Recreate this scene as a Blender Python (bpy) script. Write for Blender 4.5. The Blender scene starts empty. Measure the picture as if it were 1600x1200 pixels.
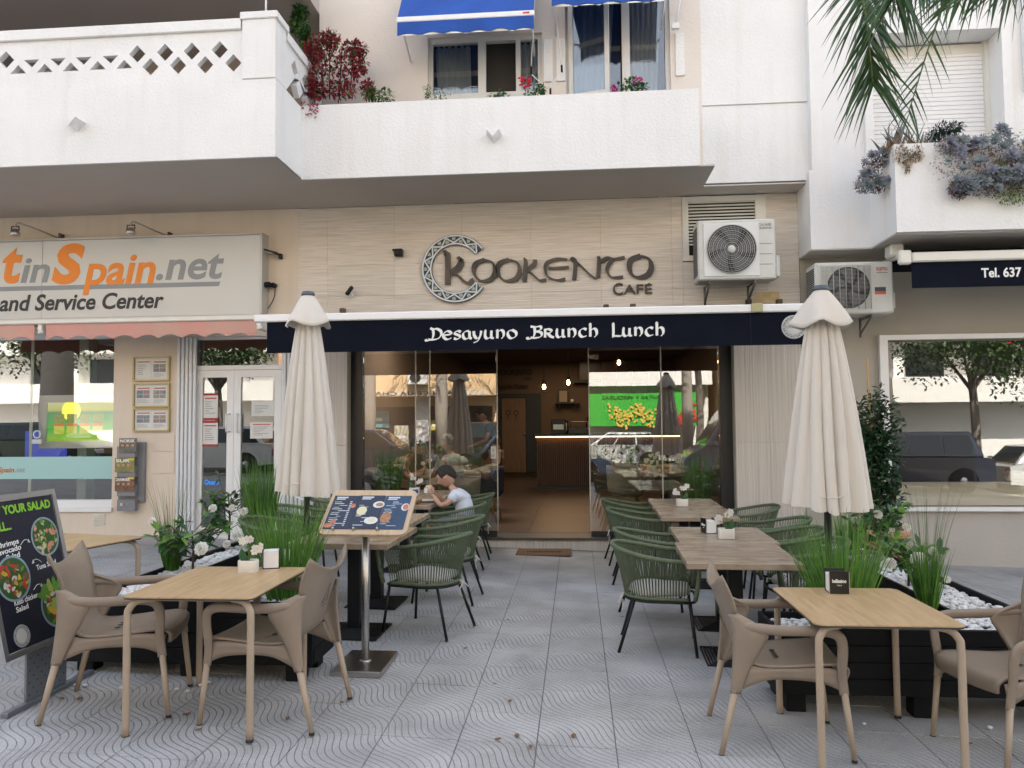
import bpy, math, random
from math import sin, cos, pi, radians
from mathutils import Vector, Matrix, Quaternion
random.seed(7)
SC = bpy.context.scene
COL = SC.collection
# ------------------------------------------------------------- camera
CAM_H = 1.65
YAW, PITCH, ROLL, FPX = radians(4.76), radians(2.96), radians(.48), 1200.0
fw = Vector((-sin(YAW)*cos(PITCH), cos(YAW)*cos(PITCH), sin(PITCH)))
r0 = Vector((cos(YAW), sin(YAW), 0)); u0 = r0.cross(fw)
rt = r0*cos(ROLL)-u0*sin(ROLL); up = u0*cos(ROLL)+r0*sin(ROLL)
cam_d = bpy.data.cameras.new('camera'); cam = bpy.data.objects.new('camera', cam_d); COL.objects.link(cam)
M = Matrix((rt, up, -fw)).transposed().to_4x4(); M.translation = Vector((0, 0, CAM_H))
cam.matrix_world = M
cam_d.sensor_width = 36; cam_d.lens = FPX/1600*36; cam_d.clip_end = 600; cam_d.clip_start = .05
SC.camera = cam
# ------------------------------------------------------------- light
SUN_EL, SUN_AZ = radians(50), radians(14)      # azimuth from +Y towards +X: the sun stands behind the shop building
W = bpy.data.worlds.new('World'); SC.world = W; W.use_nodes = True
nt = W.node_tree; nt.nodes.clear()
wo = nt.nodes.new('ShaderNodeOutputWorld'); bg = nt.nodes.new('ShaderNodeBackground')
sk = nt.nodes.new('ShaderNodeTexSky'); sk.sky_type = 'NISHITA'; sk.sun_disc = False
sk.sun_elevation = SUN_EL; sk.sun_rotation = SUN_AZ; sk.air_density = 1.0; sk.dust_density = 1.6; sk.ozone_density = .6
bg.inputs[1].default_value = .15
hs = nt.nodes.new('ShaderNodeHueSaturation'); hs.inputs['Saturation'].default_value = .50; mxk = nt.nodes.new('ShaderNodeMix'); mxk.data_type = 'RGBA'; mxk.blend_type = 'MULTIPLY'; mxk.inputs[0].default_value = 1; mxk.inputs[7].default_value = (1.03, 1.0, .97, 1)
nt.links.new(sk.outputs[0], hs.inputs['Color']); nt.links.new(hs.outputs[0], mxk.inputs[6]); nt.links.new(mxk.outputs[2], bg.inputs[0]); nt.links.new(bg.outputs[0], wo.inputs[0])
sd = bpy.data.lights.new('sun', 'SUN'); sd.energy = 5.0; sd.angle = radians(.5); sd.color = (1, .94, .84)
sun = bpy.data.objects.new('sun', sd); COL.objects.link(sun)
sv = Vector((sin(SUN_AZ)*cos(SUN_EL), cos(SUN_AZ)*cos(SUN_EL), sin(SUN_EL)))
sun.rotation_euler = sv.to_track_quat('Z', 'Y').to_euler(); sun.location = (0, 40, 60)
SC.view_settings.view_transform = 'Standard'; SC.view_settings.look = 'None'
SC.view_settings.exposure = 1.95; SC.view_settings.gamma = 1; SC.view_settings.use_curve_mapping = False
SC.render.engine = 'CYCLES'
SC.cycles.max_bounces = 8; SC.cycles.diffuse_bounces = 4; SC.cycles.glossy_bounces = 4
SC.cycles.transparent_max_bounces = 24; SC.cycles.transmission_bounces = 4
SC.cycles.use_denoising = True
SC.cycles.sample_clamp_indirect = 6

# ------------------------------------------------------------- helpers
def ray(px, py): return fw+rt*((px-800)/FPX)-up*((py-600)/FPX)
def U(px, py, Y):
    d = ray(px, py); return Vector((0, 0, CAM_H))+d*(Y/d.y)
def gz(x): return -.03*x
def V(*a): return Vector(a)
MATS = {}
def nn(nt, t, **k):
    n = nt.nodes.new(t)
    for a, b in k.items():
        if a.startswith('i_'): n.inputs[int(a[2:]) if a[2:].isdigit() else a[2:].replace('_', ' ')].default_value = b
        else: setattr(n, a, b)
    return n
def rgba(c): return (c[0], c[1], c[2], 1)
def mat(name, col, rough=.6, metal=0, var=.0, vscale=4, bump=0, bscale=60, spec=.5, col2=None, emit=None, es=1, coord='Object', rand=0, stretch=None, sheen=0, trans=0, coat=0, dirt=None, streak=None):
    if name in MATS: return MATS[name]
    m = bpy.data.materials.new(name); m.use_nodes = True; MATS[name] = m
    nt = m.node_tree; b = nt.nodes['Principled BSDF']; L = nt.links.new
    b.inputs['Base Color'].default_value = rgba(col); b.inputs['Roughness'].default_value = rough
    b.inputs['Metallic'].default_value = metal; b.inputs['Specular IOR Level'].default_value = spec
    if coat: b.inputs['Coat Weight'].default_value = coat
    if sheen: b.inputs['Sheen Weight'].default_value = sheen
    tc = nn(nt, 'ShaderNodeTexCoord')
    vec = tc.outputs[coord]
    if coord == 'World': pass
    if stretch:
        mp = nn(nt, 'ShaderNodeMapping'); mp.inputs['Scale'].default_value = stretch
        L(vec, mp.inputs[0]); vec = mp.outputs[0]
    last = None
    if var or col2:
        no = nn(nt, 'ShaderNodeTexNoise'); no.inputs['Scale'].default_value = vscale; no.inputs['Detail'].default_value = 6
        no.inputs['Roughness'].default_value = .62
        L(vec, no.inputs['Vector'])
        rp = nn(nt, 'ShaderNodeMapRange', i_1=.32, i_2=.68); L(no.outputs[0], rp.inputs[0])
        mx = nn(nt, 'ShaderNodeMix', data_type='RGBA')
        c2 = col2 or tuple(max(0, x*(1-var)) for x in col)
        mx.inputs[6].default_value = rgba(col); mx.inputs[7].default_value = rgba(c2)
        L(rp.outputs[0], mx.inputs[0]); last = mx.outputs[2]
    if dirt:     # dirt = (colour, scale, threshold): blotches of wear
        no = nn(nt, 'ShaderNodeTexNoise'); no.inputs['Scale'].default_value = dirt[1]; no.inputs['Detail'].default_value = 9
        no.inputs['Roughness'].default_value = .7; L(vec, no.inputs['Vector'])
        rp = nn(nt, 'ShaderNodeMapRange', i_1=dirt[2], i_2=dirt[2]+.14); L(no.outputs[0], rp.inputs[0])
        mx = nn(nt, 'ShaderNodeMix', data_type='RGBA'); L(rp.outputs[0], mx.inputs[0])
        if last: L(last, mx.inputs[6])
        else: mx.inputs[6].default_value = rgba(col)
        mx.inputs[7].default_value = rgba(dirt[0]); last = mx.outputs[2]
    if streak:   # rain streaks running down the wall
        ge = nn(nt, 'ShaderNodeNewGeometry'); mp2 = nn(nt, 'ShaderNodeMapping'); mp2.inputs['Scale'].default_value = (5, 5, .35); L(ge.outputs['Position'], mp2.inputs[0])
        no = nn(nt, 'ShaderNodeTexNoise'); no.inputs['Scale'].default_value = 1.5; no.inputs['Detail'].default_value = 7; L(mp2.outputs[0], no.inputs['Vector'])
        rp = nn(nt, 'ShaderNodeMapRange', i_1=.50, i_2=.80, i_4=.55); L(no.outputs[0], rp.inputs[0])
        mx = nn(nt, 'ShaderNodeMix', data_type='RGBA'); L(rp.outputs[0], mx.inputs[0])
        if last: L(last, mx.inputs[6])
        else: mx.inputs[6].default_value = rgba(col)
        mx.inputs[7].default_value = rgba(streak); last = mx.outputs[2]
    if rand:
        oi = nn(nt, 'ShaderNodeObjectInfo'); hs = nn(nt, 'ShaderNodeHueSaturation')
        rp = nn(nt, 'ShaderNodeMapRange', i_3=1-rand, i_4=1+rand); L(oi.outputs['Random'], rp.inputs[0]); L(rp.outputs[0], hs.inputs['Value'])
        if last: L(last, hs.inputs['Color'])
        else: hs.inputs['Color'].default_value = rgba(col)
        last = hs.outputs[0]
    if last: L(last, b.inputs['Base Color'])
    if bump:
        no = nn(nt, 'ShaderNodeTexNoise'); no.inputs['Scale'].default_value = bscale; no.inputs['Detail'].default_value = 5
        L(vec, no.inputs['Vector'])
        bp = nn(nt, 'ShaderNodeBump'); bp.inputs['Strength'].default_value = min(1, bump); bp.inputs['Distance'].default_value = .004 if bump <= 1 else .004*bump
        L(no.outputs[0], bp.inputs['Height']); L(bp.outputs[0], b.inputs['Normal'])
    if emit:
        b.inputs['Emission Color'].default_value = rgba(emit); b.inputs['Emission Strength'].default_value = es
    if trans:   # light through a thin leaf or cloth
        tr = nn(nt, 'ShaderNodeBsdfTranslucent'); ms = nn(nt, 'ShaderNodeMixShader'); ms.inputs[0].default_value = trans
        if last: L(last, tr.inputs[0])
        else: tr.inputs[0].default_value = rgba(col)
        L(b.outputs[0], ms.inputs[1]); L(tr.outputs[0], ms.inputs[2]); L(ms.outputs[0], nt.nodes['Material Output'].inputs[0])
    return m
def glass(name, tint=(.8, .82, .8), refl=.5):
    m = bpy.data.materials.new(name); m.use_nodes = True; MATS[name] = m
    nt = m.node_tree; nt.nodes.clear(); L = nt.links.new
    o = nn(nt, 'ShaderNodeOutputMaterial'); t = nn(nt, 'ShaderNodeBsdfTransparent'); t.inputs[0].default_value = rgba(tint)
    g = nn(nt, 'ShaderNodeBsdfGlossy'); g.inputs['Roughness'].default_value = .0; g.inputs[0].default_value = (1, 1, 1, 1)
    f = nn(nt, 'ShaderNodeFresnel'); f.inputs[0].default_value = 1.5
    mr = nn(nt, 'ShaderNodeMapRange', i_1=0, i_2=1, i_3=refl, i_4=1.0); L(f.outputs[0], mr.inputs[0])
    no = nn(nt, 'ShaderNodeTexNoise'); no.inputs['Scale'].default_value = 1.3; tc = nn(nt, 'ShaderNodeTexCoord'); L(tc.outputs['Object'], no.inputs['Vector'])
    bp = nn(nt, 'ShaderNodeBump'); bp.inputs['Strength'].default_value = .007; bp.inputs['Distance'].default_value = .05
    L(no.outputs[0], bp.inputs['Height']); L(bp.outputs[0], g.inputs['Normal'])
    ms = nn(nt, 'ShaderNodeMixShader'); L(mr.outputs[0], ms.inputs[0]); L(t.outputs[0], ms.inputs[1]); L(g.outputs[0], ms.inputs[2]); L(ms.outputs[0], o.inputs[0])
    return m

class MB:
    """collects shapes and links them as ONE mesh object"""
    def __init__(s): s.v = []; s.f = []; s.m = []; s.sm = []; s.mats = []
    def mi(s, m):
        if m not in s.mats: s.mats.append(m)
        return s.mats.index(m)
    def add(s, vs, fs, m=None, smooth=False):
        o = len(s.v); s.v += [tuple(x) for x in vs]; k = s.mi(m)
        for f in fs: s.f.append([i+o for i in f]); s.m.append(k); s.sm.append(smooth)
        return s
    def box(s, a, b, m=None, rot=None, bev=0):
        x0, y0, z0 = a; x1, y1, z1 = b
        if bev:
            c = ((x0+x1)/2, (y0+y1)/2, (z0+z1)/2); h = ((x1-x0)/2, (y1-y0)/2, (z1-z0)/2); e = min(bev, *[q*.49 for q in h])
            vs = []; idx = {}
            for sx in (-1, 1):
                for sy in (-1, 1):
                    for sz in (-1, 1):
                        for ax in range(3):
                            q = [h[0]-e, h[1]-e, h[2]-e]; q[ax] = h[ax]
                            idx[(sx, sy, sz, ax)] = len(vs); vs.append(Vector((c[0]+sx*q[0], c[1]+sy*q[1], c[2]+sz*q[2])))
            fs = []
            for ax in range(3):
                o1, o2 = [i for i in range(3) if i != ax]
                for sg in (-1, 1):
                    lp = []
                    for p, q in ((-1, -1), (1, -1), (1, 1), (-1, 1)):
                        k = [0, 0, 0]; k[ax] = sg; k[o1] = p; k[o2] = q; lp.append(idx[(k[0], k[1], k[2], ax)])
                    if (sg > 0) != (ax != 1): lp.reverse()
                    fs.append(lp)
                # edges along ax
                for p in (-1, 1):
                    for q in (-1, 1):
                        lp = []
                        for sg, a2 in ((-1, o1), (1, o1), (1, o2), (-1, o2)):
                            k = [0, 0, 0]; k[ax] = sg; k[o1] = p; k[o2] = q; lp.append(idx[(k[0], k[1], k[2], a2)])
                        fs.append(lp)
            for sx in (-1, 1):
                for sy in (-1, 1):
                    for sz in (-1, 1): fs.append([idx[(sx, sy, sz, a2)] for a2 in range(3)])
            # make normals point outward
            out = []
            for f in fs:
                p = [vs[i] for i in f]; n = (p[1]-p[0]).cross(p[2]-p[0]); ce = sum(p, Vector())/len(p)-Vector(c)
                out.append(f if n.dot(ce) > 0 else f[::-1])
            fs = out
        else:
            vs = [Vector(p) for p in ((x0, y0, z0), (x1, y0, z0), (x1, y1, z0), (x0, y1, z0), (x0, y0, z1), (x1, y0, z1), (x1, y1, z1), (x0, y1, z1))]
            fs = [(0, 3, 2, 1), (4, 5, 6, 7), (0, 1, 5, 4), (1, 2, 6, 5), (2, 3, 7, 6), (3, 0, 4, 7)]
        if rot is not None: vs = [rot @ v for v in vs]
        return s.add(vs, fs, m)
    def tube(s, pts, r, n=8, m=None, caps=True, flat=1.0, upv=None, closed=False, smooth=True):
        pts = [Vector(p) for p in pts]; N = len(pts)
        rs = r if isinstance(r, (list, tuple)) else [r]*N
        vs = []; ref = Vector(upv) if upv else None; prev = None
        for i, p in enumerate(pts):
            if closed: t = (pts[(i+1) % N]-pts[i-1]).normalized()
            else: t = (pts[min(i+1, N-1)]-pts[max(i-1, 0)]).normalized()
            if ref is not None: a = t.cross(ref)
            elif prev is None: a = t.cross(Vector((0, 0, 1)) if abs(t.z) < .9 else Vector((1, 0, 0)))
            else: a = prev-t*prev.dot(t)
            a = a.normalized() if a.length > 1e-6 else Vector((1, 0, 0)); prev = a; b = t.cross(a)
            for k in range(n):
                th = 2*pi*k/n; vs.append(p+a*(rs[i]*cos(th))+b*(rs[i]*flat*sin(th)))
        fs = []
        for i in range(N if closed else N-1):
            for k in range(n):
                j = (i+1) % N; fs.append((i*n+k, i*n+(k+1) % n, j*n+(k+1) % n, j*n+k))
        s.add(vs, fs, m, smooth)
        if caps and not closed:
            o = len(s.v)-len(vs); k = s.mi(m)
            s.f.append([o+i for i in range(n)][::-1]); s.m.append(k); s.sm.append(False)
            s.f.append([o+(N-1)*n+i for i in range(n)]); s.m.append(k); s.sm.append(False)
        return s
    def lathe(s, prof, n=24, c=(0, 0, 0), m=None, sx=1, sy=1, smooth=True, ax=None):
        vs = []; fs = []
        for r, z in prof:
            for k in range(n):
                th = 2*pi*k/n; p = Vector((r*cos(th)*sx, r*sin(th)*sy, z)); 
                if ax: p = ax @ p
                vs.append(p+Vector(c))
        P = len(prof)
        for i in range(P-1):
            for k in range(n): fs.append((i*n+k, i*n+(k+1) % n, (i+1)*n+(k+1) % n, (i+1)*n+k))
        s.add(vs, fs, m, smooth); o = len(s.v)-len(vs); kk = s.mi(m)
        if max(q[1] for q in prof)-min(q[1] for q in prof) < 1e-6: return s
        if prof[0][0] > 1e-4: s.f.append([o+i for i in range(n)][::-1]); s.m.append(kk); s.sm.append(False)
        if prof[-1][0] > 1e-4: s.f.append([o+(P-1)*n+i for i in range(n)]); s.m.append(kk); s.sm.append(False)
        return s
    def grid(s, fn, nu, nv, m=None, smooth=True, closeu=False):
        vs = [Vector(fn(i/nu, j/nv)) for j in range(nv+1) for i in range(nu+1)]
        fs = [(j*(nu+1)+i, j*(nu+1)+i+1, (j+1)*(nu+1)+i+1, (j+1)*(nu+1)+i) for j in range(nv) for i in range(nu)]
        return s.add(vs, fs, m, smooth)
    def prism(s, poly, d, m=None, T=None):
        """poly: 2D outline (x,z) counter-clockwise seen from -Y, extruded along +Y by d; T maps points"""
        n = len(poly); T = T or (lambda p: p)
        vs = [T(Vector((x, 0, z))) for x, z in poly]+[T(Vector((x, d, z))) for x, z in poly]
        fs = [tuple(range(n)), tuple(range(2*n-1, n-1, -1))]+[(i, i+n, (i+1) % n+n, (i+1) % n) for i in range(n)]
        return s.add(vs, fs, m)
    def mesh(s, name):
        me = bpy.data.meshes.new(name); me.from_pydata(s.v, [], s.f)
        for m in s.mats:
            if m: me.materials.append(m)
        if me.polygons:
            me.polygons.foreach_set('material_index', s.m); me.polygons.foreach_set('use_smooth', s.sm)
        me.update(); return me
    def build(s, name, mt=None, parent=None, loc=None, rot=None):
        if mt: s.mats = [mt if q is None else q for q in s.mats] or [mt]
        return link(name, s.mesh(name), parent, loc, rot)
def link(name, me, parent=None, loc=None, rot=None):
    o = bpy.data.objects.new(name, me); COL.objects.link(o)
    if parent: o.parent = parent
    if loc is not None: o.location = loc
    if rot is not None: o.rotation_euler = rot
    return o
def thing(name, label, cat, loc=(0, 0, 0), rz=0, group=None):
    o = bpy.data.objects.new(name, None); COL.objects.link(o); o.empty_display_size = .1
    o.location = loc; o.rotation_euler = (0, 0, rz); o['label'] = label; o['category'] = cat
    if group: o['group'] = group
    return o
def tag(o, label, cat, group=None):
    o['label'] = label; o['category'] = cat
    if group: o['group'] = group
    return o
def struct(o): o['kind'] = 'structure'; return o
def stuff(o): o['kind'] = 'stuff'; return o
def kids(o): return [c for c in list(bpy.data.objects) if c.parent == o]
def dup(root, loc, rz, label, group=None, sc=None):
    r = root.copy(); COL.objects.link(r); r.location = loc; r.rotation_euler = (0, 0, rz); r['label'] = label
    if group: r['group'] = group
    if sc: r.scale = (sc, sc, sc)
    for ch in root['_k']:
        c = bpy.data.objects[ch].copy(); COL.objects.link(c); c.parent = r
        for g in bpy.data.objects[ch].get('_k', []):
            d = bpy.data.objects[g].copy(); COL.objects.link(d); d.parent = c
    return r
def seal(root):
    ks = kids(root); root['_k'] = [c.name for c in ks]
    for c in ks:
        g = kids(c)
        if g: c['_k'] = [x.name for x in g]
    return root
def unseal():
    for o in bpy.data.objects:
        if '_k' in o: del o['_k']
def solid(o, t, off=0, sub=0):
    if sub:
        m = o.modifiers.new('s', 'SUBSURF'); m.levels = sub; m.render_levels = sub
    m = o.modifiers.new('t', 'SOLIDIFY'); m.thickness = t; m.offset = off
    return o
def bez(pts, n=8):
    """Catmull-Rom through points"""
    P = [Vector(p) for p in pts]; out = []
    for i in range(len(P)-1):
        a = P[max(i-1, 0)]; b = P[i]; c = P[i+1]; d = P[min(i+2, len(P)-1)]
        for k in range(n):
            t = k/n; out.append(.5*((2*b)+(c-a)*t+(2*a-5*b+4*c-d)*t*t+(3*b-a-3*c+d)*t**3))
    out.append(P[-1]); return out
_dg = None
def text(s, x0, x1, z0, h, y, mt, parent, name='lettering', ext=.002, bold=0, shear=0, space=1, T=None):
    """lettering fitted into x0..x1, baseline z0, height h of the tallest letter, facing -Y at depth y"""
    cu = bpy.data.curves.new('t', 'FONT'); cu.body = s; cu.size = 1; cu.extrude = .01; cu.offset = bold; cu.shear = shear; cu.space_character = space
    cu.resolution_u = 4
    o = bpy.data.objects.new('t', cu); COL.objects.link(o)
    dg = bpy.context.evaluated_depsgraph_get(); me = bpy.data.meshes.new_from_object(o.evaluated_get(dg))
    bpy.data.objects.remove(o); bpy.data.curves.remove(cu)
    xs = [v.co.x for v in me.vertices]; ys = [v.co.y for v in me.vertices]; ax, bx, ay, by = min(xs), max(xs), min(ys), max(ys)
    desc = any(c in 'gjpqy,' for c in s); base = 0
    sx = (x1-x0)/(bx-ax); sz = h/(by-base)
    for v in me.vertices:
        X, Y, Z = v.co
        p = Vector((x0+(X-ax)*sx, y-ext*(1 if Z > 0 else 0), z0+(Y-base)*sz)); v.co = T(p) if T else p
    me.materials.clear(); me.materials.append(mt); me.name = name; me.update()
    return link(name, me, parent)
def pen(strokes, w, nib, y, dep, mt, name, parent, T, tmin=.18, closedset=(), round_=6):
    """broad-nib letters: each stroke is a smooth path; T maps drawing units to world, w in world metres"""
    b = MB()
    for si, st in enumerate(strokes):
        P = bez([T(*p) for p in st], 6); n = len(P); L = []; R = []
        for i, p in enumerate(P):
            t = P[min(i+1, n-1)]-P[max(i-1, 0)]; t = Vector((t.x, t.z)).normalized()
            th = math.atan2(t.y, t.x); hw = w/2*max(tmin, abs(sin(th-nib))); nr = Vector((-t.y, t.x))*hw
            L.append((p.x+nr.x, p.z+nr.y)); R.append((p.x-nr.x, p.z-nr.y))
        yy = y-si*.0007; d = dep+si*.0007
        vs = []
        for q in (L, R):
            vs += [(a, yy-dep, c) for a, c in q]
        for q in (L, R): vs += [(a, yy, c) for a, c in q]
        fs = []
        for i in range(n-1):
            fs += [(i, n+i, n+i+1, i+1), (2*n+i, 2*n+i+1, 3*n+i+1, 3*n+i), (i, i+1, 2*n+i+1, 2*n+i), (n+i, 3*n+i, 3*n+i+1, n+i+1)]
        fs += [(0, 2*n, 3*n, n), (n-1, 2*n-1, 4*n-1, 3*n-1)]
        b.add(vs, fs)
    return b.build(name, mt, parent)

# ------------------------------------------------------------- materials
WHITE = mat('white render', (.79, .785, .775), .85, var=.06, vscale=1.2, bump=1.6, bscale=34, coord='Object', dirt=((.66, .62, .56), 1.4, .64), streak=(.70, .665, .61))
SOFFIT = mat('shaded soffit white', (.56, .515, .46), .9, var=.08, vscale=.8, bump=.5, bscale=30)  # white paint whose shade is put into this darker warm grey
CREAM = mat('cream wall', (.70, .60, .49), .85, var=.06, vscale=1.5, bump=.7, bscale=40, dirt=((.55, .45, .35), 2.2, .64), streak=(.58, .48, .38))
GREYW = mat('grey beige wall', (.42, .385, .325), .85, var=.07, vscale=1.2, bump=.6, bscale=40)
GREYW2 = mat('right plinth wall', (.45, .42, .385), .85, var=.07, vscale=1.2, bump=.8, bscale=30, dirt=((.33, .31, .28), 2, .64))
def ribbed(name, col, col2, horiz=True, sc=40):
    m = mat(name, col, .75); nt = m.node_tree; L = nt.links.new; b = nt.nodes['Principled BSDF']
    g = nn(nt, 'ShaderNodeNewGeometry'); mp = nn(nt, 'ShaderNodeMapping')
    mp.inputs['Scale'].default_value = (1.2, 1, sc) if horiz else (sc, sc, .35); L(g.outputs['Position'], mp.inputs[0])
    no = nn(nt, 'ShaderNodeTexNoise'); no.inputs['Scale'].default_value = 1.6; no.inputs['Detail'].default_value = 3; L(mp.outputs[0], no.inputs['Vector'])
    rp = nn(nt, 'ShaderNodeMapRange', i_1=.38, i_2=.62); L(no.outputs[0], rp.inputs[0])
    mx = nn(nt, 'ShaderNodeMix', data_type='RGBA'); mx.inputs[6].default_value = rgba(col); mx.inputs[7].default_value = rgba(col2); L(rp.outputs[0], mx.inputs[0])
    oi = nn(nt, 'ShaderNodeObjectInfo'); hs = nn(nt, 'ShaderNodeHueSaturation'); r2 = nn(nt, 'ShaderNodeMapRange', i_3=.955, i_4=1.03)
    L(oi.outputs['Random'], r2.inputs[0]); L(r2.outputs[0], hs.inputs['Value']); L(mx.outputs[2], hs.inputs['Color']); L(hs.outputs[0], b.inputs['Base Color'])
    bp = nn(nt, 'ShaderNodeBump'); bp.inputs['Strength'].default_value = .9; bp.inputs['Distance'].default_value = .003
    L(rp.outputs[0], bp.inputs['Height']); L(bp.outputs[0], b.inputs['Normal'])
    return m
CLAD = ribbed('ribbed stone cladding', (.74, .67, .585), (.62, .545, .46))
CLADV = ribbed('upright ribbed cladding', (.66, .61, .545), (.55, .50, .44), False, 34)
BLACKM = mat('black metal', (.010, .010, .011), .45, spec=.3, bump=.2, bscale=80)
BLACKP = mat('black frame paint', (.022, .022, .024), .38)
WHITEM = mat('white painted metal', (.78, .78, .77), .35, var=.04, vscale=3)
CREAMM = mat('cream pvc', (.72, .70, .63), .4, var=.06, vscale=5)
STEEL = mat('brushed steel', (.50, .48, .45), .28, 1, var=.15, vscale=6, stretch=(1, 1, 12), bump=.15)
STEELD = mat('dark steel', (.17, .165, .16), .3, 1, var=.5, vscale=6)
ALU = mat('aluminium', (.55, .56, .58), .35, .9, var=.08)
DARK = mat('dark void', (.012, .012, .013), .8)
NAVY = mat('navy awning cloth', (.007, .009, .018), .9, spec=.12, var=.3, vscale=2, bump=.5, bscale=300)
BLUE = mat('blue awning cloth', (.012, .085, .42), .75, var=.3, vscale=2.5, bump=.5, bscale=30, trans=.06)
PINK = mat('faded pink cloth', (.62, .27, .235), .85, col2=(.53, .33, .26), vscale=2.6, bump=.4, bscale=200, dirt=((.42, .22, .16), 5, .63))
LETW = mat('white print', (.80, .80, .77), .6)
GLASS = glass('shop glass', (.985, .985, .97), .095)
GLASSD = glass('dark shop glass', (.82, .84, .82), .11)
GLASSC = glass('clear glass', (.93, .94, .93), .05)
RUBBER = mat('black rubber', (.02, .02, .02), .7)
# ============================================================= ground
def ground_sheet(name, x0, x1, y0, y1, dz, m, nx=2):
    b = MB(); b.add([(x0, y0, gz(x0)+dz), (x1, y0, gz(x1)+dz), (x1, y1, gz(x1)+dz), (x0, y1, gz(x0)+dz)], [(0, 1, 2, 3)])
    return struct(b.build(name, m))
ASPH = mat('asphalt', (.055, .055, .056), .85, var=.25, vscale=6, bump=1, bscale=120)
ground_sheet('road', -120, 120, -120, -1.2, -.14, ASPH)
MORT = mat('joint dirt', (.22, .205, .18), .95, var=.4, vscale=9, bump=.6)
pv = MB(); X0, X1 = -30, 30
def pz(x, d): return gz(x)+d
vs = []
for x in (X0, X1): vs += [(x, -1.2, pz(x, -.14)), (x, -1.2, pz(x, -.006)), (x, 10.3, pz(x, -.006)), (x, 10.3, pz(x, -.14))]
pv.add(vs, [(0, 4, 5, 1), (1, 5, 6, 2), (2, 6, 7, 3)])
pave = struct(pv.build('pavement', MORT))
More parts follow.
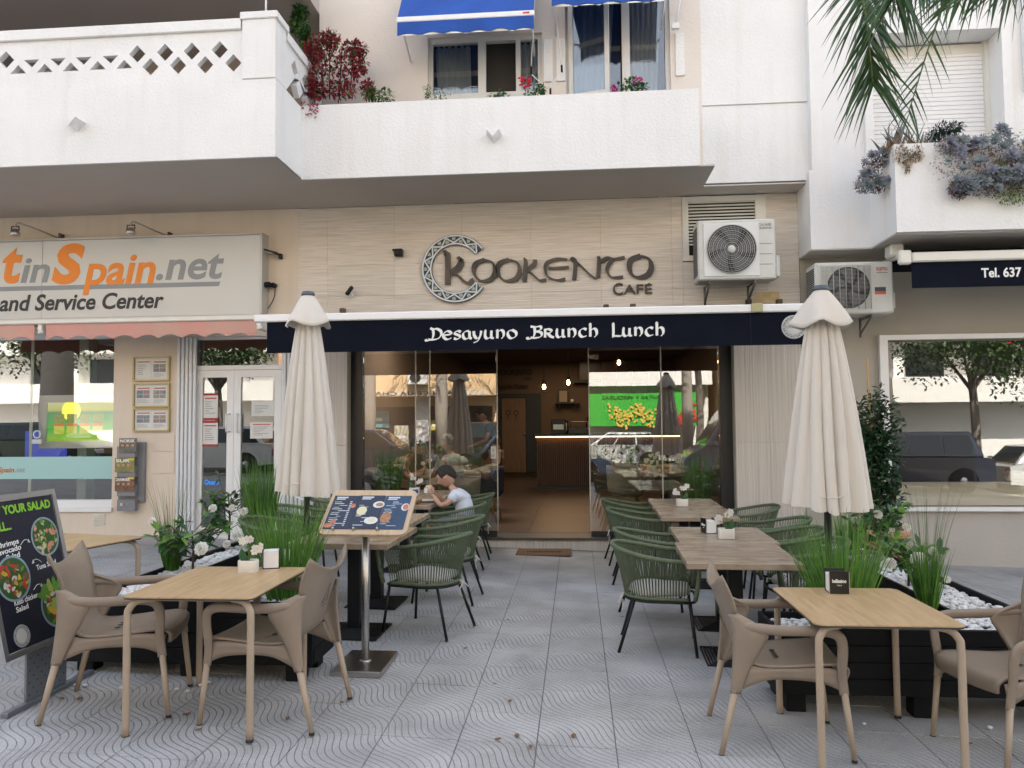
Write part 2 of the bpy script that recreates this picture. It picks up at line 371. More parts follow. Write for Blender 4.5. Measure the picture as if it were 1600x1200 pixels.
# granite terrazzo with pressed waves
TILE = mat('wave tile', (.36, .37, .385), .72)
def tile_nodes():
    nt = TILE.node_tree; L = nt.links.new; b = nt.nodes['Principled BSDF']
    g = nn(nt, 'ShaderNodeNewGeometry'); sp = nn(nt, 'ShaderNodeSeparateXYZ'); L(g.outputs['Position'], sp.inputs[0])
    def mth(op, a, c=None, d=None):
        n = nn(nt, 'ShaderNodeMath', operation=op)
        for i, x in enumerate((a, c, d)):
            if x is None: continue
            if hasattr(x, 'links'): L(x, n.inputs[i])
            else: n.inputs[i].default_value = x
        return n.outputs[0]
    ex, ey = .58, -.815
    u = mth('MULTIPLY_ADD', sp.outputs[1], ey, mth('MULTIPLY', sp.outputs[0], ex))
    v = mth('MULTIPLY_ADD', sp.outputs[1], ex, mth('MULTIPLY', sp.outputs[0], -ey))
    wv = mth('MULTIPLY_ADD', mth('SINE', mth('MULTIPLY', u, 2*pi/.56)), .040, v)
    ph = mth('MULTIPLY', wv, 2*pi/.0375)
    s_ = mth('SINE', ph)
    gr = nn(nt, 'ShaderNodeMapRange', i_1=.86, i_2=.985); gr.interpolation_type = 'SMOOTHSTEP'; L(s_, gr.inputs[0])
    n1 = nn(nt, 'ShaderNodeTexNoise'); n1.inputs['Scale'].default_value = 260; n1.inputs['Detail'].default_value = 2; L(g.outputs['Position'], n1.inputs['Vector'])
    n2 = nn(nt, 'ShaderNodeTexNoise'); n2.inputs['Scale'].default_value = 2.2; n2.inputs['Detail'].default_value = 8; L(g.outputs['Position'], n2.inputs['Vector'])
    n3 = nn(nt, 'ShaderNodeTexNoise'); n3.inputs['Scale'].default_value = .55; n3.inputs['Detail'].default_value = 5; L(g.outputs['Position'], n3.inputs['Vector'])
    r1 = nn(nt, 'ShaderNodeMapRange', i_1=.35, i_2=.65, i_3=.72, i_4=1.25); L(n1.outputs[0], r1.inputs[0])
    r2 = nn(nt, 'ShaderNodeMapRange', i_1=.3, i_2=.7, i_3=.76, i_4=1.14); L(n2.outputs[0], r2.inputs[0])
    oi = nn(nt, 'ShaderNodeObjectInfo'); r3 = nn(nt, 'ShaderNodeMapRange', i_3=.94, i_4=1.05); L(oi.outputs['Random'], r3.inputs[0])
    k = mth('MULTIPLY', mth('MULTIPLY', r1.outputs[0], r2.outputs[0]), r3.outputs[0])
    base = nn(nt, 'ShaderNodeMix', data_type='RGBA'); base.inputs[6].default_value = (.385, .40, .415, 1); base.inputs[7].default_value = (.42, .41, .395, 1); L(n3.outputs[0], base.inputs[0])
    vm = nn(nt, 'ShaderNodeVectorMath', operation='SCALE'); L(base.outputs[2], vm.inputs[0]); L(k, vm.inputs['Scale'])
    # the grooves are darkened; how strongly varies from place to place
    st_n = nn(nt, 'ShaderNodeTexNoise'); st_n.inputs['Scale'].default_value = 1.7; st_n.inputs['Detail'].default_value = 10; st_n.inputs['Roughness'].default_value = .72; L(g.outputs['Position'], st_n.inputs['Vector'])
    sr = nn(nt, 'ShaderNodeMapRange', i_1=.56, i_2=.72, i_4=.5); L(st_n.outputs[0], sr.inputs[0]); sx_ = nn(nt, 'ShaderNodeMix', data_type='RGBA'); L(sr.outputs[0], sx_.inputs[0]); L(vm.outputs[0], sx_.inputs[6]); sx_.inputs[7].default_value = (.22, .205, .18, 1)
    vo = nn(nt, 'ShaderNodeTexVoronoi'); vo.inputs['Scale'].default_value = 2.3; L(g.outputs['Position'], vo.inputs['Vector']); vr = nn(nt, 'ShaderNodeMapRange', i_1=.035, i_2=.05, i_3=.75, i_4=0); L(vo.outputs['Distance'], vr.inputs[0]); gx_ = nn(nt, 'ShaderNodeMix', data_type='RGBA'); L(vr.outputs[0], gx_.inputs[0]); L(sx_.outputs[2], gx_.inputs[6]); gx_.inputs[7].default_value = (.10, .095, .09, 1)
    dr = nn(nt, 'ShaderNodeMapRange', i_1=.35, i_2=.65, i_3=.22, i_4=.62); L(n3.outputs[0], dr.inputs[0])
    mx = nn(nt, 'ShaderNodeMix', data_type='RGBA'); mx.inputs[7].default_value = (.085, .078, .068, 1)
    L(mth('MULTIPLY', gr.outputs[0], dr.outputs[0]), mx.inputs[0]); L(gx_.outputs[2], mx.inputs[6]); L(mx.outputs[2], b.inputs['Base Color'])
    h = mth('SUBTRACT', mth('MULTIPLY', n1.outputs[0], .08), gr.outputs[0])
    bp = nn(nt, 'ShaderNodeBump'); bp.inputs['Strength'].default_value = 1; bp.inputs['Distance'].default_value = .006; L(h, bp.inputs['Height']); L(bp.outputs[0], b.inputs['Normal'])
tile_nodes()
TP = .405; TX0 = U(834, 1200, 3.3).x
def _joint_x():
    d = ray(834, 1200); t = -CAM_H/(d.z+.03*d.x); return (d*t).x
TX0 = _joint_x(); TY0 = 3.62
def tile_mb(ox=0, oy=0, oz=0, b=None, p=TP):
    b = b or MB(); g = .0024; e = .0025; h = p/2-g
    vs = [(-h, -h, -.012), (h, -h, -.012), (h, h, -.012), (-h, h, -.012), (-h, -h, -e), (h, -h, -e), (h, h, -e), (-h, h, -e),
          (-h+e, -h+e, 0), (h-e, -h+e, 0), (h-e, h-e, 0), (-h+e, h-e, 0)]
    vs = [(x+ox, y+oy, z+oz-.03*x) for x, y, z in vs]
    fs = [(0, 1, 5, 4), (1, 2, 6, 5), (2, 3, 7, 6), (3, 0, 4, 7), (4, 5, 9, 8), (5, 6, 10, 9), (6, 7, 11, 10), (7, 4, 8, 11), (8, 9, 10, 11)]
    return b.add(vs, fs, TILE)
tm = tile_mb().mesh('paving_tile')
cells = []
for i in range(-60, 60):
    for j in range(-9, 17):
        x = TX0+(i+.5)*TP; y = TY0+(j+.5)*TP
        if -1.0 < y < 10.05 and abs(x) < 20:
            v = Vector((x, y, gz(x)-CAM_H)); dz = v.dot(fw)
            vis = dz > .5 and abs(v.dot(rt)/dz) < .72 and abs(v.dot(up)/dz) < .56
            cells.append((0 if vis else 1, v.length, x, y))
cells.sort(); nb = MB()
for k, (a, _, x, y) in enumerate(cells):
    dz = random.uniform(-.0012, .0012)
    if k < 298 and a == 0: link('paving_tile', tm, pave, (x, y, gz(x)+dz))
    else: tile_mb(x, y, gz(x)+dz, nb)
stuff(nb.build('paving_tile_field', TILE, pave))

# ============================================================= the building the shops are in
BL = thing('apartment_building', 'white rendered apartment building with jutting balconies above the ground floor shops', 'building', (0, 10, 0))
BL.location = (0, 0, 0)
XL, XR = -16, 14
b = MB(); b.box((XL, 9.6, 7.4), (XR, 22, 20.5)).build('upper_storeys', WHITE, BL)
# upper wall, level with the windows: built round the openings (y = 9.6 face)
def wall_with_holes(name, x0, x1, z0, z1, y0, y1, holes, m, parent):
    xs = sorted({x0, x1, *[h[0] for h in holes], *[h[1] for h in holes]}); b = MB()
    for i in range(len(xs)-1):
        a, c = xs[i], xs[i+1]; segs = [(z0, z1)]
        for h in holes:
            if h[0] <= a+1e-6 and h[1] >= c-1e-6:
                ns = []
                for s0, s1 in segs:
                    if h[2] > s0: ns.append((s0, min(s1, h[2])))
                    if h[3] < s1: ns.append((max(s0, h[3]), s1))
                segs = ns
        for s0, s1 in segs:
            if s1-s0 > 1e-4: b.box((a, y0, s0), (c, y1, s1))
    return b.build(name, m, parent)
UP0 = mat('cream tinted render', (.73, .665, .60), .85, var=.05, vscale=1.4, bump=.8, bscale=34)
wall_with_holes('upper_wall', -3.3, 1.62, 4.6, 7.4, 9.6, 9.85, [(-1.86, -.38, 5.2, 6.66), (-.08, 1.24, 5.2, 7.2)], UP0, BL)
wall_with_holes('upper_wall', 1.62, 2.9, 4.62, 7.4, 9.60, 9.85, [], WHITE, BL)
MB().box((1.62, 9.588, 5.60), (2.9, 9.5995, 5.608)).build('wall_joint', mat('joint shadow gap', (.45, .42, .38), .9), BL)
wall_with_holes('upper_wall', 2.9, XR, 4.70, 7.4, 9.47, 9.85, [(3.62, 5.12, 4.75, 6.33)], WHITE, BL)
MB().box((2.86, 9.47, 3.73), (3.56, 9.99, 4.70)).build('wall_block', WHITE, BL)
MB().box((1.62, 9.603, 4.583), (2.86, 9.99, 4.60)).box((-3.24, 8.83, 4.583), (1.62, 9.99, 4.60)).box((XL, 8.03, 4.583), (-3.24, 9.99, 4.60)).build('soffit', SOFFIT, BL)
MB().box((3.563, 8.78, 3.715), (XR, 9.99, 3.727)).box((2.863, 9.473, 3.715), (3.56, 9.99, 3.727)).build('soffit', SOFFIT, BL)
# slab bodies above soffits
MB().box((-3.24, 8.93, 4.60), (1.44, 9.6, 4.80)).box((XL, 8.15, 4.60), (-3.30, 9.6, 4.9)).box((3.62, 8.9, 3.73), (XR, 9.47, 3.95)).build('balcony_slab', WHITE, BL)
# middle balcony parapet (planter trough)
MB().box((-3.24, 8.80, 4.585), (1.45, 8.93, 5.485)).box((1.37, 8.93, 4.585), (1.45, 9.6, 5.48)).build('balcony_parapet', WHITE, BL)
MB().box((-3.2, 8.93, 4.8), (1.37, 9.25, 5.36)).build('planter_soil', mat('soil', (.05, .035, .025), .95, bump=1), BL)
# left balcony: solid base, side wall, pillar, top rail, pierced screen
lb = MB(); lb.box((XL, 8.0, 4.585), (-3.24, 8.12, 5.46)); lb.box((-3.36, 8.12, 4.585), (-3.24, 9.6, 5.46)); lb.build('balcony_parapet', WHITE, BL)
MB().box((-3.62, 7.985, 5.462), (-3.24, 8.30, 6.13), bev=.006).box((-3.64, 7.965, 6.13), (-3.215, 8.33, 6.21), bev=.008).build('balcony_pillar', WHITE, BL)
MB().box((XL, 7.99, 6.035), (-3.64, 8.14, 6.155), bev=.006).box((-3.36, 8.332, 6.05), (-3.235, 9.6, 6.155)).build('top_rail', WHITE, BL)
# pierced screen made by a lattice plate with diamond and triangle holes (holes listed from the photograph)
from mathutils.geometry import tessellate_polygon
def screen(outer, holes, y0, y1, name, side=False):
    loops = [[Vector((x, z, 0)) for x, z in outer]]+[[Vector((x, z, 0)) for x, z in h] for h in holes]
    tri = tessellate_polygon(loops); flat = [p for l in loops for p in l]; n = len(flat); b = MB()
    if side: P = lambda p, y: (y, p.x, p.y)
    else: P = lambda p, y: (p.x, y, p.y)
    vs = [P(p, y0) for p in flat]+[P(p, y1) for p in flat]; fs = []
    for t in tri: fs += [tuple(t), tuple(i+n for i in reversed(t))]
    o = 0
    for l in loops:
        m = len(l)
        for i in range(m): fs.append((o+i, o+(i+1) % m, o+(i+1) % m+n, o+i+n))
        o += m
    b.add(vs, fs); ob = b.build(name, WHITE, BL)
    return ob
def PX(zx, zy):
    p = U(zx/3.2, zy/3.2, 8.03); return (p.x, p.z)
hs = []
def dia(cx, cy, rx=41, ry=44): hs.append([PX(cx, cy-ry), PX(cx+rx, cy), PX(cx, cy+ry), PX(cx-rx, cy)])
for cx, cy in ((30, 300), (686, 270), (752, 334), (825, 262), (890, 327), (959, 256), (1026, 324), (1098, 249), (1167, 315)): dia(cx, cy)
for x, y in ((158, 300), (290, 293), (418, 287), (552, 280)): hs.append([PX(x-39, y), PX(x+39, y-4), PX(x+1, y+38)])
for x, y in ((90, 367), (223, 360), (353, 354), (488, 347), (620, 341)): hs.append([PX(x-40, y+3), PX(x, y-42), PX(x+40, y-1)])
xl = PX(-900, 300)[0]
for k in range(1, 12): hs.append([(x-.42*k, z) for x, z in hs[0]])
screen([(-8.6+.0, 5.462), (-3.62, 5.462), (-3.62, 6.034), (-8.6, 6.034)], [h for h in hs if min(p[0] for p in h) > -8.5], 8.03, 8.10, 'pierced_screen')
hs2 = []
for k in range(3):
    for j in range(2):
        cy = 8.62+.36*k+.16*j; cz = 5.85-.17*j-.0*k; hs2.append([(cy-.11, cz), (cy, cz-.11), (cy+.11, cz), (cy, cz+.11)])
screen([(8.332, 5.462), (9.59, 5.462), (9.59, 6.05), (8.332, 6.05)], hs2, -3.33, -3.26, 'pierced_screen', True)
# recess behind the left balcony
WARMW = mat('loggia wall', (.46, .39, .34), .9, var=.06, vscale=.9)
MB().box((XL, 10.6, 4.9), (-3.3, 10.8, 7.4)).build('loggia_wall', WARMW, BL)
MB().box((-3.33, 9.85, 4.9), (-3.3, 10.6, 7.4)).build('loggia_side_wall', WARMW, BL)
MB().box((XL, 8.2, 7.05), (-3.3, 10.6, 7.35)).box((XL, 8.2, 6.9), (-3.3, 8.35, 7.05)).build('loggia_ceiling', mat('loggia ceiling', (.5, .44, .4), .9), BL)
MB().box((-9.2, 10.5, 5.0), (-6.9, 10.6, 6.7)).build('patio_door', mat('dark patio glass', (.05, .06, .07), .1), BL)
# drain spouts
for (px, py, y) in ((122, 195, 8.0), (772, 213, 8.8)):
    p = U(px, py, y); s = MB()
    s.add([(p.x-.085, y, p.z+.02), (p.x, y-.16, p.z-.03), (p.x+.085, y, p.z+.02), (p.x, y, p.z-.075), (p.x-.07, y-.16, p.z+.03), (p.x, y-.16, p.z-.06), (p.x+.07, y-.16, p.z+.03)],
          [(0, 4, 5, 3), (3, 5, 6, 2), (4, 1, 5), (1, 6, 5)])
    s.v[1] = (p.x, y-.16, p.z-.02)
    solid(s.build('drain_spout', WHITE, BL), .012)
    MATS.get('x')
# right balcony planter
MB().box((3.56, 8.72, 3.73), (XR, 8.84, 4.72)).box((3.56, 8.84, 3.73), (3.66, 9.47, 4.72)).build('balcony_parapet', WHITE, BL)
MB().box((3.66, 8.84, 3.95), (XR, 9.3, 4.62)).build('planter_soil', MATS['soil'], BL)
# shutter window on the right
fr = MB(); x0, x1, z0, z1 = 3.62, 5.12, 4.75, 6.33
fr.box((x0-.10, 9.41, z0), (x0, 9.468, z1+.10)); fr.box((x1, 9.41, z0), (x1+.10, 9.468, z1+.10)); fr.box((x0, 9.41, z1), (x1, 9.468, z1+.10))
wf = fr.build('window_surround', WHITE, BL)
sh = MB().box((x0+.03, 9.75, z1-.14), (x1-.03, 9.80, z1-.02)).box((x0, 9.70, z0), (x0+.05, 9.80, z1)).box((x1-.05, 9.70, z0), (x1, 9.80, z1)).build('roller_shutter', CREAMM, BL)
sl = MB().box((0, 0, 0), (x1-x0-.1, .016, .052), bev=.007).mesh('slat')
for k in range(26): link('slat', sl, sh, (x0+.05, 9.755, z0+.02+k*.0555))
MB().box((x1+.25, 9.40, 5.55), (x1+1.6, 9.468, 7.3), bev=.01).build('wall_panel', WHITE, BL)

# windows of the first floor (white frames, curtains)
CURT = mat('grey blue curtain', (.78, .82, .82), .9, var=.1, vscale=3, trans=.35)
GL2 = glass('upper window glass', (.85, .87, .87), .07)
FR = mat('window frame paint', (.66, .645, .61), .45, var=.05)
def curtain(parent, x0, x1, y, z0, z1, lean=0, n=9, tail=1.0):
    def f(u, v):
        w = 1-(1-tail)*(1-v); x = x0+(x1-x0)*u*w+lean*(1-v)
        return (x, y+.03*sin(u*n*2*pi+v*1.2)+.008*sin(u*n*5), z0+(z1-z0)*v)
    return MB().grid(f, n*10, 8).build('curtain', CURT, parent)
def bars(b, x0, x1, z0, z1, y0, y1, w):
    b.box((x0, y0, z0), (x0+w, y1, z1)); b.box((x1-w, y0, z0), (x1, y1, z1)); b.box((x0+w, y0, z1-w), (x1-w, y1, z1)); b.box((x0+w, y0, z0), (x1-w, y1, z0+w)); return b
# window 1
w1 = bars(MB(), -1.86, -.38, 5.2, 6.66, 9.66, 9.74, .055).box((-1.21, 9.65, 5.255), (-1.11, 9.73, 6.605)).box((-.72, 9.66, 5.255), (-.66, 9.73, 6.605)).build('window', FR, BL)
MB().box((-1.80, 9.64, 5.86), (-.44, 9.655, 5.92)).build('sash_rail', FR, w1)
MB().box((-1.80, 9.70, 5.26), (-1.21, 9.706, 6.6)).box((-.66, 9.70, 5.26), (-.44, 9.706, 6.6)).build('pane', GL2, w1)
curtain(w1, -1.80, -1.33, 9.80, 5.25, 6.62, .07, 6, .9); curtain(w1, -.72, -.42, 9.80, 5.25, 6.62, 0, 4)
# window 2
w2 = bars(MB(), -.08, 1.24, 5.2, 7.2, 9.66, 9.74, .055).box((.64, 9.66, 5.255), (.74, 9.73, 7.14)).build('window', FR, BL)
MB().box((-.02, 9.705, 5.3), (.62, 9.710, 7.1)).box((.74, 9.705, 5.3), (1.18, 9.710, 7.1)).build('pane', GL2, w2)
curtain(w2, .74, 1.16, 9.80, 5.3, 7.1, 0, 6, .75); curtain(w2, .0, .55, 9.80, 5.3, 7.1, 0, 7, .8)
ca = bars(MB(), 0, .52, 5.78, 7.15, 0, .05, .055).build('casement', FR, w2, (-.04, 9.62, 0), (0, 0, radians(-14)))
MB().box((.055, .02, 5.83), (.465, .026, 7.1)).build('casement_pane', GL2, w2, (-.04, 9.62, 0), (0, 0, radians(-14)))
MB().box((-.08, 9.60, 5.72), (1.24, 9.66, 5.80)).box((-1.86, 9.60, 5.78), (-.38, 9.66, 5.86)).build('sill_rail', FR, BL)
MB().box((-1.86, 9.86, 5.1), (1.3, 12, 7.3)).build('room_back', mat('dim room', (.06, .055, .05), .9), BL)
for x in (-.30, -.14, 1.36): MB().box((x-.055, 9.575, 6.0), (x+.055, 9.5995, 6.55)).build('wall_plate', WHITE, BL)

# ============================================================= ground floor
# left shop wall with window and door openings
wall_with_holes('ground_floor_wall', XL, -3.72, -.6, 4.585, 10.0, 10.25, [(-9.4, -6.30, .56, 2.95), (-5.2, -3.9, .12, 2.86)], CREAM, BL)
wall_with_holes('ground_floor_wall', 2.87, XR, -.8, 3.715, 10.0, 10.25, [(3.90, 9.0, .57, 2.66)], GREYW, BL)
MB().box((3.6, 9.985, -.8), (XR, 9.9995, .54)).build('plinth', GREYW2, BL)
MB().box((-3.72, 10.05, 2.76), (2.87, 10.25, 4.585)).box((-3.72, 10.05, -.3), (-3.04, 10.25, 2.76)).box((2.02, 10.05, -.4), (2.87, 10.25, 2.76)).build('ground_floor_wall', GREYW, BL)
MB().box((XL, 10.25, 4.40), (XR, 22, 4.583)).box((XL, 22, -1), (XR, 22.2, 7.4)).box((XL, 10.25, -1), (XL+.2, 22, 7.4)).box((XR-.2, 10.25, -1), (XR, 22, 7.4)).build('building_shell', WARMW, BL)
# cladding panels
px_, pz_ = .915, .415
def clad(x0, x1, z0, z1, m, pw, ph, ox=0, oz=0):
    i = math.floor((x0-ox)/pw)
    while ox+i*pw < x1-.01:
        a = max(x0, ox+i*pw)+.001; c = min(x1, ox+(i+1)*pw)-.001; j = math.floor((z0-oz)/ph)
        while oz+j*ph < z1-.01:
            d = max(z0, oz+j*ph)+.001; e = min(z1, oz+(j+1)*ph)-.001
            if c-a > .02 and e-d > .02:
                MB().box((a, 10.0+random.uniform(-.0008, .0008), d), (c, 10.05, e), bev=.0015).build('cladding_panel', m, BL)
            j += 1
        i += 1
ox = U(460+390/2.5, 400, 10).x
clad(-3.72, 1.40, 2.76, 4.583, CLAD, px_, pz_, ox, 2.96)
clad(1.40, 2.46, 2.76, 3.72, CLAD, px_, pz_, ox, 2.96)
clad(2.46, 2.865, 2.76, 4.583, CLAD, px_, pz_, ox, 2.96)
clad(-3.72, -3.04, -.1, 2.76, CLADV, .34, 1.38, -3.72, 0)
clad(2.02, 2.865, -.2, 2.76, CLADV, .42, 1.38, 2.02, 0)
# cafe step
MB().box((-3.04, 10.16, -.3), (2.02, 10.6, .125)).build('entrance_step', CLADV, BL)
MB().box((-3.04, 10.12, .127), (2.02, 10.6, .158), bev=.004).build('step_nosing', mat('dark stone sill', (.09, .08, .07), .4, var=.3), BL)
# skirting dirt + left wall vent
v = U(155, 812, 9.99); lv = MB()
for k in range(7): lv.box((v.x-.08, 9.985, v.z-.07+k*.022), (v.x+.08, 9.9995, v.z-.058+k*.022))
lv.build('wall_vent', CREAMM, BL)
# meter doors on the left pillar
for (a, c, e, f) in ((238, 680, 272, 705), (236, 707, 272, 740)):
    p, q = U(a, c, 9.99), U(e, f, 9.99); MB().box((p.x, 9.992, q.z), (q.x, 9.9996, p.z), bev=.003).build('meter_door', CREAM, BL)
# pebble corner pieces: corrugated rolling shutter guide
for (a, c) in ((275, 303), (441, 470)):
    p, q = U(a, 540, 9.95), U(c, 800, 9.95); cg = MB(); n = 5
    for k in range(n):
        x = p.x+(q.x-p.x)*(k+.5)/n; cg.box((x-.021, 9.965, .1), (x+.021, 9.9995, 2.86), bev=.008)
    cg.build('shutter_guide', mat('pale grey metal', (.66, .67, .68), .45), BL)
# ============================================================= shop awnings
def awning_valance(b, x0, x1, y, z0, z1, scal=0, step=.3, m=None, th=.006, wav=0):
    n = max(2, int((x1-x0)/.02))
    def f(u, v):
        x = x0+(x1-x0)*u; lo = z0+(scal*abs(sin(pi*(x-x0)/step)) if scal else 0)
        return (x, y+wav*sin(x*9)*(1-v), lo+(z1-lo)*v)
    o = len(b.v); b.grid(f, n, 2, m); b.grid(lambda u, v: Vector(f(1-u, v))+Vector((0, th, 0)), n, 2, m)
    return b
# cafe awning, let out over the terrace edge
AY = 8.25
ca_ = thing('cafe_awning', 'black folding awning with white front bar and white lettering over the cafe entrance', 'awning', (-.55, 10, 3.0))
ca_.location = (0, 0, 0)
vb = awning_valance(MB(), -3.42, 2.40, AY, 2.455, 2.80).build('valance', NAVY, ca_)
MB().box((-3.56, AY-.035, 2.80), (2.44, AY+.045, 2.885), bev=.012).build('front_bar', WHITEM, ca_)
b = MB(); b.grid(lambda u, v: (-3.42+5.82*u, AY+.02+(9.95-AY)*v, 2.875+.16*v-.02*sin(pi*v)), 40, 8); b.grid(lambda u, v: (-3.42+5.82*(1-u), AY+.02+(9.95-AY)*v, 2.868+.16*v-.02*sin(pi*v)), 40, 8); b.build('canopy', NAVY, ca_)
MB().tube([(-3.5, 9.93, 3.03), (2.44, 9.93, 3.03)], .05, 10).box((-3.52, 9.9, 2.94), (2.46, 9.995, 2.975)).build('roller', BLACKM, ca_)
for s, x in ((1, -3.2), (-1, 2.2)):
    MB().tube([(x, 9.9, 2.93), (x+s*.75, 9.1, 2.86), (x+s*.05, 8.3, 2.83)], .028, 8).build('folding_arm', WHITEM, ca_)
p = U(1183, 485, 8.2); MB().box((p.x-.06, AY-.06, 2.80), (p.x+.06, AY-.036, 2.89), bev=.005).build('bracket', mat('yellowed metal', (.38, .35, .19), .6), ca_)
MB().box((p.x-.06, AY-.0015, 2.455), (p.x-.056, AY-.0002, 2.8)).build('seam', BLACKM, ca_)
# valance lettering, broad-nib uncial hand.   glyph units: x, y (baseline 0, x-height 1)
G = {
 'D': (1.15, [[(.18, 1.42), (.42, 1.30), (.75, 1.32), (1.08, 1.05), (1.12, .6), (.9, .15), (.45, -.02), (.0, .02)], [(.42, 1.25), (.45, .6), (.3, .05), (-.12, -.12), (-.22, .05)]]),
 'e': (.82, [[(.08, .52), (.70, .62), (.62, .92), (.35, 1.0), (.08, .72), (.05, .35), (.28, .02), (.55, .03), (.75, .18)]]),
 's': (.66, [[(.62, .86), (.42, 1.0), (.16, .90), (.14, .66), (.5, .42), (.52, .16), (.28, .0), (.02, .1)]]),
 'a': (.80, [[(.58, .95), (.3, .96), (.06, .66), (.08, .2), (.3, .0), (.58, .25), (.60, .95)], [(.60, .9), (.62, .2), (.80, .03)]]),
 'y': (.82, [[(.05, .95), (.10, .4), (.32, .05), (.60, .3)], [(.70, .98), (.62, .4), (.4, -.25), (.02, -.5)]]),
 'u': (.88, [[(.04, .98), (.10, .88), (.10, .25), (.30, .0), (.60, .22)], [(.64, .98), (.64, .15), (.85, .05)]]),
 'n': (.88, [[(.02, .92), (.14, .98), (.14, .0)], [(.14, .72), (.42, 1.0), (.66, .82), (.68, .3), (.50, -.05)]]),
 'o': (.84, [[(.42, 1.0), (.12, .85), (.05, .45), (.22, .05), (.48, .0), (.74, .25), (.74, .7), (.42, 1.0)]]),
 'B': (1.1, [[(.10, 1.40), (.5, 1.32), (.95, 1.38), (.98, 1.0), (.55, .78)], [(.55, .78), (1.02, .62), (1.0, .15), (.55, -.02), (.1, .04)], [(.45, 1.3), (.45, .5), (.25, .0), (-.12, -.10), (-.2, .1)]]),
 'R': (.95, [[(.16, 1.0), (.14, .0)], [(.05, .98), (.45, 1.02), (.70, .82), (.55, .55), (.25, .5)], [(.40, .5), (.62, .15), (.92, -.02)]]),
 'c': (.74, [[(.68, .88), (.42, 1.0), (.12, .78), (.08, .3), (.32, .0), (.68, .12)]]),
 'h': (.90, [[(.02, 1.50), (.14, 1.46), (.14, .0)], [(.14, .68), (.42, .98), (.66, .78), (.68, .25), (.48, -.08)]]),
 'L': (.82, [[(.05, 1.52), (.16, 1.45), (.16, .1), (.12, .0)], [(.05, .02), (.4, .04), (.78, .02), (.80, .12)]]),
}
def uncial(word, x0, x1, z0, xh, y, w, mt, parent, name='lettering'):
    tot = sum(G[c][0]+.12 for c in word)-.12; k = (x1-x0)/tot; S = []; cx = 0
    for c in word:
        for st in G[c][1]: S.append([(cx+p[0], p[1]) for p in st])
        cx += G[c][0]+.12
    return pen(S, w, radians(35), y, .0008, mt, name, parent, lambda a, c: Vector((x0+a*k, y, z0+c*xh)), tmin=.30)
for wd, a, c in (('Desayuno', 665, 808), ('BRunch', 823, 936), ('Lunch', 951, 1040)):
    uncial(wd, U(a, 520, AY).x+.03, U(c, 520, AY).x, 2.575, .088, AY-.002, .034, LETW, ca_)
def ring_emblem(cx, cz, y, ro, ri, gap, parent, name, txt=False, m1=None, m2=None, T=None):
    """ring with a zig-zag of bars and leaf marks between two rims; gap = half opening towards +X"""
    T = T or (lambda v: v); m1 = m1 or EMW; m2 = m2 or EMD; a0 = gap; a1 = 2*pi-gap; n = 72
    base = MB()
    def P(r, a, d=0): return T(Vector((cx+r*cos(a), y-d, cz+r*sin(a))))
    def arc(b, r0, r1, d0, d1, m, s=0, e=1):
        for i in range(n):
            t0 = a0+(a1-a0)*i/n; t1 = a0+(a1-a0)*(i+1)/n
            q = [P(r0, t0, d1), P(r1, t0, d1), P(r1, t1, d1), P(r0, t1, d1)]; w = [P(r0, t0, d0), P(r1, t0, d0), P(r1, t1, d0), P(r0, t1, d0)]
            b.add(q+w, [(0, 1, 2, 3), (1, 5, 6, 2), (4, 0, 3, 7)], m)
        if gap:
            for t in (a0, a1): b.add([P(r0, t, d0), P(r1, t, d0), P(r1, t, d1), P(r0, t, d1)], [(0, 1, 2, 3)], m)
    sc = ro/.46
    arc(base, ri, ro, 0, .022*sc, m2)
    ob = base.build(name, None, parent)
    tr = MB(); arc(tr, ro-.028*sc, ro-.006*sc, .0225*sc, .027*sc, m1); arc(tr, ri+.006*sc, ri+.026*sc, .0225*sc, .027*sc, m1)
    K = 20 if gap else 22; rr0 = ri+.03*sc; rr1 = ro-.032*sc
    for i in range(K):
        t0 = a0+(a1-a0)*i/K; t1 = a0+(a1-a0)*(i+1)/K; ra, rb = (rr0, rr1) if i % 2 == 0 else (rr1, rr0)
        p = Vector((cos(t0)*ra, sin(t0)*ra)); q = Vector((cos(t1)*rb, sin(t1)*rb)); d = (q-p).normalized(); nn_ = Vector((-d.y, d.x))*.010*sc
        def Q(v, dd): return T(Vector((cx+v.x, y-dd, cz+v.y)))
        tr.add([Q(p+nn_, .0262*sc), Q(p-nn_, .0262*sc), Q(q-nn_, .0262*sc), Q(q+nn_, .0262*sc)], [(0, 1, 2, 3)], m1)
        # leaf between the bars
        tm_ = (t0+t1)/2+(a1-a0)/K/2; rl = rr0*.35+rr1*.65 if i % 2 else rr0*.68+rr1*.32; c = Vector((cos(tm_)*rl, sin(tm_)*rl)); o_ = 1 if i % 2 else -1
        rad = Vector((cos(tm_), sin(tm_)))*-o_; tg = Vector((-rad.y, rad.x)); s = .042*sc
        for k in range(5):
            an = (k-2)*.62; dr = rad*cos(an)+tg*sin(an); L = s*(1 if k == 2 else .8 if k % 2 else .62); wd = Vector((-dr.y, dr.x))*s*.26
            base_ = c-rad*s*.45
            tr.add([Q(base_, .0245*sc), Q(base_+dr*L*.6+wd, .0245*sc), Q(base_+dr*L*1.15, .0245*sc), Q(base_+dr*L*.6-wd, .0245*sc)], [(0, 1, 2, 3)], EML)
    tr.build(name+'_relief', None, ob if parent else None)
    return ob
EMW = mat('emblem white', (.62, .66, .68), .5); EMD = mat('emblem slate', (.018, .04, .06), .6); EML = mat('emblem leaf', (.52, .52, .40), .5)
EMB = mat('small emblem grey', (.10, .13, .17), .6); EMC = mat('small emblem pale', (.58, .58, .56), .6)
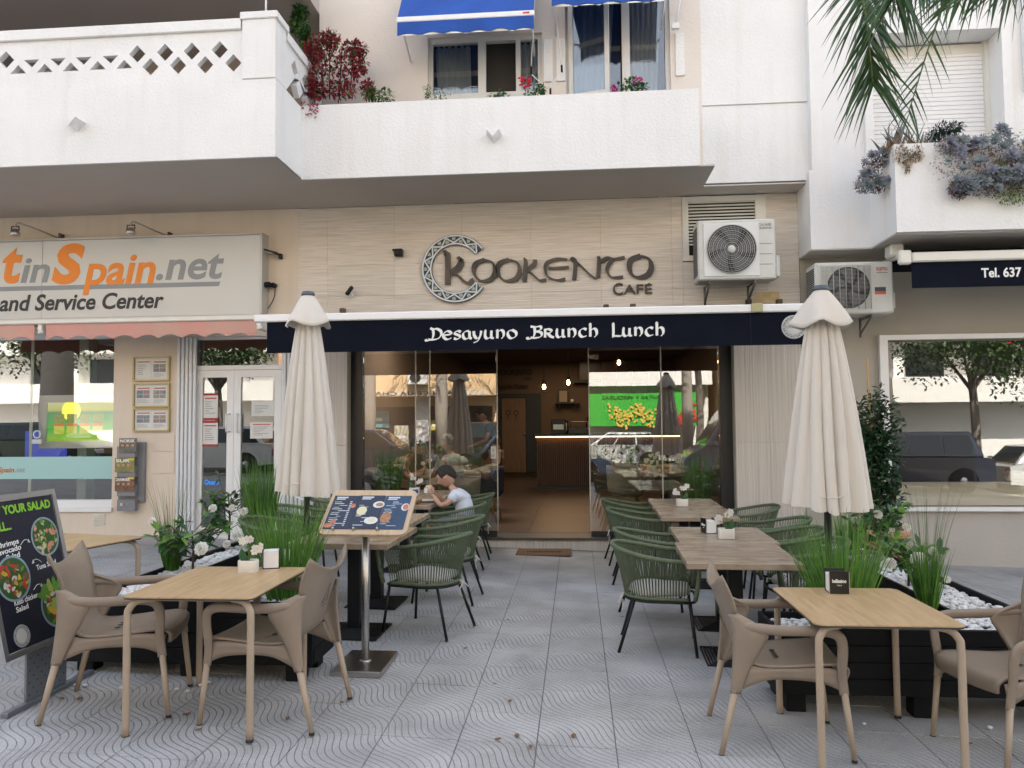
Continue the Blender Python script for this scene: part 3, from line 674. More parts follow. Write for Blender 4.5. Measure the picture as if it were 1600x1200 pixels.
# round emblem printed on the valance
p = U(1240, 510, AY); dk = MB().lathe([(0, .003), (.125, .003), (.125, 0)], 40, (p.x, AY-.0005, 2.640), EMC, ax=Matrix.Rotation(pi/2, 3, 'X')).build('round_print', None, ca_)
ring_emblem(p.x, 2.640, AY-.0035, .118, .078, 0, dk, 'print_ring', m1=EMC, m2=EMB)
text('KOOKENTO', p.x-.10, p.x+.12, 2.628, .026, AY-.006, EMB, dk, 'print_text', ext=.0008, bold=.02)
MATS.pop('x', 0)

# ============================================================= cafe sign
sg = thing('cafe_sign', 'patterned C ring and carved brown KOOKENTO letters with CAFÉ fixed to the ribbed wall', 'sign')
c = U(712.5, 420.5, 10); rO = (U(765, 420, 10)-U(662, 420, 10)).length/2*.93
ring_emblem(c.x, c.z, 9.975, .455, .315, radians(35), sg, 'ring')
def WZ(zx, zy, y=9.975): return U(460+zx/2.5, 300+zy/2.5, y)
LT = mat('carved bronze letter', (.018, .015, .012), .45, col2=(.085, .07, .055), vscale=5, bump=1, bscale=14, coord='Object', metal=.25, stretch=(1, 1, .5))
LTD = mat('dark letter', (.035, .03, .026), .5)
T = lambda a, b_: WZ(a, b_)
K1 = [[(582, 240), (596, 237), (599, 250), (600, 300), (599, 362)], [(643, 268), (650, 262), (652, 275), (640, 298), (612, 318)], [(614, 313), (640, 328), (664, 350), (684, 356), (703, 346)]]
O1 = [[(744, 265), (709, 281), (701, 310), (716, 340), (742, 349), (772, 338), (784, 310), (774, 277), (744, 265)]]
O2 = [[(838, 265), (803, 279), (795, 308), (810, 339), (836, 348), (868, 337), (880, 309), (870, 276), (838, 265)]]
K2 = [[(895, 262), (903, 266), (903, 300), (900, 350)], [(940, 265), (936, 285), (908, 306)], [(910, 303), (934, 325), (958, 345), (984, 344)]]
E1 = [[(1066, 264), (1030, 262), (990, 276), (980, 302), (992, 332), (1030, 345), (1058, 340)], [(992, 298), (1030, 298), (1072, 294)]]
N1 = [[(1080, 268), (1095, 262), (1097, 300), (1093, 344)], [(1094, 266), (1120, 290), (1160, 328), (1184, 338)], [(1186, 252), (1190, 268), (1188, 310), (1186, 334)]]
T1 = [[(1198, 272), (1225, 258), (1255, 262), (1290, 256)], [(1243, 262), (1228, 285), (1222, 308), (1240, 334), (1284, 332)]]
O3 = [[(1352, 250), (1316, 266), (1309, 296), (1322, 326), (1350, 334), (1382, 322), (1394, 294), (1384, 262), (1352, 250)]]
for S, w, mm in ((K1, .092, LT), (O1, .070, LT), (O2, .070, LT), (K2, .064, LT), (E1, .056, LT), (N1, .064, LT), (T1, .058, LT), (O3, .082, LTD)):
    pen(S, w, radians(145), 9.985, .03, mm, 'letter', sg, T, tmin=.34)
a, e = WZ(1245, 402), WZ(1398, 402)
text('C', a.x, WZ(1284, 400).x, a.z, .155, 9.985, LTD, sg, 'letter', ext=.02, bold=.012)
text('AFE', WZ(1286, 400).x, e.x, a.z+.008, .122, 9.985, LTD, sg, 'letter', ext=.02, bold=.012)
q = WZ(1381, 360); MB().box((-.03, -.02, -.007), (.03, 0, .007), rot=Matrix.Rotation(-.5, 3, 'Y')).build('letter', LTD, sg, (q.x, 9.985, q.z+.0))

# ============================================================= small things on the cafe wall
def cam_box(px, py, label, kind, y=9.99, s=1):
    p = U(px, py, y); t = thing('security_camera' if kind == 'camera' else 'wall_light', label, 'camera' if kind == 'camera' else 'light', (p.x, y, p.z))
    return t, p
t, p = cam_box(625, 397, 'black square camera with a knuckle mount left of the ring sign', 'camera')
MB().box((-.06, -.10, -.045), (.055, -.03, .055), bev=.012).build('body', BLACKM, t); MB().lathe([(0, .0), (.022, 0), (.022, .012), (.026, .012)], 16, (0, -.10, 0), RUBBER, ax=Matrix.Rotation(pi/2, 3, 'X')).build('lens', None, t)
MB().tube([(-.07, 0, .05), (-.08, -.04, .05), (-.03, -.06, .03)], .018).build('mount', BLACKM, t)
t, p = cam_box(549, 456, 'small black tilted camera on the ribbed wall above the left umbrella', 'camera')
MB().tube([(-.02, -.13, -.05), (.02, -.05, .05)], .028, 12).build('body', BLACKM, t); MB().tube([(0, 0, -.05), (-.0, -.07, -.01)], .012).lathe([(.035, 0), (.035, .012), (.01, .012)], 12, (0, 0, -.05), ax=Matrix.Rotation(pi/2, 3, 'X')).build('mount', WHITEM, t)
t, p = cam_box(425, 449, 'black bullet camera with a hanging cable beside the grey sign board', 'camera')
MB().tube([(-.12, -.12, .01), (.02, -.10, .02)], .038, 12).build('body', BLACKM, t); MB().tube([(.04, 0, .02), (.04, -.07, .02)], .035, 12).tube([(.04, -.05, .02), (.01, -.1, .02)], .015).build('mount', BLACKM, t)
MB().tube(bez([(.05, -.01, .0), (.03, -.01, -.15), (-.06, -.01, -.3), (-.16, -.01, -.40)]), .006, 6).build('cable', BLACKM, t)
t, p = cam_box(432, 401, 'flat black solar lamp on a short arm above the bullet camera', 'lamp')
MB().box((-.16, -.16, .02), (.06, -.04, .045), rot=Matrix.Rotation(.28, 3, 'Y'), bev=.005).build('head', BLACKM, t)
MB().box((-.13, -.15, .012), (.0, -.05, .019), rot=Matrix.Rotation(.28, 3, 'Y')).build('lens', mat('pale lens', (.6, .55, .45), .4), t); MB().box((.05, -.06, -.04), (.09, 0, .03), bev=.005).build('mount', BLACKM, t)
# sign spotlights over the left board
for i, (a, c, lab) in enumerate(((36, 360, 'chrome spotlight on a curved arm above the orange letter S of the board'), (217, 358, 'chrome spotlight on a straight arm above the end of the word Spain'))):
    p = U(a, c, 9.5); t = thing('sign_spotlight', lab, 'spotlight', (p.x, 9.5, p.z), 0, 'spotlights over the grey sign board')
    MB().lathe([(.045, -.05), (.062, -.04), (.058, .01), (.03, .05), (0, .055)], 18, (-.11, 0, -.03), STEEL).build('head', None, t)
    MB().tube([(-.11-.055, 0, .0), (-.11-.05, 0, .055), (-.11+.05, 0, .055), (-.11+.055, 0, .0)], .008).build('yoke', BLACKM, t)
    MB().tube(bez([(-.11, 0, .055), (-.06, .0, .10), (.08, .2, .05), (.22, .49, -.02)] if i == 0 else [(-.11, 0, .055), (-.07, 0, .10), (.05, .22, .05), (.18, .49, 0)]), .011).build('arm', STEEL, t)
    x = .22 if i == 0 else .18
    MB().box((x-.015, .40, -.06), (x+.015, .495, .06), bev=.004).build('bracket', STEELD, t)
# louvre vent in the cladding
t = thing('louvre_vent', 'cream louvred ventilation grille high on the wall behind the upper air conditioner', 'vent', (1.93, 10, 4.15))
MB().box((-.53, -.02, -.42), (-.45, .04, .42)).box((.40, -.02, -.42), (.53, .04, .42)).box((-.45, -.02, .35), (.40, .04, .42)).box((-.45, -.02, -.42), (.40, .04, -.35)).build('frame', CREAMM, t)
MB().box((-.45, .03, -.35), (.40, .045, .35)).build('backing', DARK, t)
sl = MB().box((-.45, -.004, -.012), (.40, .004, .012), rot=Matrix.Rotation(-.5, 3, 'X')).mesh('louvre'); sl.materials.append(CREAMM)
for k in range(14): link('louvre', sl, t, (0, .012, -.20+k*.042))

# ============================================================= air conditioners
def aircon(loc, w, h, d, label, style):
    t = thing('air_conditioner', label, 'air conditioner', loc)
    CS = mat('aircon casing', (.60, .60, .555), .42, var=.10, vscale=6, dirt=((.36, .34, .28), 7, .66)); GR = mat('fan guard wire', (.42, .42, .39), .45, .4)
    MB().box((0, 0, 0), (w, d, h), bev=.018).build('casing', CS, t)
    R = h*.40; cx = w*.43 if style == 0 else w*.42; cz = h*.50
    X = Matrix.Rotation(pi/2, 3, 'X')
    if style == 0:
        MB().box((cx-R-.035, -.012, cz-R-.03), (cx+R+.035, -.0005, cz+R+.03), bev=.02).build('front_plate', mat('white plastic', (.66, .67, .65), .35), t)
    f = MB().lathe([(0, 0), (R, 0)], 40, (cx, -.0135, cz), DARK, ax=X).build('fan_opening', None, t)
    bl = MB()
    for k in range(5):
        a = k*2*pi/5
        def g(u, v, a=a): r = .05+(R-.07)*u; th = a+(v-.5)*.9+u*.35; return (cx+r*cos(th), -.018-.008*v, cz+r*sin(th))
        bl.grid(g, 6, 4)
    bl.build('fan_blade', mat('fan blade grey', (.10, .10, .11), .5), t)
    gd = MB(); y = -.032
    if style == 0:
        for k in range(11):
            r = R*(k+1.5)/12.5; P = [(cx+r*cos(q*2*pi/36), y+.0, cz+r*sin(q*2*pi/36)) for q in range(36)]; gd.tube(P, .0022 if k % 2 else .0042, 4, closed=True)
        for k in range(40):
            a = k*2*pi/40; a2 = a+.5; gd.tube([(cx+.04*cos(a), y+.003, cz+.04*sin(a)), (cx+R*.55*cos(a+.28), y+.003, cz+R*.55*sin(a+.28)), (cx+R*cos(a2), y+.003, cz+R*sin(a2))], .0016, 3)
        gd.tube([(cx+R*cos(q*2*pi/40), y, cz+R*sin(q*2*pi/40)) for q in range(40)], .007, 5, closed=True)
        gd.build('fan_guard', GR, t)
        MB().lathe([(0, .02), (.045, .018), (.05, 0)], 24, (cx, y+.01, cz), CS, ax=X).build('guard_hub', None, t)
        for k in range(3): MB().box((w*.76, -.006, h*(.24+k*.17)), (w*.95, 0, h*(.24+k*.17)+.010), bev=.003).build('vent_slot', mat('casing shadow groove', (.35, .35, .33), .5), t)
        PG = mat('grey print', (.16, .17, .17), .6)
        text('MOVAIR', w*.735, w*.95, h*.875, .034, -.003, PG, t, bold=.0, ext=.001); text('INVERTER', w*.80, w*.95, h*.825, .022, -.003, PG, t, ext=.001)
        MB().box((w+.0005, .05, .03), (w+.06, d-.04, .30), bev=.02).build('valve_cover', CS, t)
    else:
        x0, x1, z0, z1 = .06, w*.70, .05, h-.05
        MB().box((x0-.03, -.010, z0-.02), (x1+.012, -.0005, z1+.02), bev=.01).build('front_plate', CS, t)
        for k in range(9): x = x0+(x1-x0)*k/8; gd.tube([(x, y, z0), (x, y, z1)], .005, 4)
        for k in range(34): z = z0+(z1-z0)*k/33; gd.tube([(x0, y+.004, z), (x1, y+.004, z)], .0022, 3)
        gd.build('fan_guard', GR, t)
        RD = mat('red print', (.55, .11, .06), .6)
        text('FUJITSU', w*.79, w*.93, h*.82, .038, -.002, RD, t, bold=.02, ext=.001); MB().box((w*.79, -.002, h*.77), (w*.93, -.0003, h*.785)).build('label_line', mat('olive print', (.25, .24, .1), .6), t)
        MB().box((w*.76, -.003, h*.42), (w*.90, -.0004, h*.50)).build('label_dark', mat('dark label', (.05, .07, .09), .5), t)
        MB().box((w*.76, -.003, h*.36), (w*.90, -.0004, h*.418)).build('label_red', RD, t)
        MB().box((w+.0005, .08, .06), (w+.05, d-.04, .26), bev=.02).build('valve_cover', CS, t)
    sd_ = MB()
    for k in range(22): sd_.box((-.006, .03, h*.10+k*h*.037), (-.0005, d-.03, h*.10+k*h*.037+.012))
    sd_.build('side_grille', mat('coil grey', (.06, .06, .055), .6), t)
    for x in (w*.16, w*.74):
        MB().tube([(x, d+.10, -.02), (x, .05, -.02)], .016, 4).tube([(x, d+.10, -.20), (x, .10, -.035)], .016, 4).tube([(x, d+.085, -.24), (x, d+.085, 0)], .016, 4).build('bracket', mat('grey bracket', (.20, .19, .17), .5, .5, var=.3), t)
    return t
aircon((1.50, 9.42, 3.37), .93, .74, .36, 'white air conditioner with round ringed fan guard mounted on the ribbed wall above the awning', 0)
aircon((2.86, 9.36, 2.92), .90, .62, .36, 'older beige air conditioner with square wire guard behind the right umbrella top', 1)
# bare patch in the cladding under the air conditioner
p, q = U(1178, 456, 9.99), U(1218, 474, 9.99)
MB().box((p.x, 9.994, q.z), (q.x, 9.9989, p.z)).build('bare_patch', mat('bare wall patch', (.62, .55, .40), .9, col2=(.58, .38, .12), vscale=9), BL)
for (a, c) in ((535, 484), (947, 478), (989, 477), (1170, 470), (1218, 470)):
    p = U(a, c, 9.95); MB().box((p.x-.035, 9.93, p.z-.04), (p.x+.035, 9.9985, p.z+.02), bev=.006).build('bracket', mat('rusty bracket', (.16, .12, .09), .8, var=.5, vscale=30), ca_)

# ============================================================= left shop
sb = thing('sign_board', 'long grey shop board with orange and grey lettering above the faded pink awning', 'sign board')
p, q = U(410, 366, 9.78), U(410, 490, 9.78); z0, z1 = q.z, p.z; xr = p.x
SBM = mat('grey sign panel', (.62, .625, .595), .42, var=.05, vscale=1.1, dirt=((.38, .38, .35), 1.6, .66))
jx = U(64, 430, 9.78).x
MB().box((-9.5, 9.80, z0), (jx-.002, 9.99, z1), bev=.004).build('panel', SBM, sb); MB().box((jx+.002, 9.80, z0), (xr-.03, 9.99, z1), bev=.004).build('panel', SBM, sb)
MB().box((-9.5, 9.775, z1+.001), (xr, 9.99, z1+.03), bev=.006).box((-9.5, 9.775, z0-.04), (xr, 9.99, z0-.001), bev=.006).box((xr-.0295, 9.775, z0), (xr, 9.99, z1), bev=.004).build('frame', mat('sign frame', (.52, .51, .47), .5, .2), sb)
OR = mat('orange print', (.80, .24, .01), .5); GY = mat('sign grey print', (.26, .28, .295), .5); BK = mat('black print', (.018, .018, .018), .5)
def SZ(zx, zy): return U(zx*.3, 330+zy*.3, 9.795)
def stext(s, zx0, zx1, zyb, zyt, m, bold=.035, shear=.0, nm='lettering'):
    a, c, d = SZ(zx0, zyb), SZ(zx1, zyb), SZ(zx0, zyt); z0_ = SZ((zx0+zx1)/2, zyb).z
    return text(s, a.x, c.x, z0_, d.z-a.z, 9.798, m, sb, nm, bold=bold, shear=shear)
stext('t', 10, 114, 367, 188, OR, .03, .2); stext('in', 106, 258, 368, 244, GY, .02, .2)
stext('S', 268, 438, 366, 168, OR, .05, .2); stext('pain', 430, 810, 376, 228, OR, .022, .2); stext('.net', 812, 1166, 350, 224, GY, .022, .2)
stext('and Service Center', -4, 853, 510, 428, BK, .025, .2)
p, q = SZ(-200, 412), SZ(1140, 390); r_ = SZ(1140, 366); MB().add([(-9, 9.7985, q.z), (q.x, 9.7985, q.z), (q.x+.02, 9.7985, r_.z), (-9, 9.7985, r_.z)], [(0, 1, 2, 3)]).build('underline', GY, sb)
pa = thing('pink_awning', 'faded pink scalloped valance of the closed awning over the left shop', 'awning')
def PZ(px, py): return U(px, py, 9.2)
zb = PZ(300, 525).z; zt = PZ(300, 502).z
for (a, c) in ((-120, 54), (72, 401)):
    o = awning_valance(MB(), PZ(a, 500).x, PZ(c, 500).x, 9.2, zb-.02, zt, .05, .30, wav=.008).build('valance', PINK, pa)
MB().box((-9.5, 9.17, zt), (PZ(402, 500).x, 9.26, zt+.06), bev=.012).build('front_bar', CREAMM, pa)
MB().box((-9.5, 9.26, zt+.03), (-4.35, 9.72, zt+.042)).build('canopy', PINK, pa)
MB().tube([(-9.5, 9.72, zt+.05), (-4.33, 9.72, zt+.05)], .06, 10).build('roller', CREAMM, pa)
for x in (PZ(62, 500).x, PZ(404, 500).x): MB().box((x-.03, 9.2, zt-.12), (x+.03, 9.72, zt+.02), bev=.01).tube([(x-.03, 9.22, zt-.05), (x+.05, 9.2, zt-.11)], .02).build('arm_joint', CREAMM, pa)

# window of the left shop
GL = thing('shop_window', 'large left shop window with teal band and white framed screen behind the glass', 'window')
MB().box((-9.4, 10.02, .56), (-6.30, 10.14, .66), bev=.006).box((-9.4, 9.965, .50), (-6.28, 10.02, .565), bev=.005).box((-9.4, 10.04, 2.87), (-6.3, 10.14, 2.95)).build('frame', WHITEM, GL)
MB().box((-9.4, 10.08, .66), (-7.553, 10.088, 2.87)).box((-7.547, 10.08, .66), (-6.3, 10.088, 2.87)).build('pane', GLASS, GL)
MB().box((-7.57, 10.085, .66), (-7.53, 10.10, 2.87)).build('glazing_joint', mat('pale sealant', (.5, .54, .5), .5), GL)
jx2 = U(64, 650, 10.08).x
TEAL = mat('teal foil', (.34, .56, .54), .5)
p, q = U(0, 714, 10.09), U(171, 748, 10.09)
tb = MB().box((-9.4, 10.0765, q.z), (-6.305, 10.079, p.z)).build('teal_band', TEAL, GL)
ORD = mat('orange foil print', (.42, .13, .02), .6)
a = U(-3, 738, 10.0765); text('Spain', U(-4, 738, 10.07).x, U(22, 738, 10.07).x, a.z, .07, 10.0758, ORD, GL, bold=.03, shear=.2, ext=.001); text('.net', U(23, 738, 10.07).x, U(39, 738, 10.07).x, a.z, .06, 10.0758, MATS['sign grey print'], GL, bold=.01, shear=.2, ext=.001)
# framed screen
p, q = U(64, 618, 10.25), U(172, 700, 10.25); sc = thing('window_screen', 'white framed screen showing green and yellow property adverts in the left shop window', 'screen')
fw_ = .10
bars(MB(), p.x, -6.1, q.z, p.z, 10.22, 10.30, fw_).build('frame', mat('silver white frame', (.62, .63, .68), .4), sc)
SM = mat('advert screen', (.30, .60, .05), .3); nt = SM.node_tree; bb = nt.nodes['Principled BSDF']
g = nn(nt, 'ShaderNodeTexCoord'); sp = nn(nt, 'ShaderNodeSeparateXYZ'); nt.links.new(g.outputs['Generated'], sp.inputs[0]); cr = nn(nt, 'ShaderNodeValToRGB')
nt.links.new(sp.outputs[2], cr.inputs[0]); e = cr.color_ramp.elements; e[0].position = 0; e[0].color = (.36, .55, .03, 1); e[1].position = 1; e[1].color = (.55, .62, .35, 1)
for ps, cl in ((.32, (.05, .42, .03, 1)), (.55, (.03, .32, .06, 1)), (.74, (.02, .24, .10, 1)), (.80, (.5, .5, .12, 1))): x = e.new(ps); x.color = cl
nt.links.new(cr.outputs[0], bb.inputs['Base Color']); nt.links.new(cr.outputs[0], bb.inputs['Emission Color']); bb.inputs['Emission Strength'].default_value = .15
MB().box((p.x+fw_, 10.26, q.z+fw_), (-6.1-fw_, 10.27, p.z-fw_)).build('display', SM, sc)
for k in range(4):
    x = p.x+fw_+.10+k*.19; z = q.z+fw_+.10
    MB().box((x, 10.255, z), (x+.15, 10.2595, z+.11)).build('advert_text', mat('advert yellow', (.55, .6, .06), .5, emit=(.55, .6, .06), es=.15), sc)
    MB().box((x, 10.255, z+.11), (x+.15, 10.2595, z+.15)).build('advert_band', mat('advert orange', (.62, .16, .03), .5, emit=(.6, .15, .02), es=.15), sc)
    MB().box((x, 10.255, z+.15), (x+.15, 10.2595, z+.28)).build('advert_photo', mat('advert photo', (.25, .30, .05), .5, col2=(.05, .09, .02), vscale=40, emit=(.06, .08, .01), es=.6), sc)
MB().lathe([(0, .0), (.14, .0)], 28, (p.x+.45, 10.256, p.z-fw_-.12), mat('advert sun', (.6, .55, .05), .5, emit=(.6, .55, .05), es=.5), ax=Matrix.Rotation(pi/2, 3, 'X')).build('advert_picture', None, sc)
# interior column, radiator, desk with monitor
MB().box((U(128, 700, 10.5).x, 10.4, .2), (U(142, 700, 10.5).x, 10.6, 3)).build('inner_column', mat('pale green column', (.33, .46, .41), .6), GL)
MB().box((-9.4, 10.26, .1), (-3.8, 10.30, .12)).build('inner_floor_edge', DARK, GL)
dm = thing('desk_monitor', 'dark blue monitor glowing dimly behind the left shop window', 'monitor', (-7.75, 10.9, .3))
MB().box((-.5, 0, .85), (.15, .04, 1.3), bev=.01).build('screen', mat('dim blue screen', (.01, .02, .12), .3, emit=(.02, .03, .22), es=.5), dm); MB().box((-.2, 0, .75), (-.1, .03, .85)).box((-.35, -.1, .73), (.05, .15, .745)).build('stand', BLACKM, dm)
dk_ = thing('office_desk', 'dark desk standing behind the left shop window', 'desk', (-7.9, 10.9, .15)); MB().box((-1.2, -.3, .84), (.9, .5, .87)).build('desktop', mat('dark desk', (.05, .045, .04), .5), dk_)
for x in (-1.15, .85): MB().box((x-.02, -.3, 0), (x+.02, .5, .84)).build('leg', MATS['dark desk'], dk_)
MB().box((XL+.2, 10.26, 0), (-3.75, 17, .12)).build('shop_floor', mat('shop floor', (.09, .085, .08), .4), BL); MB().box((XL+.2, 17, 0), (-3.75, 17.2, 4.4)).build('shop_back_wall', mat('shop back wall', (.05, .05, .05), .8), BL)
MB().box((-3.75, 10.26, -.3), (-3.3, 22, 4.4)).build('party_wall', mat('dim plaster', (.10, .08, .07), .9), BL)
# small stickers on window
p = U(57, 690, 10.07); MB().box((p.x-.07, 10.072, p.z-.03), (p.x+.07, 10.0775, p.z+.03)).build('sticker', mat('sticker', (.5, .5, .48), .5), GL)
MB().lathe([(.04, 0), (.06, 0)], 20, (p.x, 10.074, p.z+.1), MATS['sticker'], ax=Matrix.Rotation(pi/2, 3, 'X')).build('sticker', None, GL)
text('SCOOT UPP', p.x-.065, p.x+.065, p.z-.02, .03, 10.073, BK, GL, ext=.0005)

# double door of the left shop
dr = thing('shop_door', 'white framed double glass door with notices between the corrugated guides', 'door')
def DP(px, py): return U(px, py, 10.06)
x0, x1 = DP(303, 640).x, DP(441, 640).x; zt_, zb_ = DP(303, 531).z, .13; xm = DP(366, 640).x; tr0 = DP(303, 572).z
bars(MB(), x0-.03, x1+.05, zb_, zt_+.05, 10.04, 10.12, .055).box((x0+.025, 10.04, tr0-.06), (x1-.005, 10.12, tr0)).build('frame', WHITEM, dr)
MB().box((x0+.025, 10.075, tr0), (x1-.005, 10.08, zt_)).build('transom_pane', GLASSD, dr)
for (a, c, h) in ((x0+.03, xm-.002, 1), (xm+.002, x1-.01, -1)):
    lf = bars(MB(), a, c, zb_+.06, tr0-.065, 10.045, 10.10, .095).build('leaf', WHITEM, dr)
    MB().box((a+.095, 10.07, zb_+.155), (c-.095, 10.076, tr0-.16)).build('pane', GLASSD, lf)
    hx = (c-.05) if h > 0 else (a+.05); hz = U(350, 661, 10).z
    MB().tube([(hx, 10.045, hz-.12), (hx-h*.02, 9.98, hz-.12), (hx-h*.02, 9.98, hz+.12), (hx, 10.045, hz+.12)], .013, 8).build('handle', WHITEM, lf)
text('Otero', DP(319, 757).x, DP(342, 757).x, DP(330, 757).z, .066, 10.066, mat('glowing blue print', (.02, .22, .62), .5, emit=(.01, .12, .4), es=.3), dr, bold=.03, ext=.001)  # these printed letters also get a weak emission of their own
PAPER = mat('paper', (.66, .66, .62), .8); REDP = mat('red print strip', (.35, .02, .03), .6)
def poster(px0, py0, px1, py1, y, label, style, name='poster', cat='poster', parent=None):
    p, q = U(px0, py0, y), U(px1, py1, y); t = parent or thing(name, label, cat)
    w, h = q.x-p.x, p.z-q.z
    MB().box((p.x, y, q.z), (q.x, y+.003, p.z)).build('sheet', PAPER, t)
    r = random.Random(px0*7+py0)
    if style != 'notice':
        MB().box((p.x+w*.12, y-.0012, p.z-h*.16), (q.x-w*.10, y-.0003, p.z-h*.10)).build('red_title', mat('red title', (.45, .06, .05), .6), t)
    lines = MB()
    if style == 'house':
        for k in range(4):
            a = p.x+w*(.08+.42*(k % 2)); c = p.z-h*(.24+.22*(k//2))
            MB().box((a, y-.0012, c-h*.20), (a+w*.40, y-.0003, c)).build('photo', mat('house photo %s' % 'abcd'[r.randint(0, 3)], (r.uniform(.05, .2), r.uniform(.12, .25), r.uniform(.2, .35)), .6, col2=(r.uniform(.2, .5), r.uniform(.2, .4), r.uniform(.15, .3)), vscale=30, coord='Object'), t)
        for k in range(5): lines.box((p.x+w*.1, y-.001, p.z-h*(.74+.045*k)), (p.x+w*r.uniform(.5, .9), y-.0003, p.z-h*(.725+.045*k)))
    else:
        for k in range(6): lines.box((p.x+w*.14, y-.001, p.z-h*(.30+.10*k)), (p.x+w*r.uniform(.4, .86), y-.0003, p.z-h*(.27+.10*k)))
    lines.build('text_lines', mat('faint print', (.28, .28, .30), .7), t)
    if style == 'redframe':
        MB().box((p.x, y-.0012, p.z), (q.x, y+.003, p.z+.03)).box((p.x, y-.0012, q.z-.03), (q.x, y+.003, q.z)).build('red_edge', REDP, t)
    return t
poster(318, 618, 340, 653, 10.062, 'upper red edged notice in the left leaf of the white shop door', 'redframe')
poster(317, 661, 340, 694, 10.062, 'lower red edged notice in the left leaf of the white shop door', 'redframe')
poster(393, 627, 428, 650, 10.062, 'upper white notice in the right leaf of the white shop door', 'notice')
poster(391, 660, 426, 685, 10.062, 'lower white notice with red title in the right leaf of the shop door', 'plain')
# six house adverts in a gold frame
nb_ = thing('notice_board', 'gold framed board holding six property sheets on the cream pillar', 'notice board')
GOLD = mat('gold frame', (.42, .33, .15), .45, .4)
for k, (a, c) in enumerate(((558, 595), (599, 636), (638, 674))):
    p, q = U(208.5, a, 9.98), U(265, c, 9.98); bars(MB(), p.x, q.x, q.z, p.z, 9.962, 9.998, .018).build('frame', GOLD, nb_); MB().box((p.x+.018, 9.99, q.z+.018), (q.x-.018, 9.998, p.z-.018)).build('backing', PAPER, nb_)
    poster(212, a+4, 236, c-4, 9.985, '', 'house' if k else 'plain', parent=nb_); poster(238, a+4, 261, c-4, 9.985, '', 'house', parent=nb_)
# magazine rack
mr = thing('magazine_rack', 'grey wall rack with four pockets of magazines on the cream pillar', 'magazine rack')
def MP(zx, zy): return U(180+zx/4.62, 540+zy/4.615, 9.9)
p, q = MP(12, 698), MP(192, 1132); GREYP = mat('grey plastic', (.20, .20, .21), .5)
MB().box((p.x, 9.95, q.z), (q.x, 9.997, p.z), bev=.004).build('back_panel', GREYP, mr)
for k, (zy, t_) in enumerate(((668, 'NORSK'), (810, 'SUR'), (945, 'DANMARK'), (1050, ''))):
    a, c = MP(18, zy), MP(150, zy+130)
    MB().box((a.x+.01, 9.87, c.z-.02), (c.x, 9.948, c.z+(a.z-c.z)*.55), bev=.003).build('pocket', GREYP, mr)
    if k < 3:
        z0_ = c.z+.03; z1_ = a.z; r = random.Random(k); x0_, x1_ = a.x+.01-(.02 if k else -.04), c.x+(.03 if k == 0 else 0)
        mg = MB().box((x0_, 9.853, z1_-.19), (x1_, 9.8685, z1_), bev=.001).build('magazine', mat('magazine cover %s' % 'abc'[k], [(.05, .09, .08), (.30, .24, .08), (.03, .03, .04)][k], .35, col2=[(.20, .14, .10), (.10, .14, .04), (.30, .14, .05)][k], vscale=18), mr)
        text(t_, x0_+.015, x1_-.06 if k else x1_-.02, z1_-.055, .04, 9.8525, LETW, mg, 'magazine_title', ext=.0006, bold=.02)
        for j in range(3): MB().lathe([(0, .001), (.02, .001)], 12, (x0_+.05+j*.07, 9.8525, z1_-.095), mat('print face', (.5, .25, .15), .6), ax=Matrix.Rotation(pi/2, 3, 'X')).build('cover_photo', None, mg)
        if k: MB().box((x1_-.09, 9.852, z1_-.03), (x1_, 9.8525, z1_-.005)).build('cover_strip', mat('yellow print', (.65, .5, .05), .5), mg)
    else:
        for j, cl in enumerate(((.55, .55, .55), (.5, .1, .05), (.05, .35, .5))): MB().box((a.x+.06+j*.04, 9.865, c.z+.05), (a.x+.09+j*.04, 9.8695, c.z+.085)).build('logo_square', mat('logo square %s' % 'abc'[j], cl, .5), mr)

# ============================================================= right shop
ra = thing('right_awning', 'black awning with white bar and telephone lettering over the right shop window', 'awning')
x0 = 3.78; p = U(1425, 410, 8.9)
MB().box((x0, 8.865, p.z), (9, 8.95, p.z+.11), bev=.015).build('front_bar', CREAMM, ra)
awning_valance(MB(), x0, 9, 8.91, U(1425, 450, 8.9).z, p.z, m=None).build('valance', NAVY, ra)
MB().box((x0, 8.95, p.z+.07), (9, 9.85, p.z+.08)).build('canopy', NAVY, ra); MB().tube([(x0, 9.4, p.z+.16), (9, 9.4, p.z+.16)], .08, 10).build('roller', NAVY, ra)
MB().tube([(x0-.06, 8.9, p.z+.05), (x0-.02, 9.2, p.z+.12), (x0-.02, 9.6, p.z+.15)], .028, 8).box((x0-.10, 9.2, p.z+.14), (x0+.05, 9.4, p.z+.29), bev=.02).box((x0-.14, 8.87, p.z-.02), (x0-.001, 8.95, p.z+.14), bev=.02).build('arm', CREAMM, ra)
a, c = U(1534, 433, 8.9), U(1597, 433, 8.9); text('Tel. 637', a.x, c.x, a.z, .105, 8.9075, LETW, ra, bold=.025)
rw = thing('right_window', 'wide white framed right shop window with a pale sofa behind the glass', 'window')
MB().box((3.80, 9.94, .57), (3.90, 9.999, 2.72)).box((3.90, 9.94, 2.66), (9.0, 9.999, 2.72)).box((3.90, 9.94, .545), (9.0, 9.999, .575)).build('frame', WHITEM, rw)
MB().box((3.79, 9.90, .53), (9.0, 9.939, .57), bev=.004).build('sill', WHITEM, rw)
MB().box((3.905, 10.10, .57), (9.0, 10.108, 2.66)).build('pane', GLASS, rw)
sf = thing('sofa', 'pale cream sofa seen from behind through the right shop window', 'sofa', (6.0, 10.29, -.07))
SOF = mat('cream sofa cloth', (.86, .83, .70), .85, sheen=.3, bump=.4, bscale=60)
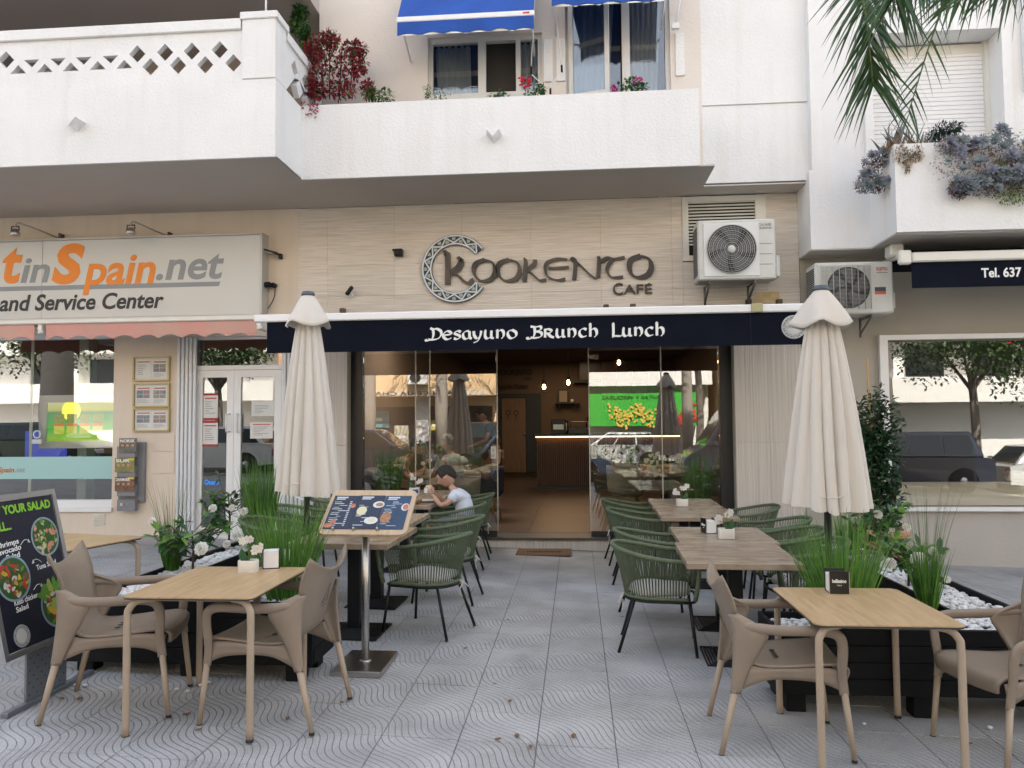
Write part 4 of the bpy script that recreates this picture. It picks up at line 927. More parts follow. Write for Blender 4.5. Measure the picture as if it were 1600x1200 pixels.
MB().box((-2.0, 0, .25), (-.02, .22, .92), bev=.06).box((.0, 0, .25), (2, .22, .92), bev=.06).build('backrest', SOF, sf); MB().box((-2.0, .23, .12), (2, .95, .5), bev=.06).build('seat', SOF, sf); MB().box((-2.35, -.02, .12), (-2.01, .95, .72), bev=.09).build('armrest', SOF, sf)
MB().box((-.6, .04, .88), (-.1, .2, 1.02), bev=.05, rot=Matrix.Rotation(.1, 3, 'Y')).build('cushion', SOF, sf)
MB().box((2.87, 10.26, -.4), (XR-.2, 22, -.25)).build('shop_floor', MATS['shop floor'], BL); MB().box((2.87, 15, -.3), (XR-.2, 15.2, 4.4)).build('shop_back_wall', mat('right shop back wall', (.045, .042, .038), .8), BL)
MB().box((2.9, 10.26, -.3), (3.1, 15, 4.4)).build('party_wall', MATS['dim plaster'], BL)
MB().box((7.6, 12, -.2), (7.85, 12.3, 4.4)).build('inner_column', mat('beige column', (.35, .32, .26), .7), BL)
MB().box((3.9, 10.11, -.25), (9, 10.26, .53)).build('inner_sill', MATS['dim plaster'], BL)

# ============================================================= blue awnings on the first floor
def blue_awning(x0, x1, zt, zl, ya, yb, label, side=True):
    t = thing('window_awning', label, 'awning', group='blue window awnings on the first floor')
    b = MB(); b.grid(lambda u, v: (x0+(x1-x0)*u, ya+(yb-ya)*v, zl+(zt-zl)*v-.03*sin(pi*v)+.006*sin(u*40)*sin(pi*v)), 30, 8); b.grid(lambda u, v: (x0+(x1-x0)*(1-u), ya+(yb-ya)*v, zl-.004+(zt-zl)*v-.03*sin(pi*v)), 30, 8)
    b.build('canopy', BLUE, t)
    awning_valance(MB(), x0, x1, ya-.012, zl-.235, zl-.065, .03, .28, wav=.012).build('valance', BLUE, t)
    awning_valance(MB(), x0, x1, ya-.0145, zl-.247, zl-.236, .03, .28, wav=.012).build('valance_hem', LETW, t)
    MB().box((x0-.01, ya-.02, zl-.065), (x1+.01, ya+.03, zl-.0), bev=.008).build('front_bar', WHITEM, t)
    for x in (x0+.03, x1-.03): MB().tube([(x, ya, zl-.03), (x, 9.58, zl-.25)], .012).build('side_arm', WHITEM, t)
    return t
p, q = U(621, 30, 8.95), U(834, 26, 8.95)
zl = U(727, 22, 8.95).z; t = blue_awning(p.x, q.x, zl+1.0, zl, 8.95, 9.55, 'blue awning with white front bar over the smaller first floor window')
MB().box((q.x-.13, 8.928, zl-.045), (q.x-.05, 8.9295, zl-.02)).build('maker_label', mat('red label', (.6, .08, .04), .5), t)
blue_awning(U(862, 0, 8.95).x, U(1046, 0, 8.95).x, zl+1.3, zl+.26, 8.95, 9.55, 'blue awning mostly above the picture over the taller first floor window')
ck = thing('awning_crank', 'thin bent white crank rod hanging left of the taller window', 'crank')
def CZ(zx, zy): return U(420+zx/2.286, zy/2.286, 9.4)
MB().tube([CZ(950, -20), CZ(937, 240)], .006).tube([CZ(937, 264), CZ(980, 305)], .006).build('rod', WHITEM, ck); MB().tube([CZ(937, 238), CZ(937, 266)], .013).tube([CZ(981, 318), CZ(981, 336)], .013).build('grip', BLACKM, ck)
ck = thing('awning_crank', 'thin bent white crank rod hanging right between the two windows', 'crank')
MB().tube([CZ(1022, 20), CZ(1045, 235)], .006).tube([CZ(1047, 255), CZ(1008, 300), CZ(1006, 318)], .006).build('rod', WHITEM, ck); MB().tube([CZ(1046, 233), CZ(1047, 258)], .013).tube([CZ(1006, 316), CZ(1006, 336)], .013).build('grip', BLACKM, ck)
MB().tube([CZ(1475, -30), CZ(1452, 92)], .008).box(CZ(1440, 105)+Vector((0, -.03, 0)), CZ(1465, 84)+Vector((0, .03, 0))).build('arm_pivot', WHITEM, BL)
MB().tube([(-3.42, 8.15, 6.21), (-3.42, 8.15, 7.0)], .012).build('rail_post', WHITEM, BL)
# ============================================================= furniture
# ---- rope armchair, facing +X
ROPE = mat('green rope', (.115, .150, .085), .8, var=.25, vscale=30, bump=.5, bscale=300)
CUSH = mat('pale seat cushion', (.50, .49, .46), .9, var=.08, vscale=8, bump=.6, bscale=40, sheen=.2)
def ucurve(t, hw, back, front):
    """t -1..1 from one front end round the back to the other"""
    s = abs(t); sg = 1 if t > 0 else -1
    if s < .62: a = s/.62*pi/2; return (-back*cos(a)*1.0, sg*hw*sin(a)**.85)
    k = (s-.62)/.38; return (front*k, sg*hw)
def rope_chair(label, group):
    t = thing('rope_armchair', label, 'chair', group=group)
    def rim(u): x, y = ucurve(u, .285, .33, .255); return Vector((x, y, .675+.085*(.5+.5*cos(min(1, abs(u)*1.15)*pi))))
    def ring(u): x, y = ucurve(u, .225, .235, .225); return Vector((x, y, .395))
    R = [rim(-1+2*i/40) for i in range(41)]
    def post(s):
        y = .285*s; return [Vector((.255, y, .675)), Vector((.285, y*.995, .662)), Vector((.300, y*.98, .63)), Vector((.292, y*.94, .52)), Vector((.27, y*.86, .395))]
    path = post(-1)[::-1]+R[1:-1]+post(1)
    MB().tube(bez(path, 2), .0165, 8).build('rim', ROPE, t)
    b = MB(); N = 58
    for i in range(N+1):
        u = -1+2*i/N
        a = rim(u*.985); c = ring(u*.985); 
        for d in (-.011, .011):
            p = rim(max(-1, min(1, u*.985+d))); b.tube([p+Vector((0, 0, -.005)), (p+c)/2+Vector((c-p).cross(Vector((0, 0, 1))).normalized())*.0+Vector((-(p.x)*.03, -(p.y)*.03, 0)), c+Vector((0, 0, 0))], .0038, 3, caps=False)
    for s in (-1, 1):
        for k in range(4):
            z = .64-.055*k; b.tube([(.25, .283*s, .66-.06*k), (.296, .275*s, .60-.05*k)], .003, 3, caps=False)
    b.build('rope_weave', ROPE, t)
    MB().tube([ring(-1+2*i/30) for i in range(31)], .013, 6).build('rope_binding', ROPE, t)
    f = MB(); P = [ring(-1+2*i/24)+Vector((0, 0, -.022)) for i in range(25)]; P = P+[Vector((.27, .18, .373)), Vector((.285, 0, .373)), Vector((.27, -.18, .373))]
    f.tube(P, .010, 6, closed=True); f.build('seat_frame', BLACKM, t)
    for (a, c) in (((.235, .21), (.275, .25)), ((.235, -.21), (.275, -.25)), ((-.16, .17), (-.275, .235)), ((-.16, -.17), (-.275, -.235))):
        MB().tube([(a[0], a[1], .375), (c[0], c[1], .012)], .0115, 8).lathe([(.013, 0), (.013, .014)], 8, (c[0], c[1], 0), RUBBER).build('leg', BLACKM, t)
    def cf(u, v):
        th = 2*pi*u; r = 1 if v < .5 else 1
        lay = [(0, .0), (.8, .0), (.97, .012), (1.0, .03), (.95, .052), (.6, .066), (0, .07)][min(6, int(round(v*6)))]
        e = .23; x = cos(th); y = sin(th); k = (abs(x)**3.2+abs(y)**3.2)**(-1/3.2)
        return (.02+x*k*.225*lay[0], y*k*.215*lay[0], .40+lay[1]+.006*sin(th*4)*lay[0])
    MB().grid(cf, 32, 6).build('cushion', CUSH, t)
    return t
chair_green = rope_chair('green rope armchair nearest the camera on the aisle side of the right tables', 'green rope armchairs round the dark tables')
for s in (1,):
    MB().tube(bez([(-.24, -.05*s, .40), (-.262, -.06, .37), (-.25, -.035, .33), (-.255, -.06, .27)]), .005, 5).tube(bez([(-.24, -.05*s, .385), (-.262, -.09, .37), (-.28, -.12, .335)]), .005, 5).lathe([(0, -.012), (.011, 0), (0, .012)], 8, (-.256, -.065, .385)).build('cushion_tie', mat('cushion tie', (.6, .58, .53), .9), chair_green)
seal(chair_green)
def at(o, x, y): o.location = (x, y, gz(x))
at(chair_green, .585, 5.90); chair_green.rotation_euler.z = radians(-6)
GG = 'green rope armchairs round the dark tables'
for x, y, rz, lb in ((.64, 6.68, 2, 'green rope armchair second from the front on the aisle side of the right tables'),
                     (.64, 8.25, -3, 'green rope armchair third from the front on the aisle side of the right tables'),
                     (.62, 9.35, 4, 'green rope armchair nearest the glass on the aisle side of the right tables'),
                     (1.80, 5.72, 176, 'green rope armchair behind the bright grass at the near outer side of the right tables'),
                     (1.80, 6.36, 184, 'green rope armchair second from the front on the planter side of the right tables'),
                     (1.84, 7.08, 181, 'green rope armchair third from the front on the planter side of the right tables'),
                     (1.95, 7.85, 178, 'green rope armchair fourth from the front on the planter side of the right tables'),
                     (1.93, 8.95, 186, 'green rope armchair by the striped pillar at the far end of the right tables'),
                     (-1.17, 6.06, 161.5, 'green rope armchair turned a little to the aisle beside the steel menu stand'),
                     (-1.20, 7.12, 176, 'green rope armchair between the menu stand chair and the boy'),
                     (-1.32, 8.28, 180, 'green rope armchair in which the boy in the white shirt sits'),
                     (-1.34, 9.35, 184, 'green rope armchair nearest the glass on the aisle side of the left tables'),
                     (-2.62, 6.62, -4, 'green rope armchair behind the left grass clump, nearest the planter'),
                     (-2.74, 7.62, 3, 'green rope armchair behind the left planter, close to the umbrella pole'),
                     (-2.85, 8.9, 0, 'green rope armchair draped with a white striped cloth at the far left table')):
    dup(chair_green, (x, y, gz(x)), radians(rz), lb, GG)
cl = MB().grid(lambda u, v: (-3.15+.09*sin(v*7)+.30*(v-.5)**2, 8.62+.56*u, .80+.10*sin(pi*u)-.35*(abs(v-.4))**1.6+.012*sin(u*38)+gz(-3)), 40, 14).build('draped_cloth', mat('striped white cloth', (.66, .68, .74), .9, bump=1, bscale=20))
tag(cl, 'white striped cloth thrown over the chair back beside the left umbrella', 'cloth'); solid(cl, .006)

# ---- taupe moulded armchair, facing +X
TAUPE = mat('taupe plastic', (.255, .20, .15), .42, var=.16, vscale=5, bump=.25, bscale=220, dirt=((.36, .30, .24), 9, .66)); TAUPEL = mat('taupe coated leg', (.37, .29, .21), .45, bump=.15, bscale=300)
EMBO = mat('embossed groove', (.08, .065, .05), .7)
def taupe_chair(label, group):
    t = thing('plastic_armchair', label, 'chair', group=group)
    # seat + back as one sheet: profile in x,z with half-width
    prof = [(.270, .375, .205), (.278, .425, .222), (.235, .452, .232), (.12, .447, .235), (.0, .436, .235), (-.12, .430, .225), (-.195, .445, .205), (-.235, .505, .190), (-.262, .60, .200), (-.288, .70, .218), (-.312, .79, .236), (-.335, .845, .246)]
    prof = bez([(a, c, e) for a, c, e in prof], 3)
    def shell(u, v):
        s = 2*u-1; i = v*(len(prof)-1); k = min(int(i), len(prof)-2); f = i-k; p = prof[k].lerp(prof[k+1], f)
        bk = max(0, min(1, (v-.55)/.3)); x = p.x-.035*bk*(1-s*s)+.03*bk*abs(s)**3; z = p.y+.012*(1-bk)*s*s
        top = max(0, (v-.86)/.14); z += top*(.055*abs(s)**2.2-.035*(1-s*s)); x -= top*.03*abs(s)**2
        return (x, s*p.z, z)
    o = MB().grid(shell, 16, len(prof)-1).build('seat_shell', TAUPE, t); solid(o, .013, 0)
    for s in (-1, 1):
        arm = bez([(-.265, .225, .655), (-.20, .262, .648), (-.08, .285, .640), (.06, .292, .642), (.17, .288, .640), (.225, .280, .612), (.240, .270, .55), (.236, .258, .46), (.240, .248, .395), (.248, .246, .325)], 4)
        rr = [.010+.014*min(1, i/5) for i in range(len(arm))]; n = len(arm)
        rr = [(.013+.013*min(1, i/6)) if i < n*.75 else .0235 for i in range(n)]
        MB().tube([(p.x, p.y*s, p.z) for p in arm], rr, 10, flat=.62, upv=(0, 1, 0)).build('arm', TAUPE, t)
        # rear wing: sheet from the back edge and arm down to the rear leg socket
        A = bez([(-.300, .214, .70), (-.285, .232, .62), (-.285, .240, .52), (-.292, .246, .42), (-.302, .250, .315)], 4)
        B = bez([(-.255, .222, .70), (-.120, .272, .628), (-.150, .258, .54), (-.205, .246, .44), (-.258, .250, .315)], 4)
        wg = MB().grid(lambda u, v: (lambda p, q: (p.x+(q.x-p.x)*u, (p.y+(q.y-p.y)*u+.012*sin(pi*u))*s, p.z+(q.z-p.z)*u))(A[int(v*(len(A)-1)+.01)], B[int(v*(len(B)-1)+.01)]), 6, len(A)-1)
        solid(wg.build('rear_wing', TAUPE, t), .016)
        # side apron under the seat
        A = bez([(.262, .236, .44), (.14, .238, .45), (0, .236, .44), (-.13, .228, .435), (-.21, .225, .45)], 4); B = bez([(.245, .242, .335), (.15, .236, .372), (0, .232, .385), (-.13, .232, .375), (-.262, .246, .325)], 4)
        ap = MB().grid(lambda u, v: (lambda p, q: (p.x+(q.x-p.x)*u, (p.y+(q.y-p.y)*u)*s, p.z+(q.z-p.z)*u))(A[int(v*(len(A)-1)+.01)], B[int(v*(len(B)-1)+.01)]), 3, len(A)-1)
        solid(ap.build('apron', TAUPE, t), .012)
        MB().tube([(.248, .246*s, .335), (.285, .252*s, .012)], [.017, .0135], 10).lathe([(.015, 0), (.0145, .014)], 10, (.285, .252*s, 0), RUBBER).build('leg', TAUPEL, t)
        MB().tube([(-.280, .250*s, .33), (-.355, .262*s, .012)], [.019, .0135], 10).lathe([(.015, 0), (.0145, .014)], 10, (-.355, .262*s, 0), RUBBER).build('leg', TAUPEL, t)
    hb = MB()
    for k in (-1, 0, 1): hb.lathe([(0, 0), (.016, 0)], 12, (-.04, .055*k, .4475))
    hb.build('drain_hole', RUBBER, t)
    e = MB(); xb = -.318
    # sailing boat mark pressed into the outside of the back
    for a, c in (((.035, .60), (-.055, .60)), ((.04, .615), (-.012, .72)), ((-.012, .72), (-.02, .62)), ((-.0, .645), (-.03, .65)), ((.02, .635), (-.03, .638)), ((.03, .622), (-.03, .625))):
        def B3(p): yy, zz = p; return (-.262-.035*(1-(yy/.2)**2)-(zz-.6)*.27-.0085, yy, zz)
        e.tube([B3(a), B3(((a[0]+c[0])/2, (a[1]+c[1])/2)), B3(c)], .0014, 4)
    e.build('back_mark', EMBO, t)
    return seal(t)
TG = 'taupe plastic armchairs at the wood topped tables'
ca = taupe_chair('taupe plastic armchair seen from behind, right of the left wood topped table', TG)
at(ca, -1.715, 4.25); ca.rotation_euler.z = radians(180-5)
dup(ca, (-2.565, 4.25, gz(-2.56)), radians(15), 'taupe plastic armchair left of the left wood topped table, beside the salad sign', TG)
dup(ca, (1.075, 4.27, gz(1.07)), radians(-3), 'taupe plastic armchair left of the right wood topped table, near the menu napkin box', TG)
dup(ca, (2.24, 4.25, gz(2.24)), radians(194), 'taupe plastic armchair at the right edge, right of the right wood topped table', TG)

# ---- wood topped terrace table: local x right, y away
OAK = mat('oak laminate', (.53, .37, .205), .38, col2=(.37, .24, .12), vscale=3.5, stretch=(9, .8, 1), bump=.15, bscale=30)
EDGE = mat('dark laminate edge', (.03, .028, .026), .5)
def rounded(w, d, r, n=5):
    P = []
    for cx, cy, a in ((w/2-r, -d/2+r, -pi/2), (w/2-r, d/2-r, 0), (-w/2+r, d/2-r, pi/2), (-w/2+r, -d/2+r, pi)):
        for k in range(n+1): th = a+pi/2*k/n; P.append((cx+r*cos(th), cy+r*sin(th)))
    return P
def plate(b, P, z0, z1, m, T=None):
    n = len(P); T = T or (lambda v: v)
    b.add([T(Vector((x, y, z0))) for x, y in P]+[T(Vector((x, y, z1))) for x, y in P], [tuple(range(n))[::-1], tuple(range(n, 2*n))]+[(i, (i+1) % n, (i+1) % n+n, i+n) for i in range(n)], m); return b
def wood_table(label, group, w=.70, d=.84):
    t = thing('terrace_table', label, 'table', group=group)
    P = rounded(w, d, .045); plate(MB(), P, .7155, .722, OAK).build('tabletop', None, t); plate(MB(), rounded(w, d, .045), .7075, .7150, EDGE).build('tabletop_edge', None, t)
    for sx in (-1, 1):
        for sy in (-1, 1):
            X, Y = sx*(w/2-.022), sy*(d/2-.035)
            MB().tube(bez([(X, Y, .012), (X, Y, .30), (X, Y, .60), (X-sx*.008, Y-sy*.004, .655), (X-sx*.045, Y-sy*.02, .692), (X-sx*.12, Y-sy*.05, .700)], 4), .0185, 12).lathe([(.02, 0), (.0195, .014)], 10, (X, Y, 0), RUBBER).build('leg', TAUPEL, t)
    MB().box((-w/2+.12, -d/2+.07, .688), (w/2-.12, -d/2+.10, .7070)).box((-w/2+.12, d/2-.10, .688), (w/2-.12, d/2-.07, .7070)).build('frame', TAUPEL, t)
    return seal(t)
WG = 'wood topped terrace tables on bent tube legs'
tb = wood_table('oak topped terrace table with white orchid pot on the left of the terrace', WG); at(tb, -1.99, 4.22)
dup(tb, (1.48, 4.26, gz(1.48)), 0, 'oak topped terrace table carrying only a black napkin box, on the right', WG)
dup(tb, (-3.66, 5.2, gz(-3.66)), radians(-14), 'oak topped terrace table half hidden behind the salad sign at the left edge', WG)

# ---- dark pedestal table, top .75 m
OLDW = mat('weathered table wood', (.20, .145, .10), .27, col2=(.38, .30, .215), vscale=5, stretch=(1, 2.2, 1), bump=.3, bscale=25, dirt=((.10, .07, .05), 7, .58))
def pedestal(label, group, w, d, nm='pedestal_table'):
    t = thing(nm, label, 'table', group=group)
    MB().box((-w/2, -d/2, .705), (w/2, d/2, .748), bev=.004).build('tabletop', OLDW, t)
    MB().box((-.05, -.05, .03), (.05, .05, .690), bev=.004).build('column', BLACKM, t); MB().box((-w*.32, -.03, .688), (w*.32, .03, .704)).box((-.03, -d*.32, .686), (.03, d*.32, .702)).build('top_bracket', BLACKM, t)
    b = MB()
    for k in range(9):
        h = .225-.02*k; z = .004+.0035*k
        for a, c in (((-h, -h), (h, -h)), ((h, -h), (h, h)), ((h, h), (-h, h)), ((-h, h), (-h, -h))): b.tube([(a[0], a[1], z+.008), (c[0], c[1], z+.008)], .0065, 4, smooth=False)
    b.box((-.06, -.06, 0), (.06, .06, .045)); b.build('ribbed_base', BLACKM, t)
    bb = MB().box((-.226, -.226, .0), (.226, .226, .004)).build('base_plate', BLACKP, t)
    return seal(t)
PG_ = 'weathered wood tables on black pedestals'
pt = pedestal('weathered pedestal table nearest the aisle front on the right, next to the green grass', PG_, .76, .90); at(pt, 1.115, 5.68); pt.rotation_euler.z = radians(-2)
for x, y, lb, ww in ((1.19, 6.60, 'weathered pedestal table carrying the napkin box, second in the right row', 0),
                 (1.22, 8.22, 'weathered pedestal table third in the right row', 0), (1.24, 9.22, 'weathered pedestal table with an orchid pot nearest the glass on the right', 0),
                 (-1.72, 5.90, 'weathered pedestal table right behind the steel menu stand on the left', 0), (-1.80, 6.85, 'weathered pedestal table in front of the one the boy eats at', 0),
                 (-1.90, 8.42, 'weathered pedestal table where the boy eats, with a bread basket', 0), (-1.92, 9.36, 'weathered pedestal table nearest the glass on the left', 0)):
    dup(pt, (x, y, gz(x)), radians(-1.5), lb, PG_)

# ---- menu stand
STN = mat('stand board wood', (.52, .40, .27), .45, col2=(.44, .32, .20), vscale=3, stretch=(8, 1, 1))
ms = thing('menu_stand', 'steel post menu stand with a tilted wooden board holding three blue menu sheets', 'menu stand', (-1.425, 5.12, gz(-1.425)))
MB().box((-.165, -.235, .0), (.165, .235, .035), bev=.004).build('base', STEEL, ms); MB().box((-.166, -.237, .001), (.166, -.2345, .034)).build('base_edge', STEEL, ms)
MB().tube([(0, 0, .035), (0, 0, .96)], .0255, 20).build('post', STEEL, ms); MB().lathe([(.045, 0), (.04, .008), (.027, .012)], 20, (0, 0, .035)).build('collar', STEEL, ms)
bd = link('board', plate(MB(), rounded(.60, .42, .05, 6), 0, .022, STN).mesh('board'), ms, (.02, .02, 1.005), (radians(38), 0, radians(-2)))
MNU = mat('menu print blue', (.010, .026, .062), .4, col2=(.006, .014, .04), vscale=5); MNU2 = mat('menu print teal blue', (.012, .06, .13), .4, col2=(.008, .03, .08), vscale=4)
MT = mat('menu text', (.55, .58, .62), .6)
foods = [mat('food print red', (.42, .09, .05), .6, col2=(.5, .25, .16), vscale=40), mat('food print cream', (.58, .52, .30), .6, col2=(.62, .62, .5), vscale=50), mat('plate print white', (.6, .62, .62), .5), mat('food print brown', (.25, .12, .06), .6, col2=(.4, .22, .12), vscale=60)]
def disc(b, x, y, z, rx, ry, m, n=20, d=.0006):
    b.add([(x+rx*cos(2*pi*k/n), y+ry*sin(2*pi*k/n), z) for k in range(n)], [tuple(range(n))], m)
for i, (x0, x1) in enumerate(((-.275, -.095), (-.092, .088), (.091, .27))):
    z = .024+(.003 if i == 1 else 0); sh_ = MB().box((x0, -.165, z), (x1, .150, z+.002)).build('menu_sheet', MNU if i < 2 else MNU2, bd)
    tx = MB(); r = random.Random(i+3); z += .0026
    tx.box((x0+.02, .125, z), (x0+.10, .138, z+.0004)).box((x0+.02, .110, z), (x0+.085, .120, z+.0004))
    for k in range(14):
        y = .085-.017*k
        if i == 1 and r.random() < .3: continue
        a = x0+r.choice((.015, .02, .06)); tx.box((a, y, z), (a+r.uniform(.03, .07), y+r.choice((.004, .006)), z+.0004))
        if i == 0: tx.box((x0+.125, y, z), (x0+.14, y+.008, z+.0004))
    tx.build('menu_text', MT, bd)
    fp = MB(); z += .0006
    if i == 0: disc(fp, x0+.03, -.135, z, .03, .022, foods[0]); disc(fp, x0+.055, -.10, z, .02, .02, foods[0]); disc(fp, x0+.155, .05, z, .018, .022, foods[0])
    if i == 1:
        disc(fp, x0+.045, -.0, z, .035, .042, foods[1]); disc(fp, x0+.15, .06, z, .04, .032, foods[2]); disc(fp, x0+.155, .06, z+.0004, .025, .018, foods[3])
        disc(fp, x0+.13, -.09, z, .047, .034, foods[2]); disc(fp, x0+.135, -.09, z+.0004, .028, .018, foods[1])
    if i == 2: disc(fp, x0+.04, -.06, z, .036, .05, foods[3]); disc(fp, x0+.155, .04, z, .028, .035, foods[2]); disc(fp, x0+.158, .04, z+.0004, .02, .027, foods[0])
    for f_, mi_ in zip(fp.f, fp.m): MB().add([fp.v[q] for q in f_], [tuple(range(len(f_)))], fp.mats[mi_]).build('menu_photo', None, bd)
for x in (-.20, -.06, .10): MB().lathe([(.009, 0), (.009, .018), (.005, .024)], 10, (x, -.170, .022)).build('clip', STEEL, bd)

# ---- salad sign: swing board on perforated plate foot
ss = thing('salad_sign', 'slanted aluminium pavement sign advertising salads on a perforated steel foot', 'sign', (-3.08, 4.29, gz(-3.08)), radians(90))
w_, h_ = .64, .90
SA = bpy.data.objects.new('board_frame', bars(MB(), -w_/2, w_/2, 0, h_, -.015, .015, .032).mesh('board_frame')); SA.data.materials.append(ALU); COL.objects.link(SA); SA.parent = ss
SA.location = (-.02, 0, .295); SA.rotation_euler = (radians(-13), 0, 0)
SN = mat('chalk board navy', (.008, .010, .024), .45)
pn = MB().box((-w_/2+.035, -.006, .035), (w_/2-.035, .006, h_-.035)).build('poster_panel', SN, SA)
GRN = mat('lime print', (.22, .50, .03), .5)
y = -.0075
# print (x: board coordinate, right edge w_/2)
def st_(s, x0, x1, z, h, m, tilt=0, bold=.01):
    T = (lambda p: Vector((p.x, p.y, p.z+(p.x-x0)*tilt))); return text(s, x0, x1, z, h, y, m, SA, 'board_text', ext=.0008, bold=bold, T=T)
st_('TRY YOUR SALAD', -.265, .262, .79, .050, GRN, 0, .035); st_('FULL...', -.245, -.09, .70, .048, GRN, 0, .035)
for s, x0, x1, z in (('Shrimps', -.22, -.055, .605), ('avocado', -.22, -.045, .568), ('Salad', -.17, -.065, .532), ('Tuna Salad', .045, .215, .435), ('Keto chicken', -.175, .015, .275), ('Salad', -.17, -.075, .236)): st_(s, x0, x1, z, .030, LETW, .05, .014)
for (x, z, s_) in ((-.005, .60, 1), (.055, .475, -1), (.03, .33, 1)):
    P = [(x-.04+.07*k/8 if s_ > 0 else x+.04-.07*k/8, y-.0006, z+.025*sin(pi*k/8*.8)) for k in range(9)]; e = Vector(P[-1]); dx = s_*.018
    MB().tube(P, .0018, 4).add([(e.x+dx*.6, y-.0012, e.z-.012), (e.x-dx*.7, y-.0012, e.z-.008), (e.x-dx*.1, y-.0012, e.z+.014)], [(0, 1, 2), (2, 1, 0)]).build('arrow', LETW, SA)
FC = {k: mat('salad '+k, c, .5, col2=tuple(q*.6 for q in c), vscale=60) for k, c in dict(green=(.12, .30, .03), dark=(.03, .10, .02), red=(.50, .05, .03), pink=(.62, .28, .18), cream=(.60, .52, .36), yellow=(.62, .42, .03), white=(.62, .60, .55), lime=(.35, .45, .08), brown=(.22, .10, .05)).items()}
BWL = mat('bowl print blue grey', (.22, .30, .34), .5)
def bowl(cx, cz, R, kinds, seed, lettuce=0):
    r = random.Random(seed); b = MB(); o = y-.001
    def D(x, z, a, c, rot, m, dd, n=10, wob=0):
        vs = []
        for k in range(n):
            th = 2*pi*k/n; q = 1+wob*sin(3*th+rot*5); px, pz = a*cos(th)*q, c*sin(th)*q
            vs.append((x+px*cos(rot)-pz*sin(rot), o-dd, z+px*sin(rot)+pz*cos(rot)))
        b.add(vs, [tuple(range(n))], m)
    D(cx, cz, R, R, 0, BWL, 0, 36); D(cx, cz, R*.9, R*.9, 0, FC['dark'], .0003, 36)
    for k in range(46):
        rr = R*.8*math.sqrt(r.random()); th = r.random()*2*pi; kd = r.choice(kinds); s = R*r.uniform(.09, .2)
        D(cx+rr*cos(th), cz+rr*sin(th), s, s*r.uniform(.35, .8), r.random()*3, FC[kd], .0006+k*.00002, 9, r.uniform(0, .3))
    if lettuce:
        for k in range(7): th = .5+k*.33; D(cx+R*1.0*cos(th), cz+R*.95*sin(th), R*.32, R*.2, th, FC[r.choice(('green', 'lime'))], .0018+.0001*k, 12, .25)
        for k in range(3): D(cx+R*(.1+.22*k-.3), cz-R*(.25-.2*k), R*.55, R*.15, -.6+.15*k, FC['lime' if k else 'yellow'], .003+.0002*k, 16)
    b.build('salad_photo', None, SA)
bowl(.165, .620, .118, ['pink', 'cream', 'red', 'dark', 'green', 'pink', 'cream'], 2)
bowl(-.145, .425, .130, ['red', 'white', 'yellow', 'brown', 'green', 'dark', 'red'], 5)
bowl(.150, .205, .130, ['white', 'red', 'pink', 'green', 'yellow', 'cream', 'red'], 9, 1)
dk = MB().lathe([(0, 0), (.062, 0)], 30, (-.165, y-.0005, .105), EMC, ax=Matrix.Rotation(pi/2, 3, 'X')).build('round_logo', None, SA)
rg = ring_emblem(-.165, .105, y-.001, .060, .040, 0, SA, 'logo_ring', m1=EMC, m2=EMB); 
for c in kids(rg): c.parent = SA
fp = MB().box((-.17, -.006, .03), (.17, .006, .33)).build('foot_plate', mat('grey galvanised', (.23, .25, .28), .4, .5, var=.15), ss)
hm = mat('punched hole', (.75, .75, .72), .5); hb = MB()
for i in range(10):
    for j in range(8):
        if (i+j) % 2: continue
        hb.lathe([(0, 0), (.0055, 0)], 8, (-.145+.032*i, -.0068, .06+.034*j), ax=Matrix.Rotation(pi/2, 3, 'X'))
hb.build('perforation', mat('hole dark', (.04, .045, .05), .6), ss)
MB().box((-.33, -.022, 0), (.42, .022, .028), bev=.004).build('foot_rail', MATS['grey galvanised'], ss); MB().box((-.015, -.012, .29), (.015, .012, .33)).build('hinge', ALU, ss)

